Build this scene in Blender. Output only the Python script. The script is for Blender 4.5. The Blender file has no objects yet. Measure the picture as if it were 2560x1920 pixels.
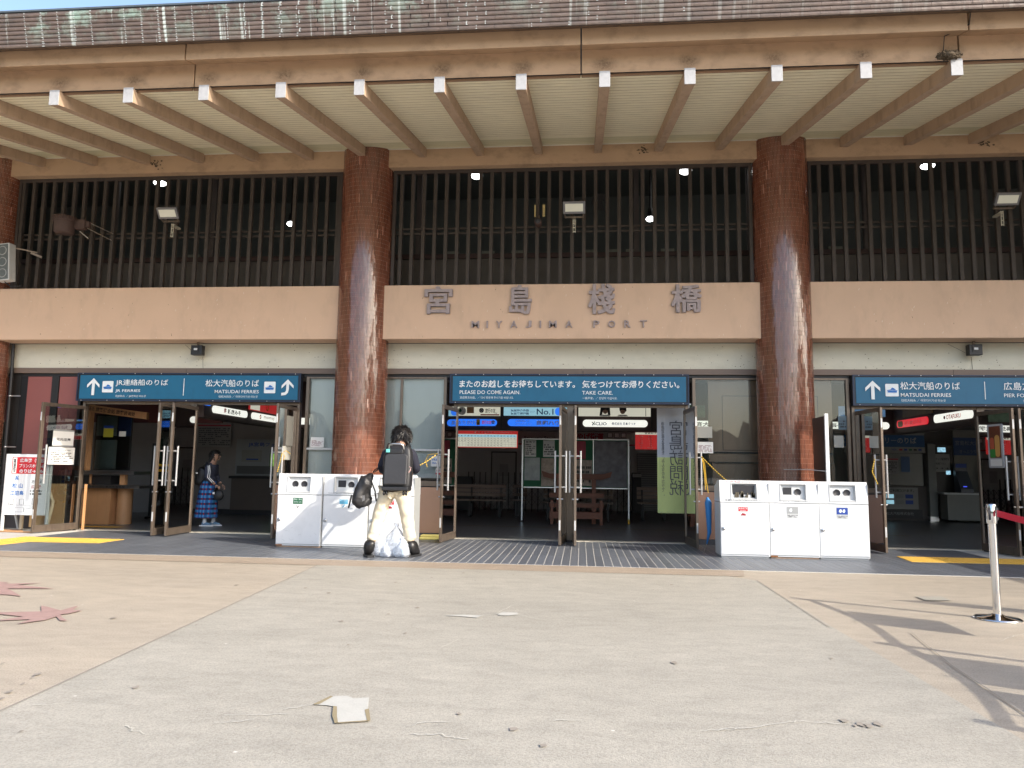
import bpy, math, random
from mathutils import Vector, Matrix
R = random.Random(7)
S = bpy.context.scene
COL = S.collection
rad = math.radians

# ------------------------------------------------------------ camera, sky, sun, exposure
H = 1.15
PI_, YA, RO = rad(6.58678), rad(5.35896), rad(0.835365)
F = Vector((-math.sin(YA)*math.cos(PI_), math.cos(YA)*math.cos(PI_), math.sin(PI_)))
r0 = Vector((math.cos(YA), math.sin(YA), 0)); u0 = r0.cross(F)
RX = r0*math.cos(RO)+u0*math.sin(RO); UX = u0*math.cos(RO)-r0*math.sin(RO)
cd = bpy.data.cameras.new('camera'); cam = bpy.data.objects.new('camera', cd); COL.objects.link(cam)
M = Matrix.Identity(4)
for i in range(3):
    M[i][0] = RX[i]; M[i][1] = UX[i]; M[i][2] = -F[i]
M[2][3] = H
cam.matrix_world = M
cd.sensor_fit = 'HORIZONTAL'; cd.sensor_width = 36; cd.lens = 36*1865.43/2560; cd.clip_start = .05; cd.clip_end = 900
S.camera = cam
SUN_EL = 30.0
sd = Vector((.876, -.482, math.tan(rad(SUN_EL)))).normalized()      # towards the sun
w = bpy.data.worlds.new('World'); S.world = w; w.use_nodes = True
nt = w.node_tree; nt.nodes.clear()
sky = nt.nodes.new('ShaderNodeTexSky'); sky.sky_type = 'NISHITA'; sky.sun_disc = False
sky.sun_elevation = rad(SUN_EL); sky.sun_rotation = math.atan2(.876, -.482); sky.air_density = 1.0; sky.dust_density = 2.5; sky.ozone_density = 1
bg = nt.nodes.new('ShaderNodeBackground'); bg.inputs[1].default_value = .15
wo = nt.nodes.new('ShaderNodeOutputWorld'); nt.links.new(sky.outputs[0], bg.inputs[0]); nt.links.new(bg.outputs[0], wo.inputs[0])
sl = bpy.data.lights.new('sun', 'SUN'); sl.energy = 2.05; sl.angle = rad(.53); sl.color = (1, .93, .82)
so = bpy.data.objects.new('sun', sl); COL.objects.link(so); so.rotation_euler = (-sd).to_track_quat('-Z', 'Y').to_euler(); so.location = (20, -15, 20)
S.view_settings.view_transform = 'Standard'; S.view_settings.look = 'None'; S.view_settings.gamma = 1; S.view_settings.exposure = 1.44
S.view_settings.use_curve_mapping = False
S.cycles.max_bounces = 10; S.cycles.diffuse_bounces = 6; S.cycles.transparent_max_bounces = 24

# ------------------------------------------------------------ helpers
WL = {}
def wloc(o): return WL.get(o.name, Vector((0, 0, 0)))
def tag(o, label=None, cat=None, group=None, kind=None):
    if label: o['label'] = label
    if cat: o['category'] = cat
    if group: o['group'] = group
    if kind: o['kind'] = kind
    return o
def thing(name, label, cat, loc, group=None):
    o = bpy.data.objects.new(name, None); COL.objects.link(o); o.location = loc; o.empty_display_size = .2
    WL[o.name] = Vector(loc); return tag(o, label, cat, group)
def link(name, me, parent=None, loc=None):
    """loc: world position of the mesh origin; the mesh is already relative to it"""
    o = bpy.data.objects.new(name, me); COL.objects.link(o)
    loc = Vector(loc if loc is not None else (0, 0, 0)); WL[o.name] = loc
    if parent: o.parent = parent; o.location = loc-wloc(parent)
    else: o.location = loc
    return o
class MB:
    def __init__(s): s.v = []; s.f = []; s.m = []; s.sm = []
    def add(s, vs, fs, mi=0, smooth=False):
        n = len(s.v); s.v += [Vector(p) for p in vs]
        for f in fs: s.f.append([n+i for i in f]); s.m.append(mi); s.sm.append(smooth)
        return s
    def box(s, x0, x1, y0, y1, z0, z1, mi=0):
        return s.add([(x0,y0,z0),(x1,y0,z0),(x1,y1,z0),(x0,y1,z0),(x0,y0,z1),(x1,y0,z1),(x1,y1,z1),(x0,y1,z1)],
            [(0,3,2,1),(4,5,6,7),(0,1,5,4),(1,2,6,5),(2,3,7,6),(3,0,4,7)], mi)
    def bar(s, a, b, wd, hg=None, mi=0, up=(0,0,1)):
        a, b = Vector(a), Vector(b); hg = wd if hg is None else hg
        d = (b-a).normalized(); u = Vector(up)
        if abs(d.dot(u)) > .98: u = Vector((0,1,0))
        x = d.cross(u).normalized()*wd/2; z = x.cross(d).normalized()*hg/2
        vs = [a-x-z, a+x-z, a+x+z, a-x+z, b-x-z, b+x-z, b+x+z, b-x+z]
        return s.add(vs, [(0,1,2,3),(7,6,5,4),(0,4,5,1),(1,5,6,2),(2,6,7,3),(3,7,4,0)], mi)
    def tube(s, pts, r, n=8, mi=0, cap=True):
        pts = [Vector(p) for p in pts]; rs = r if isinstance(r, (list, tuple)) else [r]*len(pts)
        rings = []
        for i, p in enumerate(pts):
            d = (pts[min(i+1, len(pts)-1)]-pts[max(i-1, 0)]).normalized()
            u = Vector((0,0,1)) if abs(d.z) < .95 else Vector((0,1,0))
            x = d.cross(u).normalized(); y = d.cross(x).normalized()
            rings.append([p+(x*math.cos(t)+y*math.sin(t))*rs[i] for t in [2*math.pi*k/n for k in range(n)]])
        vs = [q for rg in rings for q in rg]; fs = []
        for i in range(len(pts)-1):
            for k in range(n):
                fs.append((i*n+k, i*n+(k+1) % n, (i+1)*n+(k+1) % n, (i+1)*n+k))
        s.add(vs, fs, mi, True)
        if cap:
            s.add(rings[0], [tuple(range(n))], mi); s.add(rings[-1], [tuple(range(n-1, -1, -1))], mi)
        return s
    def lathe(s, c, prof, n=24, mi=0, axis='z'):
        c = Vector(c); vs = []; fs = []
        for r, z in prof:
            for k in range(n):
                t = 2*math.pi*k/n
                p = {'z': Vector((r*math.cos(t), r*math.sin(t), z)), 'y': Vector((r*math.cos(t), z, r*math.sin(t))), 'x': Vector((z, r*math.cos(t), r*math.sin(t)))}[axis]
                vs.append(c+p)
        for i in range(len(prof)-1):
            for k in range(n): fs.append((i*n+k, i*n+(k+1) % n, (i+1)*n+(k+1) % n, (i+1)*n+k))
        return s.add(vs, fs, mi, True)
    def prism(s, poly, o, U, V, N, t, mi=0):
        """polygon in the plane U,V at o, thickness t along N"""
        o, U, V, N = Vector(o), Vector(U), Vector(V), Vector(N); k = len(poly)
        a = [o+U*p[0]+V*p[1] for p in poly]; b = [q+N*t for q in a]
        s.add(a+b, [tuple(range(k-1, -1, -1)), tuple(range(k, 2*k))]+[(i, (i+1) % k, k+(i+1) % k, k+i) for i in range(k)], mi)
        return s
    def quad(s, a, b, c, d, mi=0): return s.add([a, b, c, d], [(0,1,2,3)], mi)
    def build(s, name, mats, parent=None, bevel=0, label=None, loc=None, smooth=None):
        if parent is not None: L = wloc(parent)
        elif loc is not None: L = Vector(loc)
        else:
            xs = [p.x for p in s.v]; ys = [p.y for p in s.v]; zs = [p.z for p in s.v]
            L = Vector(((min(xs)+max(xs))/2, (min(ys)+max(ys))/2, min(zs)))
        me = bpy.data.meshes.new(name); me.from_pydata([tuple(p-L) for p in s.v], [], s.f)
        for m in (mats if isinstance(mats, (list, tuple)) else [mats]): me.materials.append(m)
        me.polygons.foreach_set('material_index', s.m)
        me.polygons.foreach_set('use_smooth', [bool(x if smooth is None else smooth) for x in s.sm])
        me.update()
        o = link(name, me, parent, L)
        if bevel:
            b = o.modifiers.new('bevel', 'BEVEL'); b.width = bevel; b.segments = 2; b.limit_method = 'ANGLE'
        if label: o['label'] = label
        return o

def nodes(name):
    m = bpy.data.materials.new(name); m.use_nodes = True; nt = m.node_tree
    return m, nt, nt.nodes['Principled BSDF']
def N(nt, t, **kw):
    n = nt.nodes.new(t)
    for k, v in kw.items():
        if k in n.inputs: n.inputs[k].default_value = v
        else: setattr(n, k, v)
    return n
def mapping(nt, scale=(1,1,1), loc=(0,0,0), world=True, rot=(0,0,0)):
    g = nt.nodes.new('ShaderNodeNewGeometry') if world else nt.nodes.new('ShaderNodeTexCoord')
    mp = nt.nodes.new('ShaderNodeMapping'); mp.inputs['Scale'].default_value = scale; mp.inputs['Location'].default_value = loc; mp.inputs['Rotation'].default_value = rot
    nt.links.new(g.outputs['Position' if world else 'Object'], mp.inputs['Vector']); return mp.outputs[0]
def ramp(nt, fac, stops):
    r = nt.nodes.new('ShaderNodeValToRGB'); el = r.color_ramp.elements
    while len(el) < len(stops): el.new(.5)
    for e, (p, c) in zip(el, stops): e.position = p; e.color = (c, c, c, 1) if isinstance(c, (int, float)) else (*c, 1)
    nt.links.new(fac, r.inputs[0]); return r.outputs[0]
def mix(nt, fac, a, b, mode='MIX'):
    m = nt.nodes.new('ShaderNodeMix'); m.data_type = 'RGBA'; m.blend_type = mode
    for v, i in ((fac, m.inputs[0]), (a, m.inputs[6]), (b, m.inputs[7])):
        if hasattr(v, 'links') or isinstance(v, bpy.types.NodeSocket): nt.links.new(v, i)
        elif isinstance(v, (int, float)): i.default_value = v if i.type == 'VALUE' else (v, v, v, 1)
        else: i.default_value = (*v, 1)
    return m.outputs[2]
def noise(nt, vec, scale, detail=4, rough=.55, dist=0):
    n = N(nt, 'ShaderNodeTexNoise', Scale=scale, Detail=detail, Roughness=rough, Distortion=dist); nt.links.new(vec, n.inputs['Vector']); return n.outputs[0]
def bump(nt, h, p, strength=.3, dist=.01):
    b = N(nt, 'ShaderNodeBump', Strength=strength, Distance=dist); nt.links.new(h, b.inputs['Height']); nt.links.new(b.outputs[0], p.inputs['Normal'])
def mat(name, c, rough=.6, metal=0, var=.12, vs=3, bmp=0, bs=60, emit=0, coat=0, spec=.5, stain=0, st_scale=(1,1,1)):
    m, nt, p = nodes(name); p.inputs['Roughness'].default_value = rough; p.inputs['Metallic'].default_value = metal
    p.inputs['Coat Weight'].default_value = coat; p.inputs['Specular IOR Level'].default_value = spec
    v = mapping(nt)
    col = mix(nt, noise(nt, v, vs), tuple(x*(1-var) for x in c), tuple(min(1, x*(1+var)) for x in c))
    if stain:
        v2 = mapping(nt, st_scale, (3,5,1))
        f = ramp(nt, noise(nt, v2, 2.2, 6, .65), [(.5, 0.0), (.68, 1.0)])
        mm = N(nt, 'ShaderNodeMath', operation='MULTIPLY'); nt.links.new(f, mm.inputs[0]); mm.inputs[1].default_value = stain
        col = mix(nt, mm.outputs[0], col, tuple(x*.45 for x in c))
    nt.links.new(col, p.inputs['Base Color'])
    if bmp: bump(nt, noise(nt, v, bs, 3), p, bmp, .004)
    if emit:
        nt.links.new(col, p.inputs['Emission Color']); p.inputs['Emission Strength'].default_value = emit
    return m

# materials ---------------------------------------------------
BAND = mat('painted_concrete_tan', (.61,.425,.30), .8, var=.09, vs=1.6, bmp=.2, bs=90, stain=.18, st_scale=(1.6,1,.7))
BEAM = mat('painted_concrete_brown', (.44,.30,.19), .85, var=.12, vs=2.5, bmp=.35, bs=40, stain=.45, st_scale=(1.5,1.5,2.2))
RAFT = mat('painted_rafter', (.44,.315,.22), .75, var=.16, vs=4, bmp=.2, bs=50, stain=.4, st_scale=(6,3,1))
CAP = mat('rafter_cap_grey', (.40,.405,.42), .6, var=.12, vs=25, stain=.25, st_scale=(8,8,5))
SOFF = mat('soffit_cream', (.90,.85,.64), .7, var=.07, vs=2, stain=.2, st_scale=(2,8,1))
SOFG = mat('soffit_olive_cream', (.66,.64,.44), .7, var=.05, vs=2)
LINT = mat('lintel_render', (.60,.58,.48), .9, var=.06, vs=5, bmp=.7, bs=45, stain=.16, st_scale=(1,1,3))
TRANS = mat('bronze_transom', (.16,.115,.09), .45, metal=.4, var=.15, vs=5)
BRONZE = mat('bronze_anodised', (.20,.155,.12), .38, metal=.6, var=.2, vs=9, stain=.4, st_scale=(9,9,1))
DARKM = mat('dark_metal', (.035,.033,.032), .45, metal=.5)
SLAT = mat('stained_slat_wood', (.050,.039,.032), .7, var=.35, vs=8, bmp=.3, bs=30, stain=.3, st_scale=(8,8,1))
BLACKP = mat('black_paint', (.02,.02,.022), .5)
REDP = mat('oxblood_panel', (.26,.085,.075), .45, var=.08)
WOODD = mat('veneer_brown', (.23,.145,.095), .4, var=.12, vs=4, stain=.15, st_scale=(20,20,1))
WOODO = mat('light_wood', (.50,.27,.13), .5, var=.12, vs=4, stain=.2, st_scale=(12,12,1))
WAINS = mat('wainscot_board', (.34,.205,.145), .75, var=.08, vs=3, bmp=.25, bs=80, stain=.12)
KICK = mat('kick_tile', (.09,.095,.11), .5)
SHADE = mat('roller_shade', (.62,.63,.62), .6, var=.04, vs=1.2, stain=.08, st_scale=(1,1,.6))
WALLI = mat('hall_wall', (.33,.33,.31), .8, var=.06)
WALLD = mat('hall_wall_dark', (.10,.085,.08), .7)
CEIL = mat('hall_ceiling', (.22,.22,.21), .8)
STEEL = mat('brushed_steel', (.62,.62,.62), .28, metal=1, var=.1, vs=12)
CHROME = mat('polished_steel', (.72,.72,.72), .08, metal=1, var=.04)
GREYH = mat('satin_handle', (.50,.50,.50), .35, metal=.55, var=.05)
WHITE = mat('white_paint', (.82,.83,.84), .35, var=.015, stain=.03)
BINW = mat('bin_white_enamel', (.72,.73,.74), .3, var=.03, vs=2.5, stain=.10, st_scale=(3,3,2))
PAPER = mat('paper', (.78,.78,.76), .7, var=.03)
INK = mat('ink_black', (.02,.02,.025), .6)
GREYP = mat('grey_plastic', (.33,.34,.34), .5)
LGREY = mat('light_grey_plastic', (.55,.56,.56), .45)
RED = mat('print_red', (.60,.02,.03), .5)
REDD = mat('print_red_dark', (.36,.015,.03), .5)
BLUE = mat('print_blue', (.01,.05,.30), .5)
GREEN = mat('felt_green', (.03,.14,.07), .85)
YEL = mat('yellow_tape', (.75,.45,.03), .5)
SIGNB = mat('sign_blue', (.006,.12,.235), .5, var=.12, vs=1.6, stain=.18, st_scale=(3,1,2))
SIGNW = mat('sign_white', (.80,.84,.86), .5, var=.03)
BELT = mat('belt_red', (.62,.01,.04), .6)
BRZL = mat('cast_bronze_letter', (.34,.275,.265), .55, metal=.25, var=.3, vs=20, stain=.4, st_scale=(6,6,6))
SKIN = mat('skin', (.50,.30,.21), .5, var=.04)
HAIR = mat('hair_black', (.012,.010,.010), .45, var=.4, vs=60)
JACK = mat('navy_jacket', (.013,.014,.028), .8, var=.2, vs=15)
PANT = mat('cream_trousers', (.68,.60,.45), .85, var=.05, vs=6, bmp=.6, bs=14)
BLKF = mat('black_nylon', (.018,.018,.020), .5, var=.3, vs=14, bmp=.5, bs=20)
BOOT = mat('black_leather', (.014,.013,.013), .4, var=.3, vs=20)
ROPE = mat('yellow_black_rope', (.65,.42,.04), .7, var=.3, vs=60)
CLAY = mat('nest_twigs', (.09,.065,.04), .95, var=.5, vs=60, bmp=1, bs=80)
TORII = mat('torii_red_wood', (.22,.085,.05), .6, var=.15, vs=6)
BENCH = mat('bench_wood', (.20,.15,.115), .5, var=.15, vs=6)
def lit(name, c, e): return mat(name, c, .4, emit=e, var=.03)
PILLW = lit('lit_white', (.78,.79,.72), .42)
PILLB = lit('lit_blue', (.02,.13,.62), .55)
PILLR = lit('lit_red', (.55,.02,.03), .4)
PANC = lit('lit_cyan', (.30,.55,.66), .30)
PANCR = lit('lit_cream', (.62,.61,.50), .28)
PANR = lit('lit_signal_red', (.50,.03,.03), .22)
LAMPW = lit('lamp_white', (1,1,.97), 6)
LEDF = lit('led_panel', (.62,.62,.52), .06)
SCRN = lit('screen_blue', (.05,.08,.8), .6)

def glassmat(name, tint=(.93,.95,.94), refl=1.0):
    m = bpy.data.materials.new(name); m.use_nodes = True; nt = m.node_tree; nt.nodes.clear()
    o = N(nt, 'ShaderNodeOutputMaterial'); tr = N(nt, 'ShaderNodeBsdfTransparent'); tr.inputs[0].default_value = (*tint, 1)
    gl = N(nt, 'ShaderNodeBsdfGlossy', Roughness=.01); fr = N(nt, 'ShaderNodeFresnel', IOR=1.5)
    ml = N(nt, 'ShaderNodeMath', operation='MULTIPLY'); nt.links.new(fr.outputs[0], ml.inputs[0]); ml.inputs[1].default_value = refl*1.05
    mx = N(nt, 'ShaderNodeMixShader'); nt.links.new(ml.outputs[0], mx.inputs[0]); nt.links.new(tr.outputs[0], mx.inputs[1]); nt.links.new(gl.outputs[0], mx.inputs[2])
    nt.links.new(mx.outputs[0], o.inputs[0]); return m
GLASS = glassmat('window_glass', (.93,.95,.94))
GLASSD = glassmat('tinted_glass', (.74,.77,.77))
def plastic_film():
    m = bpy.data.materials.new('thin_plastic_bag'); m.use_nodes = True; nt = m.node_tree; nt.nodes.clear()
    o = N(nt, 'ShaderNodeOutputMaterial'); tr = N(nt, 'ShaderNodeBsdfTransparent'); tr.inputs[0].default_value = (.97,.98,1,1)
    df = N(nt, 'ShaderNodeBsdfPrincipled', Roughness=.15); df.inputs['Base Color'].default_value = (.75,.80,.88,1)
    v = mapping(nt); h = noise(nt, v, 22, 5, .6, 1.5); b = N(nt, 'ShaderNodeBump', Strength=1, Distance=.02); nt.links.new(h, b.inputs['Height']); nt.links.new(b.outputs[0], df.inputs['Normal'])
    f = ramp(nt, noise(nt, v, 14, 4, .6, 2), [(.3, .3), (.7, .85)])
    mx = N(nt, 'ShaderNodeMixShader'); nt.links.new(f, mx.inputs[0]); nt.links.new(tr.outputs[0], mx.inputs[1]); nt.links.new(df.outputs[0], mx.inputs[2])
    nt.links.new(mx.outputs[0], o.inputs[0]); return m
FILM = plastic_film()

def ground_mat(name, c1, c2, cs=1.0):
    m, nt, p = nodes(name); p.inputs['Roughness'].default_value = .62
    v = mapping(nt)
    big = ramp(nt, noise(nt, mapping(nt, (.35,1,1)), .9, 5, .6, .6), [(.3, c1), (.7, c2)])
    fine = ramp(nt, noise(nt, v, 95, 2, .7), [(.3, .74), (.55, 1.0), (.75, 1.1)])
    col = mix(nt, 1.0, big, fine, 'MULTIPLY')
    mott = ramp(nt, noise(nt, mapping(nt, (1,2.2,1)), 3.1, 6, .7, .4), [(.32, .84), (.66, 1.04)])
    col = mix(nt, 1.0, col, mott, 'MULTIPLY')
    vo = N(nt, 'ShaderNodeTexVoronoi', Scale=1.7, Randomness=1.0); nt.links.new(mapping(nt, (1,1.6,1)), vo.inputs['Vector'])
    spot = ramp(nt, vo.outputs['Distance'], [(.03, .85), (.05, 1.0)])
    col = mix(nt, 1.0, col, spot, 'MULTIPLY')
    fl = N(nt, 'ShaderNodeTexVoronoi', Scale=2.3); nt.links.new(mapping(nt, (1,1.4,1), (7,3,0)), fl.inputs['Vector'])
    fleck = ramp(nt, fl.outputs['Distance'], [(.018, 1.0), (.028, 0.0)])
    col = mix(nt, fleck, col, (.66,.63,.58))
    nt.links.new(col, p.inputs['Base Color']); bump(nt, noise(nt, v, 120, 2, .7), p, .55, .004)
    return m
GRC = ground_mat('paving_resin_grey_beige', (.375,.35,.298), (.435,.405,.345))
GRP = ground_mat('paving_resin_peach', (.405,.35,.28), (.465,.40,.315))
GRB = ground_mat('paving_border_brown', (.36,.285,.215), (.40,.325,.25))
def tilemat():
    m, nt, p = nodes('slate_grey_tile'); p.inputs['Roughness'].default_value = .42
    oi = N(nt, 'ShaderNodeObjectInfo'); r = ramp(nt, oi.outputs['Random'], [(0, .86), (1, 1.12)])
    v = mapping(nt, (1,3,1)); col = ramp(nt, noise(nt, v, 14, 5, .6), [(.3, (.092,.102,.120)), (.7, (.148,.160,.182))])
    col = mix(nt, 1.0, col, r, 'MULTIPLY'); nt.links.new(col, p.inputs['Base Color']); bump(nt, noise(nt, v, 70, 3), p, .25, .004); return m
TILE = tilemat()
GROUT = mat('tile_grout', (.52,.50,.46), .9)
def halltile():
    m, nt, p = nodes('hall_tile_floor'); p.inputs['Roughness'].default_value = .32
    b = N(nt, 'ShaderNodeTexBrick', Scale=1.0); b.offset = .0; b.inputs['Brick Width'].default_value = .106; b.inputs['Row Height'].default_value = .22; b.inputs['Mortar Size'].default_value = .004
    b.inputs['Color1'].default_value = (.10,.105,.11,1); b.inputs['Color2'].default_value = (.135,.14,.145,1); b.inputs['Mortar'].default_value = (.05,.05,.05,1)
    nt.links.new(mapping(nt), b.inputs['Vector']); nt.links.new(b.outputs[0], p.inputs['Base Color']); return m
HTILE = halltile()
def coltile(k):
    m, nt, p = nodes('glazed_brown_mosaic'); p.inputs['Specular IOR Level'].default_value = .95; p.inputs['Coat Weight'].default_value = .35; p.inputs['Coat Roughness'].default_value = .12; p.inputs['Roughness'].default_value = .16
    v = mapping(nt, (1,1,.18)); f = noise(nt, v, 38, 2, .5)
    col = ramp(nt, f, [(.2, (.17,.060,.036)), (.5, (.205,.076,.046)), (.8, (.24,.094,.058))])
    w2 = ramp(nt, noise(nt, mapping(nt, (1,1,.5), (2,2,2)), 9, 5, .7), [(.62, 0.0), (.72, .5)])
    col = mix(nt, w2, col, (.22,.10,.07))
    col = mix(nt, 1.0, col, k, 'MULTIPLY')
    nt.links.new(col, p.inputs['Base Color'])
    nt.links.new(ramp(nt, noise(nt, mapping(nt, (1,1,.3), (9,0,0)), 16, 3), [(.3, .11), (.75, .20)]), p.inputs['Roughness']); return m
COLT = [coltile(1.0), coltile(.74), coltile((1.25,1.25,1.25)), coltile((2.2,2.9,3.4))]; COLG = mat('mosaic_grout', (.42,.30,.23), .9)
def coppermat():
    m, nt, p = nodes('weathered_copper_shingle'); p.inputs['Roughness'].default_value = .45; p.inputs['Metallic'].default_value = .15
    oi = N(nt, 'ShaderNodeObjectInfo')
    base = ramp(nt, noise(nt, mapping(nt, (1,1,3)), 3.5, 5, .65), [(.3, (.10,.082,.072)), (.55, (.15,.11,.092)), (.8, (.21,.175,.155))])
    g = ramp(nt, noise(nt, mapping(nt, (1.2,1,1.2), (4,0,2)), 2.1, 7, .75), [(.50, 0.0), (.60, .55)])
    sep = N(nt, 'ShaderNodeSeparateXYZ'); geo = nt.nodes.new('ShaderNodeNewGeometry'); nt.links.new(geo.outputs['Position'], sep.inputs[0])
    zr = N(nt, 'ShaderNodeMapRange'); nt.links.new(sep.outputs[2], zr.inputs[0]); zr.inputs[1].default_value = 6.22; zr.inputs[2].default_value = 6.61; zr.inputs[3].default_value = .05; zr.inputs[4].default_value = 1.7
    xr = N(nt, 'ShaderNodeMapRange'); nt.links.new(sep.outputs[0], xr.inputs[0]); xr.inputs[1].default_value = -7; xr.inputs[2].default_value = 2.5; xr.inputs[3].default_value = 1.4; xr.inputs[4].default_value = .12
    m1 = N(nt, 'ShaderNodeMath', operation='MULTIPLY'); nt.links.new(g, m1.inputs[0]); nt.links.new(zr.outputs[0], m1.inputs[1])
    m2 = N(nt, 'ShaderNodeMath', operation='MULTIPLY', use_clamp=True); nt.links.new(m1.outputs[0], m2.inputs[0]); nt.links.new(xr.outputs[0], m2.inputs[1])
    col = mix(nt, m2.outputs[0], base, (.30,.40,.34))
    # pale run-off streaks below the seams: narrow in x, long in z
    st = ramp(nt, noise(nt, mapping(nt, (9,.3,.35), (1,1,0)), 1.4, 3, .5), [(.60, 0.0), (.66, .85)])
    m3 = N(nt, 'ShaderNodeMath', operation='MULTIPLY', use_clamp=True); nt.links.new(st, m3.inputs[0]); nt.links.new(xr.outputs[0], m3.inputs[1])
    col = mix(nt, m3.outputs[0], col, (.52,.57,.54)); nt.links.new(col, p.inputs['Base Color']); bump(nt, noise(nt, mapping(nt), 14, 3), p, .3, .02); return m
COPPER = coppermat()
def seammat():
    m = mat('pale_seam_runoff', (.50,.54,.53), .6, var=.3, vs=12); return m
SEAM = seammat()

FC = {'-y': ((1,0,0),(0,0,1),(0,-1,0)), '+y': ((-1,0,0),(0,0,1),(0,1,0)), '+x': ((0,1,0),(0,0,1),(1,0,0)), '-x': ((0,-1,0),(0,0,1),(-1,0,0)), '+z': ((1,0,0),(0,1,0),(0,0,1))}
TC = {}
def glyphs(s, bold, spacing=1.0, vert=False):
    k = (s, bold, spacing, vert)
    if k not in TC:
        c = bpy.data.curves.new('t', 'FONT'); c.body = '\n'.join(s) if vert else s; c.resolution_u = 2; c.offset = bold; c.space_character = spacing; c.space_line = .92
        if vert: c.align_x = 'CENTER'
        o = bpy.data.objects.new('t', c); me = bpy.data.meshes.new_from_object(o)
        vs = [v.co.copy() for v in me.vertices]; fs = [tuple(p.vertices) for p in me.polygons]
        bpy.data.objects.remove(o); bpy.data.curves.remove(c); bpy.data.meshes.remove(me); TC[k] = (vs, fs)
    return TC[k]
def text(s, c, w=None, h=None, face='-y', m=None, parent=None, bold=.0, name='lettering', t=0.0, mirror=False, spacing=1.0, vert=False, frame=None, shear=0, mb=None, mi=0):
    vs, fs = glyphs(s, bold, spacing, vert)
    if not vs: return None
    x0 = min(v.x for v in vs); x1 = max(v.x for v in vs); y0 = min(v.y for v in vs); y1 = max(v.y for v in vs)
    sx = w/(x1-x0) if w else None; sy = h/(y1-y0) if h else None
    sx = sx or sy; sy = sy or sx
    U, V, Nn = [Vector(a) for a in (frame or FC[face])]; c = Vector(c)
    P = []
    for v in vs:
        a = (v.x-(x0+x1)/2)*sx*(-1 if mirror else 1); b = (v.y-(y0+y1)/2)*sy
        P.append(c+U*(a+shear*b)+V*b)
    b_ = mb or MB(); k = len(P)
    if t <= 0: b_.add(P, fs, mi)
    else:
        ed = {}
        for f in fs:
            for i in range(len(f)):
                e = (f[i], f[(i+1) % len(f)]); ed[e] = ed.get(e, 0)+1
        side = [(a, b2, b2+k, a+k) for (a, b2) in ed if (b2, a) not in ed]
        b_.add(P+[q-Nn*t for q in P], [tuple(f) for f in fs]+side, mi)
    if mb is not None: return None
    return b_.build(name, m, parent)
def rect(c, w, h, face='-y', m=None, parent=None, name='panel', t=.004, frame=None, r=0, bevel=0, label=None, mb=None, mi=0):
    U, V, Nn = frame or FC[face]; U = Vector(U); V = Vector(V); Nn = Vector(Nn)
    if r:
        pl = []
        for cx, cy, a0 in ((w/2-r, h/2-r, 0), (-w/2+r, h/2-r, 90), (-w/2+r, -h/2+r, 180), (w/2-r, -h/2+r, 270)):
            for k in range(7):
                a = rad(a0+15*k); pl.append((cx+r*math.cos(a), cy+r*math.sin(a)))
    else: pl = [(w/2,h/2),(-w/2,h/2),(-w/2,-h/2),(w/2,-h/2)]
    b = mb or MB(); b.prism(pl, Vector(c)-Nn*t, U, V, Nn, t, mi)
    return None if mb is not None else b.build(name, m, parent, bevel, label)
def faketext(c, w, h, rows, m, parent, face='-y', name='small_print', frame=None, seed=1, fill=.75):
    """rows of small broken strokes, as fine print too small to read"""
    rr = random.Random(seed); U, V, Nn = frame or FC[face]; U = Vector(U); V = Vector(V); Nn = Vector(Nn); c = Vector(c); b = MB()
    for i in range(rows):
        z = h/2-(i+.5)*h/rows; x = -w/2; end = w/2*(1 if rr.random() < .7 else rr.uniform(0, .8)); hh = h/rows*.28
        while x < end:
            L = rr.uniform(.03, .1)*w
            if rr.random() < fill:
                a = c+U*x+V*(z-hh); b.quad(a, a+U*L*.8, a+U*L*.8+V*2*hh, a+V*2*hh)
            x += L
    return join_stuff(b.build(name, m, parent))
def join_stuff(o): o['kind'] = 'stuff'; return o
def structure(o, label=None): o['kind'] = 'structure'; return o

# ============================================================ GROUND
def sheet(name, pts, z, m, parent=None):
    b = MB(); b.add([(x, y, z) for x, y in pts], [tuple(range(len(pts)))]); return b.build(name, m, parent, loc=None if parent else (0, 0, z))
gp = structure(sheet('plaza_ground', [(-300,-300),(300,-300),(300,9.3),(-300,9.3)], 0, GRP))
structure(sheet('ground_behind_building', [(-300,25),(300,25),(300,300),(-300,300)], 0, GRP))
structure(sheet('pavement_border', [(-30,8.74),(1.70,8.74),(1.83,8.79),(1.93,9.296),(-30,9.296)], .004, GRB))
structure(sheet('pavement_centre_panel', [(-2.45,0),(-2.68,3.38),(-2.80,5.0),(-3.05,8.2),(-3.09,8.735),(1.62,8.765),(1.895,8.45),(1.90,6.2),(1.95,3.0),(1.9,0),(1.6,-9),(-1.8,-9)], .004, GRC))
JOINT = mat('joint_dark', (.29,.26,.22), .9)
jb = MB()
for pts in ([(-2.45,0),(-2.68,3.38),(-2.80,5.0),(-3.05,8.2),(-3.09,8.735)], [(1.895,8.45),(1.885,7.4),(1.87,6.0)], [(2.42,5.9),(2.25,4.92),(2.16,4.02),(2.05,2.5)]):
    for (ax, ay), (bx, by) in zip(pts, pts[1:]):
        jb.quad((ax-.004, ay, .0085), (ax+.004, ay, .0085), (bx+.004, by, .0085), (bx-.004, by, .0085))
structure(jb.build('paving_joint', JOINT))
PATCH = mat('mortar_patch', (.45,.44,.40), .9, var=.1, vs=12, bmp=.5)
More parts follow.
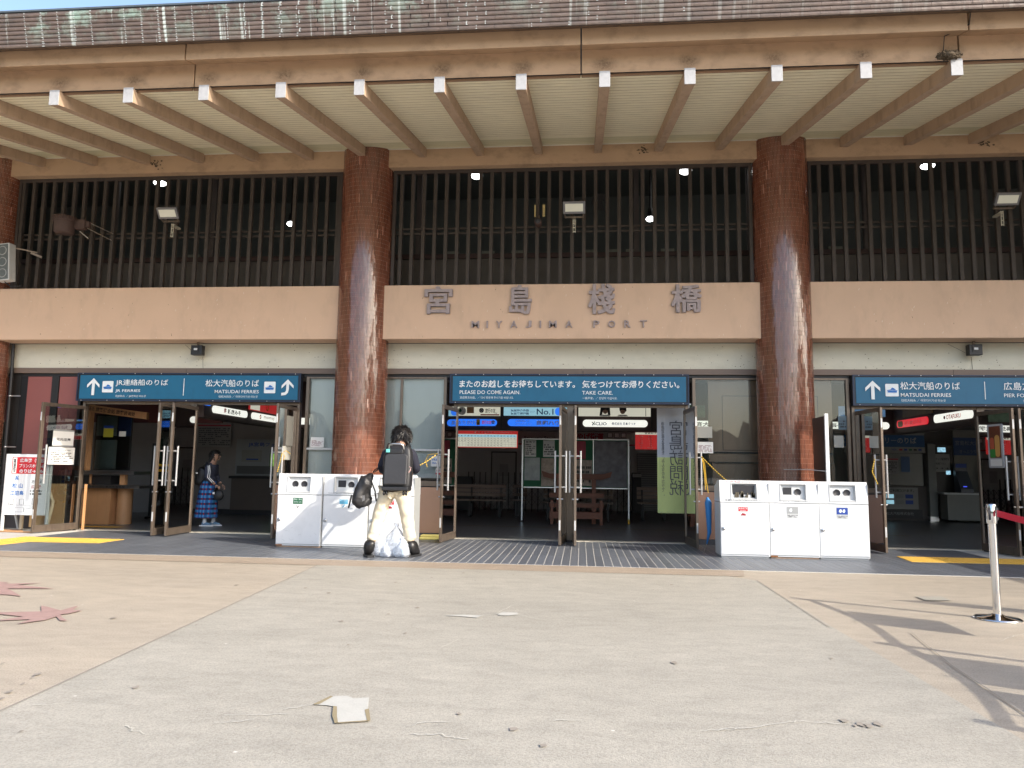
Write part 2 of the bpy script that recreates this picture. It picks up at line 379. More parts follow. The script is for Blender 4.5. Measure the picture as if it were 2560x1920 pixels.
for k, pts in enumerate(([(-1.28,3.664),(-1.267,3.732),(-1.249,3.803),(-1.17,3.825),(-1.125,3.786),(-1.053,3.813),(-1.005,3.622),(-.962,3.479),(-1.033,3.455),(-1.09,3.427),(-1.129,3.514),(-1.173,3.646),(-1.217,3.663)],
    [(-1.081,5.965),(-.931,6.017),(-.779,6.008),(-.742,6.11),(-.799,5.912),(-.937,5.947)], [(-.662,6.08),(-.63,6.174),(-.511,6.176),(-.496,6.091),(-.566,6.036),(-.632,6.033)],
    [(3.18,7.406),(3.179,7.634),(3.438,7.681),(3.431,7.451)])):
    structure(sheet('mortar_patch', pts, .009+k*.0002, PATCH if k < 3 else GRC))
edge = MB()
for pts in ([(-1.29,3.66),(-1.28,3.70),(-1.25,3.81),(-1.235,3.80),(-1.25,3.72),(-1.26,3.67)], [(-1.145,3.52),(-1.10,3.42),(-1.085,3.425),(-1.12,3.515),(-1.165,3.65),(-1.185,3.655)], [(-1.005,3.64),(-.95,3.475),(-.965,3.47),(-1.02,3.62)], [(-1.10,3.415),(-.95,3.465),(-.96,3.478),(-1.09,3.43)]):
    edge.add([(x, y, .0102) for x, y in pts], [tuple(range(len(pts)))])
structure(edge.build('patch_edge_stain', mat('patch_edge_ochre', (.27,.22,.13), .9)))
cr = MB(); rr = random.Random(4)
for pts in ([(-.778,6.0),(-.673,6.096),(-.589,6.464),(-.472,6.555)], [(-.499,6.125),(-.415,6.018),(-.228,5.877)], [(-.773,3.421),(-.703,3.494),(-.587,3.516)], [(-.743,3.332),(-.608,3.35),(-.548,3.32),(-.474,3.312)], [(.509,3.528),(.607,3.568),(.737,3.613)], [(-.126,3.6),(.008,3.618)], [(-.891,4.909),(-.824,5.161)], [(-1.399,3.583),(-1.283,3.673)], [(-1.989,3.269),(-1.943,3.24),(-1.931,3.216),(-1.841,3.177)], [(-1.633,3.363),(-1.551,3.378),(-1.474,3.422)], [(-1.639,3.453),(-1.434,3.495),(-1.347,3.523)], [(-2.588,3.465),(-2.44,3.538)], [(.625,3.578),(.753,3.617),(.891,3.682),(.99,3.733),(1.063,3.749),(1.192,3.729)], [(2.943,5.704),(3.057,5.831),(3.254,5.999)]):
    P = []
    for (ax, ay), (bx, by) in zip(pts, pts[1:]):
        n = 5
        for i in range(n): P.append(Vector((ax+(bx-ax)*i/n+rr.uniform(-1, 1)*.006, ay+(by-ay)*i/n+rr.uniform(-1, 1)*.012, .0095)))
    P.append(Vector((*pts[-1], .0095)))
    for a, b in zip(P, P[1:]):
        d = (b-a).normalized().cross(Vector((0,0,1)))*rr.uniform(.0012, .003); cr.quad(a-d, a+d, b+d, b-d)
structure(cr.build('filled_crack', mat('crack_filler', (.54,.52,.46), .9)))
stn = MB()
for x, y in [(1.228,3.779),(1.257,3.713),(1.29,3.736),(1.316,3.718),(1.372,3.753),(-2.948,3.969),(-2.932,3.911),(-2.895,3.799),(-2.857,3.658),(-2.813,3.551),(-3.485,5.458),(-2.834,5.219),(-2.764,5.316)]+[(rr.uniform(-3.5, 3.2), rr.uniform(2.6, 8.5)) for _ in range(40)]:
    a = rr.uniform(.006, .019); n = 9; ph = rr.uniform(0, 6)
    stn.add([(x+a*(1+.35*math.sin(3*t+ph))*math.cos(t), y+a*1.6*(1+.3*math.sin(2*t+ph))*math.sin(t), .0092) for t in [2*math.pi*i/n for i in range(n)]], [tuple(range(n))])
structure(stn.build('gum_stain', mat('gum_stain_grey', (.295,.26,.22), .8, var=.25, vs=3)))
lf = mat('maple_marking_paint', (.36,.235,.21), .7, var=.16, vs=25, stain=.25, st_scale=(5,5,5))
structure(sheet('maple_leaf_marking', [(-4.344,5.824),(-4.253,5.785),(-4.058,5.664),(-4.065,5.842),(-4.053,5.863),(-3.974,5.69),(-3.895,5.692),(-3.913,5.558),(-3.948,5.514),(-3.868,5.42),(-3.746,5.311),(-3.798,5.303),(-3.924,5.437),(-3.915,5.308),(-4.011,5.144),(-4.038,5.313),(-4.211,5.234),(-4.256,5.211),(-4.158,5.397),(-4.472,5.468),(-4.501,5.502),(-4.173,5.604)], .008, lf))
structure(sheet('maple_leaf_marking', [(-5.696,6.926),(-5.478,6.887),(-5.489,6.831),(-5.416,6.81),(-5.152,6.923),(-5.301,6.755),(-4.816,6.622),(-5.227,6.545),(-5.103,6.45),(-4.806,6.192),(-4.972,6.248),(-5.122,6.243)], .008, lf))

# tile pavement: long slate tiles laid away from the viewer, in a grout bed
pave = bpy.data.objects.new('tile_pavement', None); COL.objects.link(pave); pave.location = (0, 9.3, 0); WL[pave.name] = Vector((0, 9.3, 0)); structure(pave)
MB().box(-14, 12, 9.3, 12.60, -.1, .0058).build('grout_bed', GROUT, pave)
TP = .106; tw = .0975
def tile_mesh(L):
    b = MB(); x, y, t, e = tw/2, L/2-.003, .0065, .0015
    b.add([(-x,-y,0),(x,-y,0),(x,y,0),(-x,y,0),(-x+e,-y+e,t),(x-e,-y+e,t),(x-e,y-e,t),(-x+e,y-e,t)], [(4,5,6,7),(0,1,5,4),(1,2,6,5),(2,3,7,6),(3,0,4,7)])
    me = bpy.data.meshes.new('tile'); me.from_pydata([tuple(v) for v in b.v], [], b.f); me.materials.append(TILE); return me
TL = 1.05; tm = tile_mesh(TL); rest = MB()
for j in range(3):
    for i in range(-80, 55):
        x = (i+.5)*TP-.03; y = 9.3+TL*(j+.5)
        if x < -7.9+.2*j and j < 3 and (j > 1) or x > 5.9 or x < -8.7: inside = False
        else: inside = j < 2 and -7.9 < x < 5.8
        if inside and len(pave.children) < 290:
            o = link('tile', tm, pave, (x, y, .002))
        else:
            y0 = 9.3+TL*j+.003; y1 = 9.3+TL*(j+1)-.003; rest.box(x-tw/2, x+tw/2, y0, y1, .001, .0085)
join_stuff(rest.build('tile_field', TILE, pave))
# tactile strips
TACT = mat('tactile_yellow', (.70,.42,.07), .7, var=.1, vs=8)
def tactile(name, poly, label):
    b = MB(); b.prism(poly, (0,0,.009), (1,0,0), (0,1,0), (0,0,1), .006)
    xs = [p[0] for p in poly]; ys = [p[1] for p in poly]
    def inside(x, y):
        c = False
        for i in range(len(poly)):
            (x1, y1), (x2, y2) = poly[i], poly[i-1]
            if (y1 > y) != (y2 > y) and x < (x2-x1)*(y-y1)/(y2-y1)+x1: c = not c
        return c
    x = min(xs)
    studs = MB(); q = .06
    while x < max(xs):
        y = min(ys)
        while y < max(ys):
            if all(inside(x+dx, y+dy) for dx in (-.02, .02) for dy in (-.02, .02)):
                studs.add([(x-.017,y-.017,.0148),(x+.017,y-.017,.0148),(x+.017,y+.017,.0148),(x-.017,y+.017,.0148),(x-.009,y-.009,.020),(x+.009,y-.009,.020),(x+.009,y+.009,.020),(x-.009,y+.009,.020)], [(4,5,6,7),(0,1,5,4),(1,2,6,5),(2,3,7,6),(3,0,4,7)])
            y += q
        x += q
    o = b.build(name, TACT); structure(o)
    join_stuff(studs.build('stud', TACT, o))
tactile('tactile_paving', [(-9.6,9.9),(-8.081,9.915),(-8.03,10.378),(-6.978,10.444),(-6.96,11.02),(-8.609,11.066),(-8.62,10.55),(-9.9,10.5)], '')
tactile('tactile_paving', [(4.466,11.26),(4.402,10.62),(9,10.72),(9,11.34)], '')
# hall floor with a yellow guide line
structure(sheet('hall_floor', [(-14,12.60),(14,12.60),(14,25),(-14,25)], .003, HTILE))
structure(sheet('hall_guide_strip', [(-6.5,15.50),(6.3,15.18),(6.3,15.24),(-6.5,15.56)], .008, mat('guide_strip_ochre', (.30,.20,.06), .6)))
structure(sheet('hall_tactile_strip', [(-9.8,13.05),(-8.4,13.05),(-8.4,13.30),(-9.8,13.30)], .008, TACT))
structure(MB().box(-14, 14, 12.42, 12.64, .0, .014).build('door_threshold', mat('threshold_stone', (.60,.56,.46), .5)))

# unseen hill ring added behind the camera, shaped for reflections in tiles and glass
hb = MB(); n = 72; rr = random.Random(3)
def hh(a):
    # a: degrees, 0 = +x, 270 = -y ; height angle
    a %= 360
    base = {0: 6, 180: 24, 208: 22, 222: 9, 236: 5, 300: 5, 316: 9, 330: 14, 346: 11, 360: 6}
    ks = sorted(base); lo = max(k for k in ks if k <= a); hi = min(k for k in ks if k >= a)
    v = base[lo] if hi == lo else base[lo]+(base[hi]-base[lo])*(a-lo)/(hi-lo)
    return v+rr.uniform(-.5, .5)+.5*math.sin(a*1.7)+.35*math.sin(a*4.1)
vs = []; fs = []; m_ = 0
angs = [170+i*.5 for i in range(401)]
for a in angs:
    h = math.tan(rad(max(2, hh(a) if a < 360 else 6)))*95
    for q, (rd, z) in enumerate(((80, -1), (88, h*.55), (95, h), (125, h*.9), (160, -1))):
        vs.append((rd*math.cos(rad(a)), rd*math.sin(rad(a)), z+rr.uniform(-1, 1)*(1.5 if 0 < q < 4 else 0)))
for i in range(len(angs)-1):
    for q in range(4): fs.append((i*5+q, (i+1)*5+q, (i+1)*5+q+1, i*5+q+1))
hb.add(vs, fs); structure(hb.build('reflection_hill', mat('hill_green', (.035,.05,.028), .9, var=.5, vs=.25)))

# ============================================================ TERMINAL BUILDING
T = thing('ferry_terminal', 'long ferry terminal with tan concrete band, brown tiled columns, slatted clerestory and deep raftered eave', 'building', (-.23, 12.4, 0))
XA, XB = -13.2, 16.8
CX4 = 10.12
CX = [-10.58, -3.68, 3.22, 10.12]; CY = 12.14; CR = .43
# solid parts above and behind
for k, (a, b) in enumerate(((XA, -10.58), (-10.58, -3.68), (-3.68, 3.22), (3.22, 10.12), (10.12, XB))):
    x0 = a if k == 0 else a+.385; x1 = b if k == 4 else b-.385
    MB().box(x0, x1, 11.96, 12.36, 3.278, 4.19).build('concrete_band', BAND, T, .012)
    MB().box(x0, x1, 11.96, 12.12, 6.245, 6.60).build('head_beam', BEAM, T, .008)
MB().box(XA, XB, 12.40, 12.62, 2.846, 3.276).build('lintel_wall', LINT, T)
tr = MB()
for a, b in ((XA, -6.9), (-6.894, -3.69), (-3.684, .02), (.026, 3.2), (3.206, 5.9), (5.906, XB)): tr.box(a, b, 12.385, 12.60, 2.752, 2.845)
tr.build('transom', mat('transom_taupe', (.17,.125,.10), .55, var=.1), T)
MB().box(XA, XB, 12.43, 12.60, 2.70, 2.751).build('transom_gap', DARKM, T)
gro = MB()   # back of the upper storey
SL = (6.57-5.826)/(11.96-8.466)
def sz(y): return 6.57-SL*(11.96-y)
# columns: cylinder of grout with individually tilted glazed strips
th = .0205; nC = int(round(2*math.pi*CR/th))
for ci, cx in enumerate(CX):
    core = MB().lathe((cx, CY, 0), [(CR-.006, 0), (CR-.006, 6.62)], 96).build('column', COLG, T)
    b = MB(); rr = random.Random(ci); TH = .146
    for k in range(nC):
        a = 2*math.pi*k/nC
        if math.sin(a) > .45: continue
        off = (TH/2 if k % 2 else 0)
        for j in range(-1, int(6.62/TH)+1):
            z0 = j*TH+off+.0035; z1 = (j+1)*TH+off-.0035
            z0 = max(z0, .0); z1 = min(z1, sz(CY+CR*math.sin(a))-.004 if math.sin(a) < -.3 else 6.24)
            if z1-z0 < .01: continue
            t1 = rr.gauss(0, .005); t2 = rr.gauss(0, .012); hw = th/2-.0021
            er = Vector((math.cos(a), math.sin(a), 0)); et = Vector((-math.sin(a), math.cos(a), 0)); c = Vector((cx, CY, 0))+er*(CR+.0005+rr.uniform(0, .001))
            q = []
            for su, zz in ((-1, z0), (1, z0), (1, z1), (-1, z1)):
                q.append(c+et*su*hw+Vector((0,0,zz))+er*(su*hw*t1*6+(1 if zz == z1 else -1)*(z1-z0)/2*t2))
            bk = [p-er*.006 for p in q]
            b.add(q+bk, [(0,1,2,3), (0,4,5,1), (2,6,7,3), (1,5,6,2), (3,7,4,0)], rr.choices((0,1,2,3), (66,18,15,1))[0])
    o = b.build('mosaic_tile', COLT, core); join_stuff(o)
# eave: rafters, soffit boards, edge beam, copper shingles
SL = (6.57-5.826)/(11.96-8.466)
def sz(y): return 6.57-SL*(11.96-y)
bw = .1165; bm = None; nb = 30
L_ = XB-XA
for j in range(nb):
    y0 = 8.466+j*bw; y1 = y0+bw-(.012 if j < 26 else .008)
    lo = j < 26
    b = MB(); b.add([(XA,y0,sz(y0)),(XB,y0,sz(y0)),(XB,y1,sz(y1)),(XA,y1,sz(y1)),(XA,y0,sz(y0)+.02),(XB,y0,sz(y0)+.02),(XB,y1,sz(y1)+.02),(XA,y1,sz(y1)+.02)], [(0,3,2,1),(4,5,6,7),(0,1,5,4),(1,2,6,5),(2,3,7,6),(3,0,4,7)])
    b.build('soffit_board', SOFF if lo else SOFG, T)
jj_ = MB(); jl_ = MB()
for j in range(1, nb):
    y_ = 8.466+j*bw-.005; hw_ = .0045 if j < 25 else .006
    (jj_ if j < 25 else jl_).quad((XA,y_-hw_,sz(y_-hw_)-.0015), (XB,y_-hw_,sz(y_-hw_)-.0015), (XB,y_+hw_,sz(y_+hw_)-.0015), (XA,y_+hw_,sz(y_+hw_)-.0015))
join_stuff(jj_.build('joint_groove', mat('groove_shade_dirt', (.34,.26,.16), .9, var=.5, vs=2.2), T)); join_stuff(jl_.build('joint_bead', mat('bead_cream', (.86,.83,.66), .7), T))  # dark strips paint in the shadow and dirt of the board gaps
MB().add([(XA,8.4,sz(8.4)+.021),(XB,8.4,sz(8.4)+.021),(XB,12.3,sz(12.3)+.021),(XA,12.3,sz(12.3)+.021)], [(0,1,2,3)]).build('soffit_backing', BLACKP, T)
MB().box(XA, XB, 11.935, 11.958, 6.553, 6.566).build('soffit_trim', mat('trim_pale', (.62,.60,.52), .6), T)
for k in range(-12, 9):
    cx = 1.243+.9857*k
    if cx < XA+.2 or cx > XB-.2: continue
    ye = 11.96
    for q in CX:
        if abs(cx-q) < .1: ye = CY-math.sqrt(CR**2-.061**2)-.004
    x0, x1 = cx-.061, cx+.061; ya = 8.375
    zb = lambda y: sz(y)-.165
    b = MB(); b.add([(x0,ya,zb(ya)),(x1,ya,zb(ya)),(x1,ye,zb(ye)),(x0,ye,zb(ye)),(x0,ya,zb(ya)+.185),(x1,ya,zb(ya)+.185),(x1,ye,sz(ye)-.002),(x0,ye,sz(ye)-.002)], [(0,3,2,1),(4,5,6,7),(0,1,5,4),(1,2,6,5),(2,3,7,6),(3,0,4,7)])
    r_ = b.build('rafter', RAFT, T, .004)
    MB().box(x0-.003, x1+.003, ya-.012, ya-.0005, zb(ya)-.003, zb(ya)+.195).build('end_cap', CAP, r_, .003)
segs = [XA, -4.86, -.02, 4.28, 9.6, XB]
for a, b in zip(segs, segs[1:]):
    a += .008; b -= .008
    e = MB(); prof = [(8.466,5.845),(8.466,6.165),(8.225,6.09),(8.225,6.315),(8.62,6.35),(8.62,5.86)]
    e.prism([(p[0], p[1]) for p in prof], (a,0,0), (0,1,0), (0,0,1), (1,0,0), b-a); e.build('eave_beam', BEAM, T, .006)
    MB().box(a, b, 8.446, 8.465, 5.815, 5.845).build('eave_beam_bead', mat('bead_brown', (.27,.165,.10), .8), T)
x = XA; i = 0
while x < XB:
    x1_ = min(x+.47, XB)-.006; MB().add([(x,8.036,6.225),(x1_,8.036,6.225),(x1_,8.222,6.292),(x,8.222,6.292),(x,8.036,6.237),(x1_,8.036,6.237),(x1_,8.222,6.304),(x,8.222,6.304)], [(0,3,2,1),(4,5,6,7),(0,1,5,4),(1,2,6,5),(2,3,7,6),(3,0,4,7)]).build('fascia_panel', TRANS, T); x += .47
# copper
ce = MB().add([(XA,8.045,6.212),(XB,8.045,6.212),(XB,7.935,6.615),(XA,7.935,6.615),(XB,13.5,8.3),(XA,13.5,8.3)], [(0,1,2,3),(3,2,4,5)]).build('roof', mat('roof_sheet', (.05,.045,.045), .7), T)
sw, sh = .2137, .0497
tlt = math.atan2(-.11, .385)
def sh_mesh(w, h):
    b = MB(); dy, dz = h*math.sin(tlt), h*math.cos(tlt)
    # lower lip proud, bulging slightly, top tucked under the next row
    b.add([(-w/2,-.012,0),(w/2,-.012,0),(w/2,dy*.35-.013,dz*.35),(-w/2,dy*.35-.013,dz*.35),(w/2,dy-.001,dz+.003),(-w/2,dy-.001,dz+.003),(-w/2,.004,0),(w/2,.004,0),(w/2,dy+.006,dz),(-w/2,dy+.006,dz)],
          [(0,1,2,3),(3,2,4,5),(6,7,1,0),(1,7,8,4,2),(0,3,5,9,6)])
    me = bpy.data.meshes.new('shingle'); me.from_pydata([tuple(v) for v in b.v], [], b.f); me.materials.append(COPPER); return me
shm = sh_mesh(sw-.003, sh); rest = MB(); cnt = 0; sm = MB(); rr = random.Random(11); seamp = {}
for j in range(8):
    z = 6.215+j*sh*math.cos(tlt); y = 8.038+j*sh*math.sin(tlt)
    x = -8.6+(sw*.5 if j % 2 and False else 0)
    k = 0
    off = [0, .5, .05, .55, .0, .5, .1, .55][j]*sw
    xs = []
    x = -8.6
    while x < 6.4:
        # left half of the eave: seams stacked; right half: broken bond
        xx = x+(off if x > -4.2 else 0)*min(1, max(0, (x+4.2)/3)); xs.append(xx); x += sw
    for k, xx in enumerate(xs):
        if j < 4 and cnt < 296: link('shingle', shm, ce, (xx, y, z)); cnt += 1
        else:
            n0 = len(rest.v); o = Vector((xx, y, z)); rest.add([o+v.co for v in shm.vertices], [tuple(p.vertices) for p in shm.polygons])
        if xx < 1.8 and rr.random() < seamp.setdefault(k, .95 if rr.random() < (.8 if xx < -3 else .4 if xx < -.5 else .2) else .08):
            wd = rr.uniform(.004, .012)*(1.5 if k % 7 == 3 else 1); dy, dz = sh*math.sin(tlt), sh*math.cos(tlt); px = xx-sw/2
            sm.quad((px-wd, y-.0142, z+.001), (px+wd, y-.0142, z+.001), (px+wd*rr.uniform(.6, 1.3), y+dy-.0032, z+dz+.002), (px-wd*rr.uniform(.6, 1.3), y+dy-.0032, z+dz+.002))
join_stuff(rest.build('shingle_field', COPPER, ce)); join_stuff(sm.build('seam_runoff', SEAM, ce))
MB().bar((XA,7.93,6.619), (XB,7.93,6.619), .035, .022).build('ridge_flashing', mat('flashing_green', (.07,.09,.11), .6, var=.3, vs=8), ce)

# clerestory: slat screens, one per bay
YS = 12.15
slm = MB().box(-.029, .029, -.03, .03, 0, 2.05).v
def slat_mesh():
    b = MB().box(-.029, .029, -.03, .03, 0, 2.02); me = bpy.data.meshes.new('slat'); me.from_pydata([tuple(v) for v in b.v], [], b.f); me.materials.append(SLAT); return me
slme = slat_mesh()
for nm, x0, x1, first in (('screen', -10.13, -4.13, -10.043), ('screen', -3.23, 2.77, -3.085), ('screen', 3.67, 9.6, 3.847), ('screen', XA, -11.0, XA+.1)):
    f = MB().box(x0, x1, YS-.04, YS+.03, 6.185, 6.244).box(x0, x1, YS-.04, YS+.03, 4.192, 4.215).box(x0, x0+.05, YS-.04, YS+.03, 4.216, 6.184).box(x1-.05, x1, YS-.04, YS+.03, 4.216, 6.184).build('slat_screen', mat('screen_frame_dark', (.05,.038,.032), .6), T)
    x = first
    while x < x1-.06:
        link('slat', slme, f, (x, YS-.003, 4.18)); x += .1946
    for z in (5.13, 5.215): MB().box(x0+.05, x1-.05, YS+.04, YS+.065, z, z+.032).build('rail', SLAT, f)
# gallery seen through the slats
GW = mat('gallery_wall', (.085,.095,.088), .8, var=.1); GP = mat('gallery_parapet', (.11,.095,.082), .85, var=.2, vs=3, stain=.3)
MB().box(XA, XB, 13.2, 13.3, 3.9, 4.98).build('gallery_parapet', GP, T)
MB().box(XA, XB, 13.15, 13.19, 4.985, 5.07).build('gallery_sill', mat('gallery_sill_red', (.05,.025,.022), .6), T)
x = XA
while x < XB: MB().box(x, x+.09, 13.34, 13.42, 5.08, 7.24).build('gallery_post', WALLD, T); x += 2.02
MB().box(XA, XB, 13.30, 13.33, 5.10, 5.115).build('gallery_rail', BRONZE, T)
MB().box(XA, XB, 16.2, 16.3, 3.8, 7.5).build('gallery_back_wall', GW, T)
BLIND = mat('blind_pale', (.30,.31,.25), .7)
for x in (-9.0, -5.4, -4.9, -3.0, -2.2, -1.55, .05, .55, .95, 1.7, 3.6, 4.3, 5.2): MB().box(x, x+.28, 15.9, 15.95, 5.2, 5.95).build('louvre_blind', BLIND, T)
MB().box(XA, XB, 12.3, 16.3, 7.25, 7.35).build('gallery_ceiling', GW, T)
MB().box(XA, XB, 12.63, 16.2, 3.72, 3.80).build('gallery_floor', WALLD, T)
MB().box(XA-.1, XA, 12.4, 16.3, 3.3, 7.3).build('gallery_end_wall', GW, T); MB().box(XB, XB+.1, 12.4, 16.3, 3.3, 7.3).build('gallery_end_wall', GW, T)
for x, z, y in ((-8.75, 6.95, 14.2), (-2.1, 6.95, 14.2), (2.0, 6.95, 14.2), (6.5, 6.95, 14.2)):
    l = thing('ceiling_lamp', {-8.75: 'oval white ceiling lamp behind the slats above the left sign', -2.1: 'oval white ceiling lamp behind the middle slats, left one of the two near the top', 2.0: 'oval white ceiling lamp behind the middle slats, right one of the two near the top', 6.5: 'oval white ceiling lamp behind the right-hand slats'}[x], 'lamp', (x, y, z), 'lamps behind the slats')
    MB().lathe((x, y, z), [(.001,-.015),(.08,-.01),(.12,.015),(.12,.04)], 20).build('diffuser', LAMPW, l); MB().lathe((x, y, z), [(.13,.0405),(.13,.08),(.001,.08)], 20).build('housing', DARKM, l)
for x, z, lb in ((-5.80, 5.98, 'round lit lamp hanging behind the slats left of the left column'), (1.30, 5.96, 'round lit lamp hanging behind the slats left of the right column')):
    l = thing('hanging_lamp', lb, 'lamp', (x, 14, z))
    MB().lathe((x, 14, z), [(.001,-.035),(.065,-.028),(.085,0),(.06,.035)], 20).build('bulb_shade', LAMPW, l); MB().lathe((x, 14, z), [(.06,.036),(.05,.2),(.02,.22),(.02,1.2)], 12).build('stem', DARKM, l)
# sitting crow silhouette hung behind the slats
bd = thing('bird_scarer', 'black bird silhouette hanging behind the middle slats right of the floodlight', 'bird scarer', (.30, 12.6, 5.6))
wpoly = [(-.16,-.10),(-.13,.05),(-.07,.12),(0,.14),(.08,.12),(.14,.03),(.15,-.08),(.12,-.02),(.11,-.09),(.08,-.01),(.03,.02),(.08,-.12),(.10,-.17),(.02,-.17),(-.03,-.13),(-.03,.03),(-.06,.02),(-.07,-.08),(-.09,.0),(-.12,-.11),(-.12,-.02)]
MB().prism(wpoly, (.30,12.6,5.82), (1,0,0), (0,0,1), (0,1,0), .015).build('body', BLACKP, bd); MB().bar((.31,12.607,5.96), (.31,12.607,7.2), .004).build('cord', BLACKP, bd)

# ============================================================ GROUND FLOOR FACADE (parts of the terminal)
YF = 12.42
def pane(x0, x1, z0, z1, y, m=GLASS, parent=T): return MB().box(x0, x1, y, y+.006, z0, z1).build('glass_pane', m, parent)
# windows left of the centre entrance, on both sides of the left column
for x0, x1, mids, nm in ((-4.67, -2.32, (-3.05,), 'L'), (1.86, 4.24, (), 'R')):
    f = MB()
    f.box(x0-.05, x0, YF-.03, YF+.06, .86, 2.70).box(x1, x1+.05, YF-.03, YF+.06, .86, 2.70)
    f.box(x0, x1, YF-.03, YF+.05, .865, .95).box(x0, x1, YF-.03, YF+.04, 2.672, 2.70)
    for mx in mids: f.box(mx-.02, mx+.02, YF-.02, YF+.03, .951, 2.671)
    win = f.build('window_frame', BRONZE, T, .003)
    pane(x0, x1, .95, 2.672, YF+.005, parent=win)
    if nm == 'L':
        MB().box(x0, x1, YF-.022, YF+.032, 1.448, 1.482).build('glazing_bar', LGREY, win)
        MB().box(x0+.01, x1-.01, YF+.06, YF+.075, 1.0, 2.67).build('roller_shade', SHADE, win)
        bl = MB(); bl.add([(-2.95,YF+.055,1.07),(-2.30,YF+.055,1.16),(-2.30,YF+.055,1.45),(-2.75,YF+.055,1.38)], [(0,1,2,3)]); bl.build('fallen_blind', LGREY, win)
    else:
        w2 = MB().box(2.08, 4.05, YF+.08, YF+.12, 1.50, 2.671); w2.box(2.13, 2.16, YF+.06, YF+.079, .96, 1.33)
        w2.box(2.08, 4.05, YF+.10, YF+.13, 1.335, 1.47); w2.box(2.16, 4.0, YF+.13, YF+.15, .952, 1.31).box(4.0, 4.06, YF+.06, YF+.09, .952, 1.33)
        w2.build('veneer_panel', WOODD, win)
        MB().box(2.31, 3.82, YF+.074, YF+.0798, 1.53, 2.41).build('inset_panel', WOODD, win, .002)
        MB().box(2.302, 3.828, YF+.0765, YF+.0795, 1.522, 2.418).build('inset_joint', INK, win)
        MB().box(2.09, 4.04, YF+.07, YF+.1, 1.475, 1.495).box(2.12, 4.02, YF+.08, YF+.12, 1.318, 1.33).build('rail_shadow_gap', INK, win)
    # wainscot, kick tiles
    xx = x0-.05
    MB().box(x0-.05, (x0+x1)/2-.004, YF-.04, YF+.02, .095, .845).build('wainscot_board', WAINS, T, .004)
    MB().box((x0+x1)/2+.004, x1+.05, YF-.04, YF+.02, .095, .845).build('wainscot_board', WAINS, T, .004)
    MB().box(x0-.05, x1+.05, YF-.02, YF+.03, .846, .864).build('sill_joint', DARKM, T)
    while xx < x1+.04:
        MB().box(xx, min(xx+.102, x1+.05), YF-.03, YF+.02, 0, .092).build('kick_tile', KICK, T); xx += .106
# narrow bit left of the left entrance
lf_ = MB().box(-10.15, -9.99, YF-.02, YF+.06, .95, 2.70).box(-9.40, -9.27, YF-.02, YF+.06, .95, 2.70).box(-8.88, -8.83, YF-.02, YF+.06, 0, 2.70).box(-9.98, -8.89, YF-.03, YF+.06, .82, .94).build('window_frame', DARKM, T)
for k in range(7): MB().box(-9.985+.018*k, -9.975+.018*k, YF-.01, YF+.04, .95, 2.70).build('corrugated_rib', BLACKP, lf_)
MB().box(-9.87, -9.41, YF-.005, YF+.02, .945, 2.69).build('oxblood_panel', REDP, lf_); MB().box(-9.26, -8.89, YF-.005, YF+.02, .945, 2.69).build('oxblood_panel', REDP, lf_)
MB().box(-10.1, -8.90, YF+.01, YF+.03, .0, .81).build('lower_panel', WALLD, lf_)
# entrances ------------------------------------------------
def leaf(parent, hx, ang, side, lab=None, tapes=False, tag_=None):
    """door leaf: hinge at (hx, 12.43); ang measured from straight out (-y), positive towards +x; returns frame and a local->world map"""
    d = Vector((math.sin(rad(ang)), -math.cos(rad(ang)), 0)); nrm = Vector((d.y, -d.x, 0)); o = Vector((hx, 12.43, 0)); W = .86
    def P(u, n, z): return o+d*u+nrm*n+Vector((0,0,z))
    def bx(mb, u0, u1, n0, n1, z0, z1):
        mb.add([P(u0,n0,z0),P(u1,n0,z0),P(u1,n1,z0),P(u0,n1,z0),P(u0,n0,z1),P(u1,n0,z1),P(u1,n1,z1),P(u0,n1,z1)], [(0,3,2,1),(4,5,6,7),(0,1,5,4),(1,2,6,5),(2,3,7,6),(3,0,4,7)])
    b = MB(); z0, z1 = .025, 2.165; t = .018
    bx(b, 0, .05, -t, t, z0, z1); bx(b, W-.055, W, -t, t, z0, z1); bx(b, .05, W-.055, -t, t, z0, z0+.115); bx(b, .05, W-.055, -t, t, z1-.06, z1)
    fr = b.build('door_leaf', BRONZE, parent, .003)
    g = MB(); bx(g, .05, W-.055, -.003, .003, z0+.115, z1-.06); g.build('glass_pane', GLASSD, fr)
    for s in (-1, 1):
        h = MB(); h.tube([P(W-.075, s*.085, .82), P(W-.075, s*.085, 1.46)], .0155, 12)
        for z in (.90, 1.38): h.tube([P(W-.075, s*t, z), P(W-.075, s*.085, z)], .012, 8)
        h.build('handle', GREYH, fr)
    k = MB(); k.tube([P(W-.03, -t-.03, .72), P(W-.03, t+.03, .72)], .014, 10); k.build('lock_knob', STEEL, fr)
    for za_, zb_ in ((1.86, 2.0), (.25, .40)): st = MB(); bx(st, W, W+.0015, -.012, .012, za_, zb_); st.build('edge_sticker', LGREY, fr)
    if tapes:
        tp = MB(); bx(tp, .10, W-.09, .004, .006, 1.13, 1.165); bx(tp, .08, W-.09, .004, .006, 1.04, 1.075); tp.build('yellow_tape', YEL, fr)
    return fr, P, bx
leaves = {}
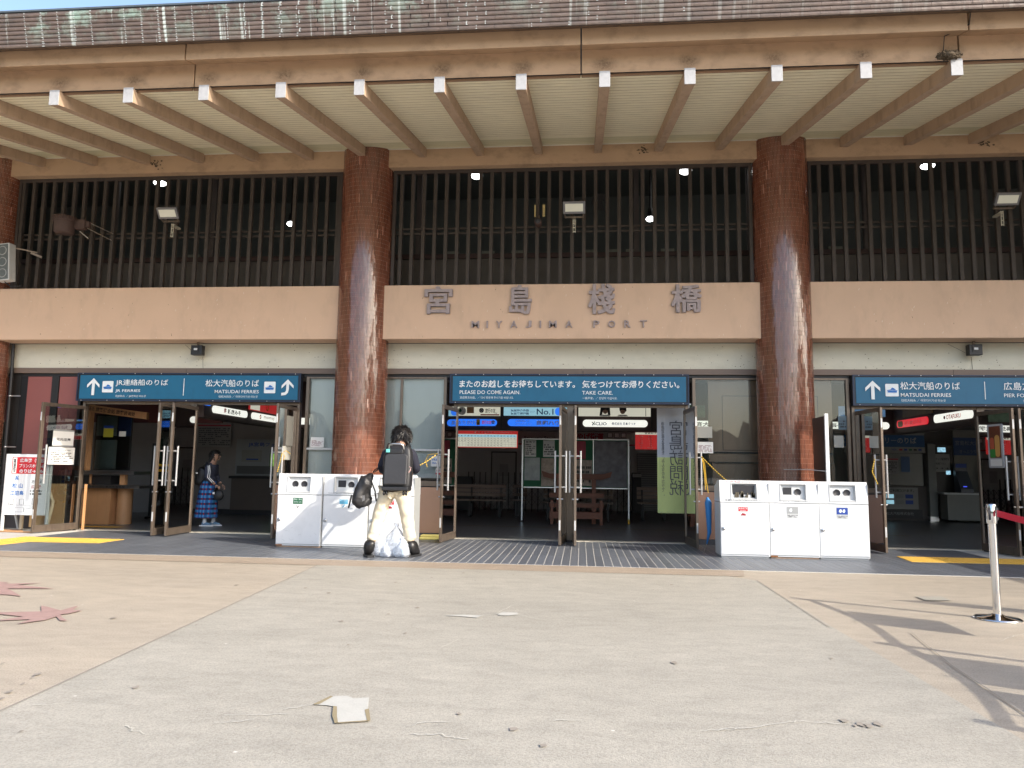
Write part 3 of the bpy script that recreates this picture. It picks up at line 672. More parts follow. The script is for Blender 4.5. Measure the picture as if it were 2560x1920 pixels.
for ei, (a, ml, mr, b, angs) in enumerate(((-8.72, -6.80, -6.67, -4.88, (-14, -4, 3, 1)), (-2.08, -.25, -.12, 1.68, (-6, -5, 2, 4)), (4.38, 6.22, 6.36, 8.15, (5, 6, 3, 2)))):
    f = MB(); f.box(a-.06, a-.012, 12.40, 12.50, 0, 2.24).box(b+.012, b+.06, 12.40, 12.50, 0, 2.24).box(ml+.012, mr-.012, 12.41, 12.49, 0, 2.24).box(a-.06, b+.06, 12.40, 12.50, 2.241, 2.30)
    f.box(a-.012, b+.012, 12.42, 12.48, 2.205, 2.24)
    en = f.build('entrance_frame', BRONZE, T, .003)
    for li, hx in enumerate((a, ml, mr, b)):
        leaves[(ei, li)] = leaf(T, hx, angs[li], 0, tapes=(ei == 0 and li == 2))
    MB().box(ml+.0, mr-.0, 12.33, 12.409, 0, .035).build('door_stop_block', DARKM, en)
# hall shell ------------------------------------------------
hs = MB().box(-14, 14, 12.63, 24, 3.1, 3.2); structure(hs.build('hall_ceiling', CEIL))
structure(MB().box(-3.9, 14, 22.6, 22.7, 0, 3.1).build('hall_back_wall', mat('hall_wall_grey', (.50,.50,.49), .7)))
structure(MB().box(-14, -6.98, 17.56, 17.66, 0, 3.1).box(-6.98, -6.88, 17.56, 22.7, 0, 3.1).box(-6.88, -3.9, 22.6, 22.7, 0, 3.1).build('hall_left_wall', mat('hall_wall_brown', (.27,.245,.23), .7)))
structure(MB().box(-14.1, -14, 12.6, 22.7, 0, 3.1).box(14, 14.1, 12.6, 22.7, 0, 3.1).box(-30, XA, 12.4, 12.6, 0, 7).box(-14, 14, 24, 24.1, 0, 3.2).build('hall_side_wall', WALLI))

# ============================================================ SIGNS
def ship(parent, x, z, y, s):
    """ferry pictogram on a white square"""
    rect((x, y, z), s, s, m=SIGNW, parent=parent, name='pictogram_square', t=.004, r=s*.07)
    q = lambda pts, nm: MB().prism([(a*s, b*s) for a, b in pts], (x, y-.0045, z), (1,0,0), (0,0,1), (0,-1,0), .002).build(nm, PBLUE, parent)
    q([(-.40,-.02),(.40,-.02),(.33,-.17),(-.30,-.17)], 'ship_hull'); q([(-.32,.01),(-.12,.05),(.0,.20),(.12,.16),(.2,.10),(.3,.01)], 'ship_deck'); q([(-.36,-.19),(-.1,-.17),(.1,-.20),(.36,-.18),(.36,-.205),(.1,-.225),(-.1,-.195),(-.36,-.215)], 'ship_wave')
PBLUE = mat('pictogram_blue', (.02,.16,.50), .5)
def arrow(parent, x, z, y, s, curved=False):
    hd = [(0,.5),(.38,.12),(.38,-.06),(.085,.22),(.085,-.5),(-.085,-.5),(-.085,.22),(-.38,-.06),(-.38,.12)]
    if curved: hd = [(.10,.5),(.48,.12),(.48,-.06),(.185,.22),(.185,-.12),(.14,-.32),(.0,-.46),(-.28,-.5),(-.28,-.33),(-.06,-.30),(.01,-.20),(.015,-.08),(.015,.22),(-.28,-.06),(-.28,.12)]
    MB().prism([(a*s, b*s) for a, b in hd], (x, y-.003, z), (1,0,0), (0,0,1), (0,-1,0), .003).build('arrow', SIGNW, parent)
def bluesign(x0, x1, label):
    t = thing('direction_sign', label, 'sign', ((x0+x1)/2, 12.34, 2.25))
    f = MB().box(x0, x1, 12.30, 12.398, 2.25, 2.745)
    f.build('sign_case', mat('sign_case_dark', (.03,.035,.045), .4, metal=.4), t, .004)
    rect(((x0+x1)/2, 12.293, 2.497), (x1-x0)-.10, .415, m=SIGNB, parent=t, name='sign_face', t=.006)
    fb = MB()
    for z in (2.262, 2.733): fb.box(x0, x1, 12.282, 12.2995, z-.012, z+.012)
    for x in (x0+.012, x1-.012): fb.box(x-.012, x+.012, 12.282, 12.2995, 2.275, 2.72)
    fb.build('frame_strip', mat('sign_frame_navy', (.02,.03,.06), .4, metal=.3), t)
    bs = MB()
    for k in range(9):
        for z in (2.262, 2.733): bs.lathe((x0+.1+k*(x1-x0-.2)/8, 12.279, z), [(.001,0),(.008,.001),(.009,.004)], 8, axis='y')
    join_stuff(bs.build('screw', STEEL, t)); return t
yF = 12.285
s1 = bluesign(-8.84, -4.78, 'long blue sign over the left doors reading JR FERRIES and MATSUDAI FERRIES')
arrow(s1, -8.53, 2.50, yF, .30); ship(s1, -8.265, 2.50, yF, .20)
text('JR連絡船のりば', (-7.64, yF, 2.57), .96, .125, m=SIGNW, parent=s1, bold=.006)
text('JR FERRIES', (-7.89, yF, 2.425), .46, .06, m=SIGNW, parent=s1, bold=.006)
text('往JR码头 ／ JR연락선 타는곳', (-7.83, yF, 2.335), .56, .042, m=SIGNW, parent=s1)
rect((-6.87, yF, 2.50), .012, .30, m=SIGNW, parent=s1, name='divider', t=.002)
text('松大汽船のりば', (-6.0, yF, 2.57), .96, .125, m=SIGNW, parent=s1, bold=.006)
text('MATSUDAI FERRIES', (-5.91, yF, 2.425), .79, .058, m=SIGNW, parent=s1, bold=.006)
text('往松大码头 ／ 마쯔다이기선 타는곳', (-5.88, yF, 2.338), .70, .042, m=SIGNW, parent=s1)
ship(s1, -5.325, 2.50, yF, .20); arrow(s1, -5.035, 2.50, yF, .28, True)
s2 = bluesign(-2.20, 1.745, 'long blue sign over the middle doors reading PLEASE DO COME AGAIN. TAKE CARE.')
text('またのお越しをお待ちしています。', (-1.07, yF, 2.575), 1.93, .125, m=SIGNW, parent=s2, bold=.016, shear=.05)
text('気をつけてお帰りください。', (.80, yF, 2.575), 1.58, .125, m=SIGNW, parent=s2, bold=.016, shear=.05)
text('PLEASE DO COME AGAIN.', (-1.52, yF, 2.435), 1.02, .062, m=SIGNW, parent=s2, bold=.006)
text('TAKE CARE.', (.26, yF, 2.435), .50, .06, m=SIGNW, parent=s2, bold=.006)
text('欢迎再次光临。／ 다시 방문해 주시기를 바랍니다.', (-1.575, yF, 2.345), .90, .042, m=SIGNW, parent=s2)
text('一路平安。／ 안녕히 가십시오.', (.30, yF, 2.345), .57, .042, m=SIGNW, parent=s2)
s3 = bluesign(4.31, 8.30, 'blue sign over the right doors with a divider and PIER FOR HIROSHIMA running off frame')
arrow(s3, 4.615, 2.50, yF, .30); ship(s3, 4.91, 2.50, yF, .20)
text('松大汽船のりば', (5.49, yF, 2.57), .90, .125, m=SIGNW, parent=s3, bold=.006)
text('MATSUDAI FERRIES', (5.42, yF, 2.425), .76, .058, m=SIGNW, parent=s3, bold=.006)
text('往松大码头 ／ 마쯔다이기선 타는곳', (5.38, yF, 2.338), .67, .042, m=SIGNW, parent=s3)
rect((6.31, yF, 2.50), .012, .28, m=SIGNW, parent=s3, name='divider', t=.002)
text('広島方面', (6.86, yF, 2.57), .54, .125, m=SIGNW, parent=s3, bold=.006)
text('PIER FOR HIROSHIMA', (7.02, yF, 2.425), .86, .058, m=SIGNW, parent=s3, bold=.006)
text('往广岛 ／ 히로시마 방면', (7.12, yF, 2.338), .50, .042, m=SIGNW, parent=s3)
# raised bronze lettering on the band
nm = thing('raised_lettering', 'raised bronze characters 宮島棧橋 over MIYAJIMA PORT on the tan band', 'lettering', (-.3, 11.93, 3.35))
yb = 11.915
for ch, px, wd, hg in (('宮', -2.36, .45, .45), ('島', -1.0, .35, .47), ('棧', .32, .41, .48), ('橋', 1.67, .46, .44)):
    cb_ = MB()   # one cast character: the stroke is swept a little to give it a brush-like weight
    for q_, (dx, dz) in enumerate(((-.011,-.008),(.011,-.008),(-.011,.008),(.011,.008),(0,0))): text(ch, (px+dx, yb-.0006*q_, 3.925+dz), wd, hg, t=.043, mb=cb_)
    cb_.build('character', BRZL, nm)
for ch, x in zip('MIYAJIMAPORT', (-1.725, -1.53, -1.335, -1.09, -.852, -.657, -.455, -.193, .25, .495, .745, 1.0)):
    wdt = {'M': .125, 'I': .024, 'Y': .10, 'A': .11, 'J': .10, 'P': .10, 'O': .115, 'R': .10, 'T': .11}[ch]
    text(ch, (x-.012, yb+.01, 3.515), wdt, .115, m=BRZL, parent=nm, bold=.012, t=.034, name='letter')

# ============================================================ RECYCLING BINS
def sticker(parent, x, z, y, w_, h_, kind):
    if kind == 'can':
        rect((x, y, z), w_, h_, m=LGREY, parent=parent, name='sticker', t=.0015)
        rect((x, y-.0015, z+h_*.18), w_*.9, h_*.52, m=GREEN, parent=parent, name='sticker_band', t=.001)
        text('びん・かん', (x, y-.0026, z+h_*.33), w_*.8, h_*.13, m=SIGNW, parent=parent, bold=.02); text('BOTTLES  CANS', (x, y-.0026, z+h_*.1), w_*.7, h_*.08, m=SIGNW, parent=parent)
        rect((x, y-.0015, z-h_*.27), w_*.9, h_*.34, m=PAPER, parent=parent, name='sticker_picture', t=.001)
        MB().prism([(-.018,.012),(-.008,.012),(.0,-.016),(.016,.012),(.024,.010),(.006,-.022),(-.006,-.022)], (x, y-.0026, z-h_*.27), (1,0,0), (0,0,1), (0,-1,0), .001).build('bottle_symbol', INK, parent)
    elif kind == 'pet':
        b_ = mat('pet_sticker_blue', (.12,.42,.60), .5)
        rect((x, y, z), w_, h_, m=PAPER, parent=parent, name='sticker', t=.0015); rect((x, y-.0015, z+h_*.22), w_*.95, h_*.5, m=b_, parent=parent, name='sticker_band', t=.001)
        text('ペットボトル', (x, y-.0026, z+h_*.33), w_*.85, h_*.14, m=SIGNW, parent=parent, bold=.02)
        MB().prism([(-.022,-.018),(-.010,-.026),(.008,-.010),(.022,.018),(.014,.022),(-.002,.004)], (x, y-.0026, z-h_*.22), (1,0,0), (0,0,1), (0,-1,0), .001).build('bottle_symbol', b_, parent)
    elif kind == 'burn':
        rect((x, y, z), w_, h_, m=PAPER, parent=parent, name='sticker', t=.0015); rect((x, y-.0015, z+h_*.24), w_*.96, h_*.48, m=RED, parent=parent, name='sticker_band', t=.001)
        text('もえるごみ', (x, y-.0026, z+h_*.34), w_*.85, h_*.17, m=SIGNW, parent=parent, bold=.02); text('BURNABLE', (x, y-.0026, z+h_*.11), w_*.6, h_*.09, m=SIGNW, parent=parent, bold=.01)
        MB().prism([(-.036,-.022),(-.030,-.004),(-.020,-.010),(-.008,.018),(.002,.0),(.012,.014),(.022,-.006),(.034,-.002),(.038,-.022)], (x, y-.0026, z-h_*.27), (1,0,0), (0,0,1), (0,-1,0), .001).build('flame_symbol', REDD, parent)
    else:
        rect((x, y, z), w_, h_, m=LGREY, parent=parent, name='sticker', t=.0015); c_ = GREYP if kind == 'petgrey' else BLUE
        rect((x, y-.0015, z+h_*.15), w_*.92, h_*.55, m=c_, parent=parent, name='sticker_band', t=.001)
        bt = [(-.045,-.01),(-.02,-.025),(-.004,.0),(-.012,.026),(-.034,.02)]
        for sx in ((-.0,) if kind == 'petgrey' else (0, .045)): MB().prism([(a+sx*1, c) for a, c in bt], (x, y-.0026, z+h_*.15), (1,0,0), (0,0,1), (0,-1,0), .001).build('bottle_symbol', SIGNW, parent)
        faketext((x, y-.0026, z-h_*.32), w_*.85, h_*.22, 3, INK, parent, seed=3)
def recycling_bin(x0, yfn, kind, opening, label, text_=None, group='white recycling bins', rust=False, wd=.662, hood_t=None):
    """front lower edge runs at y = yfn(x); profile lives in y,z"""
    x1 = x0+wd-.006; xm = (x0+x1)/2; y = yfn(xm); dp = .43
    t = thing('recycling_bin', label, 'bin', (xm, y+.2, 0), group)
    U = (0,1,0); V = (0,0,1); Nn = (1,0,0)
    MB().prism([(0,.03),(0,.752),(dp,.752),(dp,.03)], (x0,y,0), U, V, Nn, x1-x0).build('cabinet', BINW, t, .008)
    MB().box(x0+.012, x1-.012, y+.015, y+dp-.01, 0, .029).build('plinth', mat('bin_plinth_rust', (.35,.25,.18), .8, var=.4, vs=20) if rust else GREYP, t)
    MB().box(x0+.01, x1-.01, y-.004, y-.0005, .06, .735).build('door', BINW, t, .004)
    MB().box(x0+.0, x1-.0, y-.003, y+.004, .753, .760).build('hood_gap', GREYP, t); MB().box(x0+.006, x1-.006, y-.0045, y-.0005, .050, .056).build('door_gap', GREYP, t); MB().box(x1-.0005, x1+.0045, y+.01, y+.40, .03, 1.02).build('side_gap', GREYP, t)
    # hood with the slanted front and the chamfered back
    fx = lambda z: .0+(z-.762)*.11      # front lean
    zt = 1.055
    hood = MB()
    ow, oh = (.34, .215); oz = .905
    oa, ob = xm-ow/2-.02*(kind == 'can'), xm+ow/2-.02*(kind == 'can'); za, zb = oz-oh/2, oz+oh/2
    pf = lambda x, z, d=0: (x, y+fx(z)+d, z)
    # front face around the opening
    hood.add([pf(x0,.762),pf(x1,.762),pf(x1,zt),pf(x0,zt),pf(oa,za),pf(ob,za),pf(ob,zb),pf(oa,zb)], [(0,1,5,4),(1,2,6,5),(2,3,7,6),(3,0,4,7)])
    hood.add([pf(x0,zt),pf(x1,zt),(x1,y+.17,zt),(x0,y+.17,zt),(x0,y+dp,.965),(x1,y+dp,.965),(x0,y+dp,.762),(x1,y+dp,.762),pf(x0,.762),pf(x1,.762)],
             [(0,1,2,3),(3,2,5,4),(4,5,7,6),(0,3,4,6,8),(1,9,7,5,2)])
    hd = hood.build('hood', BINW, t)
    # recessed moulded surround
    fr = MB(); dpt = .035
    r2 = lambda g: [pf(oa+g,za+g), pf(ob-g,za+g), pf(ob-g,zb-g), pf(oa+g,zb-g)]
    def ring(a, da, b, db, n0): 
        A = [(p[0], p[1]+da, p[2]) for p in a]; B = [(p[0], p[1]+db, p[2]) for p in b]; fr.add(A+B, [(i, (i+1) % 4, 4+(i+1) % 4, 4+i) for i in range(4)])
    ring(r2(-.014), -.004, r2(0), -.008, 0); ring(r2(0), -.008, r2(.018), dpt, 0)
    inn = r2(.018); lo = (oa+.018, za+.018); 
    fr.add([(p[0], p[1]+dpt, p[2]) for p in inn], [(0,1,2,3)])
    fr.build('opening_surround', LGREY if kind != 'open' else GREYP, hd, .004)
    dk = MB(); yy = y+fx(oz)+dpt-.004
    cxs = (oa+ob)/2
    def disc(cx, r): dk.lathe((cx, yy, oz), [(.0005,0),(r*.96,0),(r,-.003)], 28, axis='y')
    if opening == 'circles': disc(cxs-.066, .047); disc(cxs+.066, .047)
    elif opening == 'square_circle':
        rect((cxs-.07, yy, oz), .115, .125, mb=dk, t=.003); disc(cxs+.068, .047)
    else: rect((cxs, yy-.001, oz), ow-.045, oh-.045, mb=dk, t=.003)
    dk.build('hole', INK, hd)
    if opening == 'wide':
        gb = MB(); rr = random.Random(2)
        for k in range(16):
            a = oa+.04+rr.random()*(ow-.08); gb.box(a, a+rr.uniform(.01, .03), yy-.012, yy-.005, za+.025, za+.025+rr.uniform(.02, .09))
        join_stuff(gb.build('rubbish', mat('rubbish_brown', (.12,.10,.07), .8, var=.6, vs=60), hd))
    MB().lathe((x0+.045, y-.022, .40), [(.001,0),(.022,.002),(.026,.01),(.024,.018)], 20, axis='y').build('lock', STEEL, t)
    if rust: MB().box(x0+.005, x0+.10, y-.0055, y-.0045, .032, .046).build('rust_stain', mat('rust_orange', (.30,.11,.03), .9, var=.4, vs=50), t)
    sticker(t, xm-.02, .635, y-.0055, {'can': .155, 'pet': .13, 'burn': .13}.get(kind, .16), {'burn': .12, 'pet': .13}.get(kind, .165), kind)
    if text_: text(text_, (xm, y-.001+.002, .785), .52, .024, m=INK, parent=t, bold=.008, frame=((1,0,0),(0,.11,.99),(0,-1,.1)))
    if hood_t: text(hood_t, (xm-.06, y+.025, 1.035), .40, .022, m=REDD, parent=t, bold=.008, frame=((1,0,0),(0,.11,.99),(0,-1,.1)))
    return t
fL = lambda x: 10.53+(x+4.36)*.06
recycling_bin(-4.37, fL, 'can', 'circles', 'white bin with two round holes and a green sticker, leftmost of the left row', rust=True)
recycling_bin(-3.705, fL, 'pet', 'square_circle', 'white bin with a square and a round hole, half hidden behind the black drawstring bag', 'ペットボトルのフタ・ラベルは取ってもえるゴミへ')
recycling_bin(-3.04, fL, 'burn', 'wide', 'white bin with red flame sticker directly behind the man with the black backpack', '家庭ごみは捨てないでください')
fR = lambda x: 10.60+(x-1.9)*.045
recycling_bin(1.905, fR, 'burn', 'wide', 'white bin with wide open mouth and red burnable sticker, left of the right row', '家庭ごみは捨てないでください', hood_t='たばこの吸い殻は捨てないでください')
recycling_bin(2.57, fR, 'petgrey', 'square_circle', 'white bin with grey sticker and two unlike holes, middle of the right row', 'ペットボトルのフタ・ラベルは取ってもえるゴミへ', rust=True)
recycling_bin(3.235, fR, 'blue', 'circles', 'white bin with two round holes and blue sticker, rightmost of the right row')

# ============================================================ QUEUE BARRIER
def stanchion(x, y, label, belt_to=None, h=.93):
    t = thing('queue_post', label, 'post', (x, y, 0), 'queue posts with red belt')
    MB().lathe((x, y, 0), [(.001,.0),(.175,.0),(.178,.008),(.16,.018),(.06,.03),(.045,.04),(.03,.045),(.0,.045)], 40).build('base', CHROME, t)
    MB().lathe((x, y, 0), [(.0305,.04),(.0305,h-.13)], 32).build('tube', CHROME, t)
    MB().lathe((x, y, 0), [(.036,h-.16),(.038,h-.155),(.038,h-.01),(.034,h),(.0005,h)], 32).build('head', CHROME, t)
    for a in (225, 315, 135): MB().bar((x+.038*math.cos(rad(a)), y+.038*math.sin(rad(a)), h-.13), (x+.038*math.cos(rad(a)), y+.038*math.sin(rad(a)), h-.03), .022, .008).build('slot', INK, t)
    if belt_to:
        b = MB(); p0 = Vector((x+.02, y-.042, h-.075)); p1 = Vector((belt_to[0], belt_to[1]+.04, h-.075)); n = 12
        P = [p0.lerp(p1, i/n)-Vector((0,0,.06*math.sin(math.pi*i/n))) for i in range(n+1)]
        for a, c in zip(P, P[1:]):
            b.add([a+Vector((0,0,-.026)), c+Vector((0,0,-.026)), c+Vector((0,0,.026)), a+Vector((0,0,.026)), a+Vector((.002,0,-.026)), c+Vector((.002,0,-.026)), c+Vector((.002,0,.026)), a+Vector((.002,0,.026))], [(0,1,2,3),(7,6,5,4),(3,2,6,7),(0,4,5,1)])
        b.build('belt', BELT, t)
    return t
stanchion(3.385, 6.60, 'polished steel queue post with a red belt at the right edge of the plaza', (3.46, 4.77))
stanchion(3.46, 4.77, 'second polished queue post, outside the frame to the right, casting its shadow in', (3.28, 3.10))
stanchion(3.28, 3.10, 'third polished queue post, outside the frame towards the camera')
for y0, y1, x, lb in ((5.55, 6.10, 3.47, 'white notice board hung from the red belt beside the first queue post'), (3.92, 4.62, 3.40, 'white notice board hung from the belt beyond the second queue post'), (3.22, 3.80, 3.38, 'white notice board hung from the belt nearest the camera')):
    n_ = thing('hanging_notice', lb, 'notice', (x, (y0+y1)/2, .4))
    MB().box(x-.004, x+.004, y0, y1, .40, .80).build('board', PAPER, n_); MB().box(x-.002, x+.002, y0+.08, y0+.10, .801, .86).box(x-.002, x+.002, y1-.10, y1-.08, .801, .86).build('hook', STEEL, n_)
k_ = thing('shadow_block', 'unseen cream block added off to the right to cast a large shadow', 'shadow caster', (11.2, 7.4, 0))  # unseen block, added to throw the large shadow over the right-hand tiles
MB().box(9.6, 12.6, 4.2, 10.2, 0, 2.9).build('shadow_block_wall', LINT, k_); MB().box(9.45, 12.75, 3.2, 10.35, 2.901, 3.05).build('shadow_block_top', TRANS, k_)
v_ = thing('shadow_board', 'slim white board added out of view to the right to cast a shadow', 'sign', (4.45, 6.68, 0))  # unseen board, added to throw a narrow shadow in from the right
MB().box(4.25, 4.65, 6.66, 6.69, .25, .90).build('board', PAPER, v_); MB().box(4.25, 4.28, 6.64, 6.71, 0, .249).box(4.62, 4.65, 6.64, 6.71, 0, .249).build('foot', STEEL, v_)

# ============================================================ THE HALL: lit sign soffit and what hangs or stands inside
HB = thing('sign_soffit', 'dark U-shaped bulkhead carrying the lit advertising panels inside the hall', 'bulkhead', (0, 16.7, 2.04))
MB().box(-7.1, 6.9, 16.505, 16.9, 2.03, 3.09).box(-7.1, -6.80, 12.9, 16.504, 2.03, 3.09).box(6.60, 6.9, 12.9, 16.504, 2.03, 3.09).build('bulkhead', mat('bulkhead_brown', (.055,.035,.032), .6), HB)
jn = MB()
for x in (-5.1, -3.42, -1.77, -.12, 1.53, 3.18, 4.83): jn.box(x-.01, x+.01, 16.495, 16.504, 2.05, 3.08)
join_stuff(jn.build('joint_strip', DARKM, HB))
ADV = {}
def advert(face, c, w, h, m, label, pill=True):
    t = thing('lit_sign' if pill else 'advert_panel', label, 'lit sign' if pill else 'advert', c)
    o = rect(c, w, h, face=face, m=m, parent=t, name='lamp_face', t=.03, r=h*.49 if pill else 0)
    return t
yc = 16.47
def F_(y): return y
a = advert('-y', (-2.55, yc, 2.195), 1.36, .15, PILLB, 'blue lit capsule sign with かけ and a yellow tag, left of the middle doors')
text('のりかけ', (-2.55, yc-.003, 2.19), .42, .085, m=SIGNW, parent=a, bold=.02); rect((-2.29, yc-.001, 2.2), .08, .13, m=YEL, parent=a, name='tag_patch', t=.002); text('元祖', (-2.29, yc-.004, 2.2), .045, .11, m=INK, parent=a, vert=True)
text('旅行の友', (-2.10, yc-.003, 2.2), .22, .085, m=PANR, parent=a, bold=.02)
fl = MB()
for k in range(5):
    an = rad(72*k+90); fl.lathe((-1.955+.026*math.cos(an), yc-.003, 2.205+.026*math.sin(an)), [(.0005,0),(.016,0),(.017,.003)], 12, axis='y', mi=k % 3)
fl.build('flower_mark', [RED, YEL, GREEN], a)
a = advert('-y', (-.93, yc, 2.20), 1.40, .155, PILLB, 'blue lit capsule sign reading 良和ハウス, behind the middle door post')
text('お部屋探しの', (-1.30, yc-.003, 2.235), .30, .045, m=SIGNW, parent=a, bold=.012); text('ベストパートナー', (-1.28, yc-.003, 2.17), .38, .045, m=SIGNW, parent=a, bold=.012); text('良和ハウス', (-.66, yc-.003, 2.2), .66, .105, m=SIGNW, parent=a, bold=.035)
a = advert('-y', (.735, yc, 2.20), 1.41, .155, PILLW, 'white lit capsule sign reading CLIO 日本クリオ over the notice board')
text('CLIO', (.43, yc-.003, 2.19), .245, .07, m=BLUE, parent=a, bold=.02); text('株式会社 日本クリオ', (.92, yc-.003, 2.195), .52, .065, m=BLUE, parent=a, bold=.014)
fl = MB()
for dx, dz, r_, mi in ((0,0,.018,1),(-.03,.022,.014,0),(.02,.03,.013,2),(-.02,-.028,.015,0),(.025,-.02,.012,2)): fl.lathe((.27+dx, yc-.003, 2.195+dz), [(.0005,0),(r_*.9,0),(r_,.003)], 12, axis='y', mi=mi)
fl.build('round_mark', [BLUE, mat('print_teal', (.03,.3,.35), .5), GREEN], a)
a = advert('-y', (5.75, yc, 2.20), 1.50, .15, PILLW, 'white lit capsule sign reading グランドホテル left of the right doorway')
text('安芸グランドホテル', (5.72, yc-.003, 2.2), 1.05, .085, m=INK, parent=a, bold=.016)
a = advert('-y', (2.55, yc, 2.20), 1.25, .15, PILLW, 'white lit capsule sign reading 経済大学 behind the glass strip')
text('広島経済大学', (2.45, yc-.003, 2.2), .95, .10, m=INK, parent=a, bold=.018)
a = advert('-y', (-5.65, yc, 2.19), 1.6, .15, PILLW, 'plain white lit capsule sign at the far end of the left doorway')
a = advert('-y', (-2.35, yc, 2.445), 1.10, .20, PANCR, 'cream advert panel with a plate of food and a diamond crest', False)
text('旅行の友', (-2.02, yc-.003, 2.46), .23, .10, m=INK, parent=a, bold=.014); text('本舗', (-1.90, yc-.003, 2.405), .06, .03, m=INK, parent=a)
cm = MB().lathe((-2.22, yc-.003, 2.465), [(.0005,0),(.052,0),(.054,.003)], 24, axis='y').build('crest_disc', INK, a)
dm = MB()
for dx, dz in ((0,.022),(0,-.022),(.022,0),(-.022,0)): dm.prism([(dx,dz+.017),(dx-.017,dz),(dx,dz-.017),(dx+.017,dz)], (-2.22,yc-.0035,2.465), (1,0,0), (0,0,1), (0,-1,0), .001)
dm.build('crest_diamonds', PAPER, a); rect((-2.03, yc-.001, 2.368), .42, .026, m=RED, parent=a, name='red_strip', t=.002)
MB().lathe((-2.66, yc-.003, 2.45), [(.0005,0),(.085,0),(.095,.004)], 24, axis='y').build('plate', PAPER, a); MB().lathe((-2.70, yc-.006, 2.46), [(.0005,0),(.035,0),(.037,.003)], 16, axis='y').build('greens', GREEN, a); rect((-2.47, yc-.001, 2.47), .16, .14, m=WOODO, parent=a, name='picture', t=.002)
a = advert('-y', (-.99, yc, 2.455), 1.46, .20, PANC, 'pale blue advert panel reading No.1 over the blue capsule sign', False)
text('賃貸仲介件数', (-1.36, yc-.003, 2.47), .41, .055, m=BLUE, parent=a, bold=.02); text('賃貸管理戸数', (-1.36, yc-.003, 2.40), .41, .055, m=BLUE, parent=a, bold=.02)
text('No.1', (-.80, yc-.003, 2.445), .37, .13, m=BLUE, parent=a, bold=.012); text('エリア', (-1.08, yc-.003, 2.44), .10, .04, m=BLUE, parent=a); rect((-.45, yc-.001, 2.45), .26, .17, m=PILLB, parent=a, name='blue_patch', t=.002, r=.07)
a = advert('-y', (.72, yc, 2.455), 1.57, .20, PANCR, 'cream advert panel with two smiling children in white', False)
HM = [SKIN, HAIR, PAPER, INK]
for x, lg in ((.52, True), (.90, False)):
    hd_ = MB()
    if lg: hd_.prism([(-.10,.10),(.10,.10),(.115,-.08),(.06,-.08),(.05,.02),(-.05,.02),(-.07,-.08),(-.125,-.09)], (x,yc-.003,2.455), (1,0,0), (0,0,1), (0,-1,0), .001, 1)
    else: hd_.prism([(-.07,.10),(.075,.10),(.085,.02),(.06,.0),(-.05,.01),(-.07,.03)], (x,yc-.003,2.455), (1,0,0), (0,0,1), (0,-1,0), .001, 1)
    hd_.lathe((x, yc-.005, 2.462), [(.0005,0),(.05,0),(.056,.003)], 20, axis='y', mi=0)
    hd_.prism([(-.05,.07),(.05,.07),(.048,.03),(0,.045),(-.048,.03)], (x,yc-.006,2.455), (1,0,0), (0,0,1), (0,-1,0), .001, 1)
    hd_.prism([(-.12,-.10),(-.08,-.065),(.08,-.065),(.12,-.10)], (x,yc-.004,2.457), (1,0,0), (0,0,1), (0,-1,0), .001, 2)
    hd_.prism([(-.02,-.018),(.0,-.026),(.02,-.018),(.0,-.020)], (x,yc-.0062,2.455), (1,0,0), (0,0,1), (0,-1,0), .001, 3).prism([(-.03,.012),(-.012,.012),(-.012,.006),(-.03,.006)], (x,yc-.0062,2.46), (1,0,0), (0,0,1), (0,-1,0), .001, 3).prism([(.012,.012),(.03,.012),(.03,.006),(.012,.006)], (x,yc-.0062,2.46), (1,0,0), (0,0,1), (0,-1,0), .001, 3)
    hd_.build('printed_child', HM, a)
rect((1.40, yc-.001, 2.455), .012, .19, m=INK, parent=a, name='rule', t=.002)
a = advert('-y', (2.20, yc, 2.48), .95, .26, mat('dim_photo_green', (.06,.09,.06), .5, var=.6, vs=8, emit=.12), 'dim landscape advert panel above 経済大学', False)
a = advert('-y', (5.95, yc, 2.50), .95, .22, mat('dim_photo_blue', (.10,.20,.34), .5, var=.6, vs=6, emit=.25), 'dim blue building advert panel by the right doorway', False)
# left wall of the U (faces +x)
xl = -6.77
for y, s_, lb, mm, tm_ in ((13.9, '新庄みそ', 'white lit capsule sign reading 新庄みそ slanting over the left doorway', PILLW, INK), (15.55, 'momiji', 'white lit capsule sign with an orange leaf mark, right of 新庄みそ', PILLW, mat('print_tan', (.35,.20,.13), .5))):
    a = advert('+x', (xl, y, 2.195), 1.42, .135, mm, lb)
    text(s_, (xl+.003, y+.12, 2.195), .55, .095, face='+x', m=tm_, parent=a, bold=.03 if s_[0] == '新' else 0)
    if s_[0] == '新': text('井', (xl+.003, y-.26, 2.2), .10, .10, face='+x', m=RED, parent=a, bold=.06)
    else:
        fl = MB()
        for k in range(6): fl.lathe((xl+.003, y-.33+.026*math.cos(rad(60*k)), 2.195+.035*math.sin(rad(60*k))), [(.0005,0),(.014,0),(.015,.003)], 10, axis='x')
        fl.build('flower_mark', mat('print_orange', (.6,.16,.05), .5), a)
a = advert('+x', (xl, 15.45, 2.42), 1.5, .22, PANR, 'red advert panel with a gold crest and cream end over the left doorway', False)
rect((xl+.002, 14.95, 2.42), .45, .2, face='+x', m=PANCR, parent=a, name='cream_patch', t=.002); MB().lathe((xl+.003, 15.55, 2.42), [(.05,0),(.075,0),(.076,.003)], 8, axis='x').build('gold_crest', YEL, a)
a = advert('+x', (xl, 12.96, 2.30), .22, .12, PILLB, 'small blue lit panel at the near end of the left bulkhead', False)
xr = 6.58
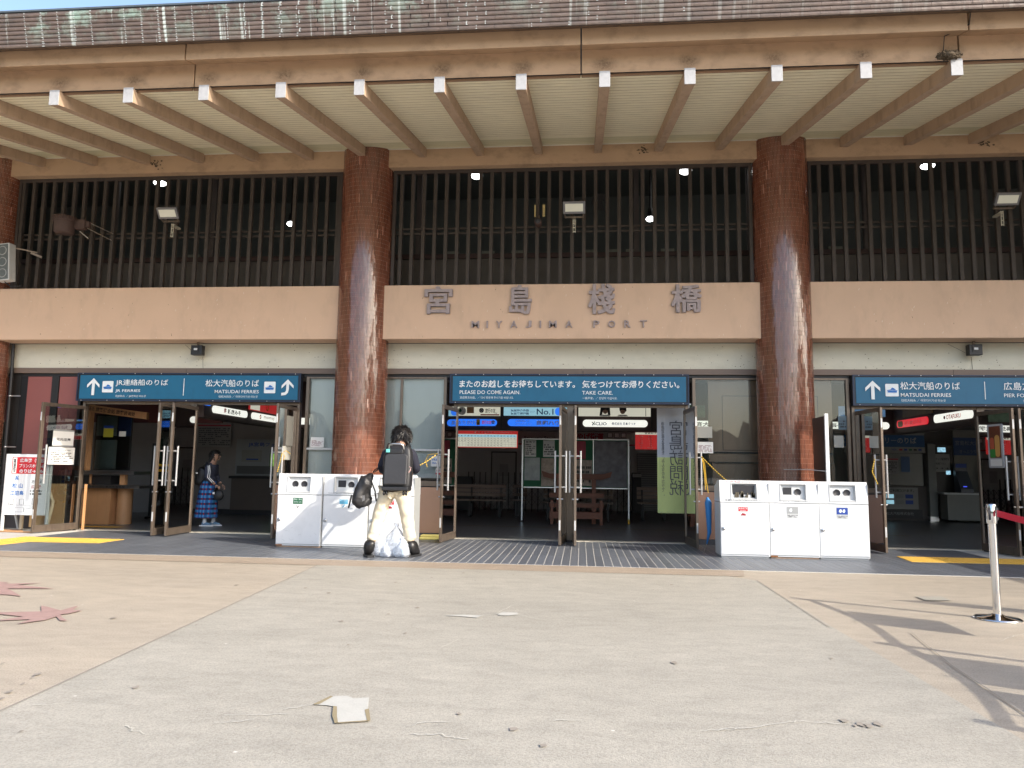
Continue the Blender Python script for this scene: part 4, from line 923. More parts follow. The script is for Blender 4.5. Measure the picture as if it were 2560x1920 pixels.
for y, s_, lb, mm, tm_ in ((15.6, 'お好み焼・鉄板焼 ちんちくりん', 'red lit capsule sign with white writing over the right doorway', PILLR, SIGNW), (13.95, 'OTAFUKU', 'white lit capsule sign reading OTAFUKU over the right doorway', PILLW, RED)):
    a = advert('-x', (xr, y, 2.215), 1.40, .15, mm, lb)
    text(s_, (xr-.003, y-.05, 2.215), .80 if mm is PILLR else .52, .08, face='-x', m=tm_, parent=a, bold=.02)
    if mm is PILLW: MB().lathe((xr-.003, y+.28, 2.215), [(.0005,0),(.03,0),(.032,.003)], 16, axis='x').build('round_mark', RED, a)
    else: rect((xr-.003, y+.52, 2.215), .24, .12, face='-x', m=mat('okonomi_photo', (.35,.22,.06), .5, var=.7, vs=30), parent=a, name='food_photo', t=.001, r=.05)
a = advert('-x', (xr, 15.35, 2.44), 1.3, .2, mat('black_gold_print', (.05,.03,.01), .5, var=1, vs=9, emit=.1), 'black and gold advert panel over the red capsule sign', False)
# timetables
a = thing('timetable_board', 'lit red and white departure board reading 宮島 → 宮島口', 'timetable', (-2.25, 17.4, 1.67))
rect((-2.27, 17.40, 1.865), 1.58, .40, m=PANR, parent=a, name='board', t=.05); rect((-2.23, 17.395, 1.83), 1.46, .30, m=PANCR, parent=a, name='grid_sheet', t=.004); rect((-2.23, 17.390, 1.94), 1.44, .06, m=PANC, parent=a, name='hour_row', t=.004)
text('宮 島 → 宮島口', (-2.30, 17.39, 2.025), .42, .045, m=SIGNW, parent=a, bold=.02); text('Miyajima-Miyajimaguchi', (-1.83, 17.39, 2.025), .42, .03, m=SIGNW, parent=a)
gm = MB()
for k in range(19): gm.box(-2.93+.0775*k-.001, -2.93+.0775*k+.001, 17.389, 17.3905, 1.685, 1.905)
for k in range(5): gm.box(-2.95, -1.51, 17.389, 17.3905, 1.69+.053*k, 1.692+.053*k)
join_stuff(gm.build('grid_line', INK, a)); tb = MB()
for h_ in range(5, 23): text(str(h_), (-2.93+.0775*(h_-4.3), 17.384, 1.94), .035, .03, mb=tb)
tb.build('hour_figures', INK, a); tb = MB(); rr = random.Random(5)
for c_ in range(18):
    for r_, mn in enumerate(('15', '30', '45', '55')[:4 if 2 < c_ < 14 else (2 if c_ < 16 else 1)]): text(mn, (-2.93+.0775*(c_+.7), 17.388, 1.88-.053*r_), .035, .024, mb=tb)
tb.build('minute_figures', INK, a)
a = thing('departure_list', 'red departure list with white times from 7:00, beside the hanging banner', 'timetable', (1.6, 17.4, 1.67))
rect((1.62, 17.40, 1.87), .76, .40, m=PANR, parent=a, name='board', t=.05); rect((1.62, 17.395, 2.04), .76, .07, m=PANCR, parent=a, name='heading_strip', t=.004); text('宮島松大汽船', (1.66, 17.389, 2.04), .42, .045, m=INK, parent=a, bold=.016)
tb = MB()
for c_, col in enumerate((('7:00','30','45','8:00','15','30'), ('8:45','9:05','20','35','50','10:05'))):
    for r_, q in enumerate(col): text(q, (1.385+.21*c_-.0045*len(q), 17.394, 1.965-.052*r_), .022*len(q), .034, mb=tb, bold=.01)
tb.build('times', SIGNW, a)
a = thing('shop_sign', 'long grey sign reading Souvenir Store above the notice board', 'sign', (-.1, 19, 1.88))
rect((-.1, 19, 2.0), 3.0, .30, m=mat('shop_sign_grey', (.36,.36,.34), .6), parent=a, name='board', t=.04); text('Souvenir Store', (-1.05, 18.99, 1.97), .8, .10, m=INK, parent=a); text('おみやげ街道', (.06, 18.99, 2.02), 1.0, .19, m=REDD, parent=a, bold=.03)
for k in range(3): rect((.72+.17*k, 18.99, 2.06), .12, .12, m=INK, parent=a, name='icon', t=.003); rect((.72+.17*k, 18.986, 2.06), .10, .10, m=PAPER, parent=a, name='icon_face', t=.003)
MB().box(-1.6, 1.5, 18.98, 19.02, 1.80, 1.835).build('stripe', REDD, a)
# notice board on two steel legs
nb_ = thing('notice_board', 'green felt notice board of posters on two steel legs inside the middle doors', 'notice board', (-.13, 16.95, 0))
MB().box(-1.30, 1.03, 16.96, 16.98, .78, 1.85).build('felt_panel', GREEN, nb_)
fb = MB(); fb.box(-1.34, 1.07, 16.93, 16.99, 1.85, 1.87).box(-1.34, 1.07, 16.93, 16.99, .765, .785).box(-1.34, -1.31, 16.93, 16.99, .02, 1.849).box(1.04, 1.07, 16.93, 16.99, .02, 1.849).box(.262, .278, 16.935, 16.96, .786, 1.849)
fb.build('frame', STEEL, nb_); MB().box(1.035, 1.075, 16.925, 16.995, .0, .10).build('yellow_foot', YEL, nb_); MB().box(-1.345, -1.305, 16.925, 16.995, .0, .04).build('foot', DARKM, nb_)
pdark = mat('poster_street_photo', (.13,.12,.14), .4, var=.9, vs=7); ppink = mat('poster_red', (.35,.02,.05), .5, var=.4, vs=8); pfood = mat('poster_food', (.42,.33,.26), .5, var=.6, vs=14); pgrey = mat('poster_clear_sleeve', (.34,.37,.36), .25, var=.3, vs=9)
def poster(x0, x1, z0, z1, m, lb, y=16.952, rows=0, head=None):
    t = thing('poster', lb, 'poster', ((x0+x1)/2, y, z0)); rect(((x0+x1)/2, y, (z0+z1)/2), x1-x0, z1-z0, m=m, parent=t, name='sheet', t=.002)
    if rows: faketext(((x0+x1)/2, y-.003, (z0+z1)/2-.05*(z1-z0)), (x1-x0)*.85, (z1-z0)*.7, rows, INK, t, seed=int(abs(x0*100)))
    if head: text(head, ((x0+x1)/2, y-.003, z1-(z1-z0)*.1), (x1-x0)*.8, (z1-z0)*.1, m=INK, parent=t, bold=.02)
    return t
poster(-1.28, -1.02, 1.46, 1.83, PAPER, 'white poster with black photo blocks, top left of the notice board', rows=6, head='宮島で')
poster(-.86, -.60, 1.46, 1.83, PAPER, 'white poster with a small green photo, second along the notice board top', rows=5)
poster(-1.28, -.93, .93, 1.44, pgrey, 'large crumpled clear sleeve at the left of the notice board')
poster(-.90, -.60, .80, 1.43, pfood, 'brown food poster with bowls below the second white poster')
poster(-.46, -.30, 1.40, 1.83, ppink, 'narrow dark red poster left of the middle door post')
poster(-.12, .10, 1.42, 1.82, ppink, 'crimson poster right of the middle door post')
poster(-.18, .24, .82, 1.40, pfood, 'pale map poster low on the notice board by the right handle', rows=4)
poster(.29, 1.02, .80, 1.83, pdark, 'large dark street-scene poster filling the right third of the notice board')
# torii-shaped wooden stand
tt = thing('torii_bench', 'red-brown wooden bench with a torii gate back in front of the notice board', 'bench', (-.1, 16.7, 0))
MB().prism([(-.78,.11),(-.6,.05),(.6,.05),(.78,.11),(.74,-.02),(.55,-.07),(-.55,-.07),(-.74,-.02)], (-.1,16.70,1.04), (1,0,0), (0,0,1), (0,1,0), .08).build('torii_lintel', TORII, tt)
for x in (-.50, .28): MB().box(x-.045, x+.045, 16.70, 16.78, 0, .965).build('post', TORII, tt)
for z in (.62, .40): MB().box(-.7, .50, 16.66, 16.70, z-.045, z+.045).build('back_rail', TORII, tt)
MB().box(-.68, .46, 16.35, 16.66, .21, .27).box(-.68, .46, 16.34, 16.37, .13, .209).build('seat', TORII, tt)
for x in (-.66, .40): MB().box(x, x+.06, 16.36, 16.42, 0, .52).build('leg', TORII, tt)
def bench(x0, x1, y, label):
    t = thing('waiting_bench', label, 'bench', ((x0+x1)/2, y, 0), 'wooden benches in the hall')
    for k in range(3): MB().box(x0, x1, y+.40+.02*k, y+.43+.02*k, .50+.10*k, .585+.10*k).build('back_slat', BENCH, t)
    for k in range(4): MB().box(x0, x1, y+.10*k, y+.085+.10*k, .40, .43).build('seat_slat', BENCH, t)
    for x in (x0+.12, (x0+x1)/2, x1-.12):
        MB().box(x-.02, x+.02, y+.02, y+.42, .37, .399).box(x-.02, x+.02, y+.40, y+.44, .04, .72).box(x-.02, x+.02, y+.04, y+.08, .04, .37).box(x-.02, x+.02, y, y+.46, 0, .039).build('leg_frame', DARKM, t)
    return t
bench(-3.55, -1.85, 18.1, 'dark wooden waiting bench left of the notice board'); bench(-1.72, -1.35, 18.5, 'short end of a bench between the long bench and the notice board post')
bench(1.35, 2.6, 18.1, 'dark wooden waiting bench right of the notice board'); bench(-.9, .75, 17.6, 'waiting bench standing behind the torii bench')
def gate(x0, x1, y, z0, z1, label, spike=True):
    t = thing('folding_gate', label, 'gate', ((x0+x1)/2, y, z0)); n = int((x1-x0)/.165); dx = (x1-x0)/n
    for i in range(n+1): MB().box(x0+i*dx-.013, x0+i*dx+.013, y-.012, y+.012, z0, z1+(.0 if spike else 0)).build('upright', BLACKP, t)
    zb = z0; hgt = dx*1.25; zz = z1-(.26 if spike else 0); d = MB()
    while zz-hgt > zb-.02:
        for i in range(n):
            d.bar((x0+i*dx, y-.014, zz-hgt), (x0+(i+1)*dx, y-.014, zz), .014, .006).bar((x0+i*dx, y+.014, zz), (x0+(i+1)*dx, y+.014, zz-hgt), .014, .006)
        zz -= hgt
    join_stuff(d.build('lattice', BLACKP, t)); return t
gate(-3.25, -1.75, 21.6, .0, 1.09, 'black folding gate across the wall left of the notice board'); gate(-1.55, 1.35, 21.2, .0, .80, 'black folding gate behind the benches, under the notice board', False)
wd_ = thing('wall_door', 'grey flush door with a paper notice on the back wall', 'door', (-2.30, 22.55, 0)); MB().box(-2.68, -1.98, 22.54, 22.58, 0, 1.67).build('door_leaf', mat('door_grey', (.42,.42,.41), .5), wd_); MB().box(-2.72, -1.94, 22.57, 22.6, 0, 1.71).build('door_frame', DARKM, wd_); rect((-2.32, 22.53, 1.15), .26, .36, m=mat('door_notice', (.30,.30,.30), .6), parent=wd_, name='notice', t=.002)
sh_ = thing('roller_shutter', 'grey ribbed roller shutter right of the notice board', 'shutter', (2.5, 22.5, 0))
for k in range(26): MB().box(1.65, 3.6, 22.50-.012*(k % 2 == 0), 22.56, .02+.065*k, .078+.065*k).build('shutter_slat', mat('shutter_grey', (.16,.16,.16), .45, metal=.3) if k == 0 else bpy.data.materials['shutter_grey'], sh_)
bx_ = thing('black_cabinet', 'black box standing by the shutter behind the right bench', 'cabinet', (1.6, 21.9, 0)); MB().box(1.46, 1.72, 21.8, 22.1, 0, 1.13).build('body', BLACKP, bx_, .01); MB().box(1.47, 1.71, 21.79, 21.799, 1.0, 1.1).build('panel', GREYP, bx_)
bx_ = thing('dark_counter', 'dark counter box left of the folding gate', 'counter', (-3.5, 21.5, 0)); MB().box(-3.9, -3.1, 21.3, 21.55, 0, .93).build('body', BLACKP, bx_, .01); MB().box(-3.92, -3.08, 21.28, 21.57, .931, .955).build('top', DARKM, bx_)
# hanging cloth banner, seen from behind so its writing is mirrored
bn = thing('hanging_banner', 'white and lime cloth banner with 宮島訪問税 seen in mirror writing inside the right middle door', 'banner', (1.55, 12.9, .47))
b = MB(); n = 8; zs = [2.30, 1.42, .47]
for (za, zb), mi in (((2.30, 1.405), 0), ((1.405, .47), 1)):
    g_ = []
    for i in range(n+1):
        x = 1.285+(1.835-1.285)*i/n; g_.append([(x, 12.90+.008*math.sin(i*1.1+z), z) for z in (za, (za+zb)/2, zb)])
    for i in range(n):
        for j in range(2): b.quad(g_[i][j], g_[i+1][j], g_[i+1][j+1], g_[i][j+1], mi)
    
b.build('cloth', [mat('banner_white', (.55,.55,.58), .8), mat('banner_lime', (.60,.66,.26), .8, var=.12, vs=3)], bn)
GI = mat('banner_print_grey', (.10,.10,.12), .7)
text('宮島訪問税', (1.60, 12.885, 1.40), .235, 1.26, m=GI, parent=bn, bold=-.004, mirror=True, vert=True)
text('持続可能な宮島を、みんなのチカラで。', (1.38, 12.885, 1.38), .05, 1.25, m=GI, parent=bn, mirror=True, vert=True)
MB().bar((1.27,12.90,2.31), (1.86,12.90,2.31), .02).build('rod', STEEL, bn)
# left doorway: information counter
ic = thing('information_counter', 'wooden information counter with glazed hatch and rounded post just inside the left door', 'counter', (-9.2, 13.9, 0))
MB().box(-10.6, -9.02, 13.75, 14.3, 0, .70).build('counter_front', WOODO, ic); MB().box(-10.6, -9.05, 13.76, 14.3, .76, .93).build('pass_shelf_back', BLACKP, ic)
MB().box(-10.6, -8.50, 13.62, 14.2, .96, 1.02).build('counter_shelf', STEEL, ic); MB().box(-10.6, -8.36, 13.60, 14.0, .695, .75).build('lower_rail', STEEL, ic)
text('Tourist Information 案内所 問合所', (-9.1, 13.595, .722), .9, .03, m=INK, parent=ic)
MB().lathe((-8.85, 13.95, 0), [(.14,0),(.14,.69)], 32).build('round_post', WOODO, ic); MB().box(-8.86, -8.76, 13.75, 13.85, .76, .955).build('shelf_post', WOODO, ic); MB().box(-9.45, -9.43, 13.70, 13.75, .76, .955).build('divider', WOODO, ic)
MB().box(-9.60, -9.47, 13.62, 13.74, 1.03, 2.35).build('door_jamb', WOODO, ic)
MB().box(-9.45, -8.70, 13.78, 13.80, 1.04, 2.12).build('hatch_frame', DARKM, ic); MB().box(-9.42, -8.98, 13.765, 13.775, 1.06, 1.62).box(-9.42, -9.0, 13.765, 13.775, 1.70, 2.09).build('curtain', mat('hatch_curtain', (.22,.26,.25), .5, var=.2, vs=5), ic)
MB().box(-8.98, -8.72, 13.766, 13.776, 1.70, 2.09).build('blue_poster', mat('hatch_blue', (.02,.05,.16), .5), ic); pane(-9.44, -8.71, 1.04, 2.12, 13.74, GLASSD, ic)
rect((-9.15, 13.73, 1.77), .20, .19, m=mat('notice_yellow', (.45,.42,.04), .6), parent=ic, name='notice', t=.002); rect((-9.15, 13.728, 1.87), .20, .05, m=BLUE, parent=ic, name='notice_head', t=.002); rect((-8.86, 13.73, 1.74), .14, .10, m=PAPER, parent=ic, name='notice', t=.002)
sg = thing('information_sign', 'orange-brown fascia sign with 안내소 and 旅客待合処 in the left doorway', 'sign', (-8.95, 13.55, 2.05))
MB().prism([(-9.62,2.31),(-8.25,2.14),(-8.25,2.01),(-9.62,2.17)], (0,13.50,0), (1,0,0), (0,0,1), (0,1,0), .08).build('board', WOODO, sg)
ang = math.atan2(-.165, 1.37); fr_ = ((math.cos(ang), 0, math.sin(ang)), (-math.sin(ang), 0, math.cos(ang)), (0,-1,0))
text('안내소 旅客待合処 旅客咨询处', (-9.0, 13.495, 2.165), 1.05, .085, m=INK, parent=sg, bold=.014, frame=fr_)
MB().box(-14, -7.2, 14.4, 14.45, 2.0, 3.08).build('upper_board', mat('maroon_board', (.085,.015,.015), .6), sg)
bk = thing('brochure_rack', 'grey brochure rack on castors beside the information counter', 'rack', (-8.35, 14.6, 0))
for k in range(6): MB().box(-8.62+.02*k, -8.20-.0*k, 14.55+.03*k, 14.62+.03*k, .12+.14*k, .22+.14*k).build('tray', mat('rack_grey', (.22,.22,.20), .6, var=.4, vs=25) if k == 0 else bpy.data.materials['rack_grey'], bk)
MB().box(-8.64, -8.62, 14.5, 14.9, .05, 1.0).box(-8.20, -8.18, 14.5, 14.9, .05, 1.0).build('side_frame', DARKM, bk)
for x in (-8.6, -8.22): MB().lathe((x, 14.6, .03), [(.001,-.012),(.03,-.01),(.03,.01),(.001,.012)], 12, axis='x').build('castor', BLACKP, bk)
dk = thing('dark_screen', 'black partition screen behind the brochure rack', 'screen', (-8.95, 15.6, 0)); MB().box(-9.35, -8.55, 15.6, 15.65, .05, 1.62).build('panel', BLACKP, dk); MB().box(-8.7, -8.65, 15.4, 15.8, 0, .049).box(-9.3, -9.25, 15.4, 15.8, 0, .049).build('foot', DARKM, dk)
# JR counter and map
mp = thing('wall_map', 'white poster map with a red header on the left hall wall', 'map', (-8.93, 17.5, 1.6)); rect((-8.93, 17.5, 1.91), .86, .60, m=mat('map_paper', (.30,.29,.28), .6), parent=mp, name='sheet', t=.01); rect((-8.93, 17.488, 2.13), .84, .04, m=REDD, parent=mp, name='header', t=.002); faketext((-8.93, 17.487, 1.86), .76, .44, 9, mat('map_ink', (.10,.10,.11), .6), mp, seed=12)
jr = thing('ticket_window', 'JR ferry ticket window with a white header and counter behind the girl', 'ticket window', (-7.7, 17.5, 0))
MB().box(-8.30, -6.99, 17.40, 17.55, .93, 1.80).build('window_surround', mat('jr_board', (.27,.28,.29), .5), jr); text('JR宮島フェリー', (-7.52, 17.395, 1.67), .95, .115, m=BLUE, parent=jr, bold=.016)
MB().box(-8.26, -7.0, 17.392, 17.40, .97, 1.16).build('hatch_opening', mat('hatch_grey', (.10,.10,.10), .3), jr); MB().box(-8.38, -6.99, 17.25, 17.54, .86, .92).build('counter_top', DARKM, jr); MB().box(-8.34, -6.99, 17.32, 17.54, .12, .859).build('counter_front', mat('jr_front', (.11,.085,.07), .6), jr); MB().box(-9.5, -6.99, 17.40, 17.54, 0, .119).build('skirting', BLACKP, jr)
rect((-7.9, 17.39, 1.40), .5, .28, m=mat('jr_notice', (.24,.24,.22), .5), parent=jr, name='notice', t=.003); rect((-7.88, 17.386, 1.32), .3, .03, m=BLUE, parent=jr, name='ferry_print', t=.002); rect((-7.46, 17.39, .60), .34, .46, m=mat('suit_poster', (.25,.26,.27), .6), parent=jr, name='poster', t=.003); rect((-7.46, 17.386, .33), .34, .16, m=BLUE, parent=jr, name='poster_foot', t=.003); text('ic', (-7.46, 17.385, .70), .2, .12, m=REDD, parent=jr, bold=.03)
# a lit view through a small window: trees outside the far side of the hall
vw = thing('far_window', 'small window showing bright green trees, behind the left doorway handle', 'window', (-7.28, 17.36, 1.16))
MB().box(-7.44, -7.05, 17.375, 17.385, 1.15, 1.47).build('frame', DARKM, vw); rect((-7.25, 17.372, 1.31), .34, .30, m=mat('sunlit_foliage_view', (.16,.30,.06), .8, var=1.0, vs=22, emit=.5), parent=vw, name='view', t=.002)
# right doorway: ferry booth, ticket machines
fb_ = thing('ferry_booth', 'ferry ticket booth with a white and blue header reading フェリーのりば in the right doorway', 'booth', (8.0, 20.6, 0))
MB().box(7.0, 8.95, 20.5, 20.9, 0, .88).build('booth_base', WALLD, fb_); MB().box(6.9, 8.94, 20.46, 20.50, 1.75, 2.36).build('header_board', mat('booth_white', (.36,.36,.34), .6), fb_); MB().box(6.9, 8.93, 20.45, 20.459, 1.90, 2.21).build('blue_strip', mat('booth_blue', (.01,.09,.25), .5), fb_)
text('宮島口行きフェリーのりば', (7.75, 20.444, 2.07), 1.95, .17, m=mat('booth_lettering', (.45,.47,.48), .6), parent=fb_, bold=.016); text('宮島松大汽船', (8.17, 20.454, 2.29), .68, .09, m=INK, parent=fb_, bold=.02); text('VISA', (8.16, 20.454, 1.83), .14, .045, m=BLUE, parent=fb_, bold=.02)
for k, m_ in enumerate((REDD, BLUE, GREEN, INK, BLUE)): rect((8.33+.12*k, 20.454, 1.83), .085, .05, m=m_, parent=fb_, name='card_mark', t=.003, r=.02)
MB().box(7.0, 8.9, 20.52, 20.56, .90, 1.74).build('booth_window', mat('booth_glass', (.13,.14,.135), .2), fb_); rect((8.02, 20.50, 1.40), .5, .42, m=mat('booth_notice', (.26,.25,.25), .5), parent=fb_, name='notice', t=.003); rect((8.02, 20.496, 1.58), .5, .04, m=REDD, parent=fb_, name='notice_head', t=.003); faketext((8.02, 20.495, 1.38), .42, .3, 6, INK, fb_, seed=8); rect((8.45, 20.50, 1.45), .22, .4, m=mat('booth_notice_blue', (.06,.13,.28), .5), parent=fb_, name='notice', t=.003)
rect((8.15, 20.49, .57), 1.15, .56, m=mat('card_poster', (.25,.25,.24), .5), parent=fb_, name='card_poster', t=.004); text('カードがご利用頂けます。', (8.15, 20.484, .77), .95, .08, m=INK, parent=fb_, bold=.014); text('宮島松大汽船株式会社', (8.15, 20.44, .18), .85, .08, m=mat('booth_foot_text', (.30,.30,.30), .5), parent=fb_); MB().box(7.2, 8.8, 20.445, 20.499, .05, .285).build('booth_foot', BLACKP, fb_)
for k in range(8): rect((7.78+.24*(k % 4), 20.484, .62-.15*(k//4)), .19, .10, m=[GREEN, PANC, mat('card_grey', (.2,.2,.2), .5) if k == 0 else bpy.data.materials['card_grey'], BLUE][k % 4 if k else 2], parent=fb_, name='card_mark', t=.002)
pl = thing('white_pillar', 'grey square pillar between the booth and the ticket machines', 'pillar', (9.0, 20.4, 0)); MB().box(8.95, 9.14, 20.35, 20.7, .0, 2.0).build('shaft', mat('pillar_grey', (.22,.23,.22), .6), pl); MB().box(8.94, 9.15, 20.34, 20.71, 0, .12).build('base_guard', STEEL, pl)
w3 = thing('booth_side_window', 'dark window frame with small bright panes right of the ferry booth', 'window', (9.35, 20.4, .9))
MB().box(9.15, 9.62, 20.45, 20.52, .72, 1.95).build('frame', DARKM, w3); rect((9.34, 20.44, 1.84), .20, .12, m=mat('bright_outside_view', (.20,.36,.45), .8, var=1, vs=20, emit=.6), parent=w3, name='pane', t=.004); rect((9.32, 20.44, 1.50), .42, .46, m=mat('booth_notice2', (.30,.30,.29), .5), parent=w3, name='notice', t=.004); text('チケット販売機を', (9.32, 20.434, 1.60), .38, .07, m=INK, parent=w3, bold=.01); text('ご利用下さい', (9.28, 20.434, 1.48), .3, .06, m=INK, parent=w3, bold=.01); text('→ → →', (9.32, 20.434, 1.36), .34, .05, m=INK, parent=w3, bold=.02); rect((9.48, 20.44, 1.25), .11, .10, m=bpy.data.materials['bright_outside_view'], parent=w3, name='pane', t=.004)
rw = structure(MB().box(9.62, 9.72, 15.5, 20.5, 0, 3.09).build('hall_right_wall', mat('hall_wall_pale', (.26,.26,.23), .8))) if False else None
tc = thing('machine_counter', 'pale counter under the ticket machines in the right doorway', 'counter', (9.9, 19.9, 0)); MB().box(9.12, 11.2, 19.95, 20.4, .70, .74).build('top', LGREY, tc); MB().box(9.22, 11.1, 20.0, 20.4, .06, .699).build('front', mat('counter_grey', (.26,.26,.24), .7), tc)
sn = thing('machine_wall', 'pale wall with a blue sign 宮島松大汽船 behind the ticket machines', 'wall', (10.4, 20.45, 0)); MB().box(9.63, 11.6, 20.42, 20.5, 0, 2.35).build('panel', mat('machine_wall_pale', (.24,.235,.21), .8), sn); rect((10.05, 20.41, 1.93), .85, .46, m=mat('machine_sign_blue', (.01,.05,.16), .5), parent=sn, name='sign_face', t=.01); text('宮島松大汽船', (10.02, 20.399, 2.02), .70, .12, m=mat('machine_sign_text', (.25,.27,.30), .5), parent=sn); text('きっぷうりば', (10.02, 20.399, 1.80), .5, .09, m=bpy.data.materials['machine_sign_text'], parent=sn)
for k, x in enumerate((9.70, 10.30)):
    q = thing('ticket_machine', 'slanted ticket machine, %s of two on the pale counter' % ('left' if k == 0 else 'right'), 'ticket machine', (x, 20.1, .74))
    MB().prism([(0,0),(.0,.10),(.26,.55),(.26,.75),(.34,.75),(.34,0)], (x-.14,20.0,.741), (0,1,0), (0,0,1), (1,0,0), .30).build('body', mat('machine_blue_grey', (.08,.09,.11), .4), q); rect((x+.01, 20.25, 1.43), .26, .10, m=BLUE, parent=q, name='head_panel', t=.004); rect((x-.02, 20.03, .86), .09, .10, m=SCRN, parent=q, name='keypad', t=.004)

# ============================================================ FITTINGS ON THE FACADE
def floodlight(x, z, label, lean):
    t = thing('floodlight', label, 'floodlight', (x, 11.95, z-.35), 'floodlights in front of the slats')
    c = Vector((x, 11.72, z)); U = Vector((1,0,0)); V = Vector((0,-math.sin(rad(lean)), math.cos(rad(lean)))); Nn = U.cross(V)*1.0
    if Nn.y > 0: Nn = -Nn
    fr = (U, V, Nn)
    rect(c, .36, .20, m=mat('lamp_body_grey', (.17,.17,.18), .5, metal=.3) if 'lamp_body_grey' not in bpy.data.materials else bpy.data.materials['lamp_body_grey'], parent=t, name='housing', t=.045, frame=fr, bevel=.006)
    rect(c+Nn*.004-V*-.0, .29, .125, m=LEDF, parent=t, name='led_panel', t=.003, frame=fr)
    b = MB(); b.bar(c-U*.15-V*.10-Nn*.02, c-U*.15-V*.16-Nn*.06, .02).bar(c+U*.15-V*.10-Nn*.02, c+U*.15-V*.16-Nn*.06, .02).bar(c-U*.15-V*.16-Nn*.06, c+U*.15-V*.16-Nn*.06, .025)
    b.build('bracket', BRONZE, t)
    g = MB().box(x-.022, x-.012, 11.90, 11.915, z-.36, z-.12).box(x+.012, x+.022, 11.90, 11.915, z-.36, z-.12)
    for k in range(4): g.box(x-.012, x+.012, 11.90, 11.915, z-.35+.07*k, z-.335+.07*k)
    g.box(x-.03, x+.03, 11.915, 12.118, z-.16, z-.13)
    join_stuff(g.build('slotted_rail', mat('galvanised', (.5,.47,.38), .5, metal=.3) if 'galvanised' not in bpy.data.materials else bpy.data.materials['galvanised'], t))
floodlight(-7.05, 5.42, 'grey floodlight on a slotted rail in front of the left slats', 35)
floodlight(-.13, 5.39, 'grey floodlight on a slotted rail in front of the middle slats', 25)
floodlight(6.52, 5.40, 'grey floodlight in front of the right slats at the photo edge', 35)
sp = thing('column_speaker', 'grey column loudspeaker with mesh front at the left edge', 'loudspeaker', (-9.95, 11.75, 4.25))
ang = rad(-9); U = Vector((math.cos(ang), 0, math.sin(ang)))*1; V = Vector((-math.sin(ang)*-1*-1, 0, math.cos(ang))); V = Vector((-math.sin(ang), 0, math.cos(ang)))
c = Vector((-9.97, 11.70, 4.60)); fr = (U, V*-1*-1, Vector((0,-1,0))); V2 = Vector((math.sin(rad(-5)), 0, math.cos(rad(-5)))); U2 = Vector((V2.z, 0, -V2.x)); fr = (U2, V2, Vector((0,-1,0)))
rect(c, .24, .66, m=LGREY, parent=sp, name='case', t=.16, frame=fr, bevel=.01); rect(c+Vector((0,-.004,0)), .205, .62, m=mat('speaker_mesh', (.11,.125,.125), .6, var=.3, vs=30), parent=sp, name='mesh_front', t=.004, frame=fr)
for k in (.2, 0, -.2): MB().lathe(c+V2*k+Vector((0,-.0085,0)), [(.066,0),(.073,.001),(.08,.003)], 24, axis='y').build('cone_ring', GREYP, sp)
MB().bar(c+V2*.30+Vector((.02,.1,0)), (-9.62,12.05,4.86), .02).bar((-9.70,12.0,4.84), (-9.55,12.08,4.78), .035).build('bracket', BRONZE, sp)
MB().tube([c-V2*.34+Vector((0,.05,0)), c-V2*.42+Vector((.08,.1,0)), c-V2*.38+Vector((.2,.2,0))], .008).build('cable', BLACKP, sp)
hn = thing('horn_lamp', 'rust-brown bucket-shaped lamp with a ribbed rim before the left slats', 'lamp', (-8.85, 11.7, 5.05)); RUST = mat('rust_brown_paint', (.075,.045,.038), .7, var=.2, vs=15, stain=.4, st_scale=(5,5,3))
MB().lathe((-8.87, 11.68, 5.08), [(.001,0),(.14,.0),(.155,.02),(.165,.20),(.165,.205)], 32).build('bucket', RUST, hn); MB().lathe((-8.87, 11.68, 5.285), [(.165,0),(.185,.0),(.185,.08),(.17,.085),(.001,.09)], 32).build('rim', RUST, hn)
rb = MB()
for k in range(28):
    a_ = 2*math.pi*k/28; rb.bar((-8.87+.187*math.cos(a_), 11.68+.187*math.sin(a_), 5.29), (-8.87+.187*math.cos(a_), 11.68+.187*math.sin(a_), 5.36), .012)
join_stuff(rb.build('rib', RUST, hn)); MB().box(-8.71, -8.52, 11.70, 11.80, 5.17, 5.33).box(-8.52, -8.46, 11.72, 11.78, 5.20, 5.30).build('arm_block', RUST, hn)
MB().bar((-8.5,11.75,5.30), (-8.26,12.1,5.20), .012).bar((-8.5,11.75,5.19), (-8.28,12.1,5.08), .012).bar((-8.60,11.7,5.12), (-8.50,11.8,5.02), .014).build('threaded_rod', STEEL, hn)
cc = thing('security_camera', 'small brown security camera clamped to a slat, left of the middle floodlight', 'camera', (-.72, 11.95, 5.05))
MB().lathe((-.72, 11.93, 5.20), [(.001,-.16),(.05,-.155),(.06,-.13),(.06,.02),(.045,.06),(.001,.065)], 24, axis='y').build('body', RUST, cc); MB().lathe((-.72, 11.765, 5.20), [(.045,0),(.04,-.004),(.001,-.006)], 20, axis='y').build('lens', INK, cc)
MB().box(-.80, -.775, 12.08, 12.115, 5.38, 5.58).box(-.66, -.62, 12.08, 12.115, 5.38, 5.58).build('clamp_plate', mat('zinc_yellow', (.45,.36,.16), .5), cc); MB().bar((-.72,11.95,5.24), (-.72,12.11,5.40), .02).build('stem', BRONZE, cc)
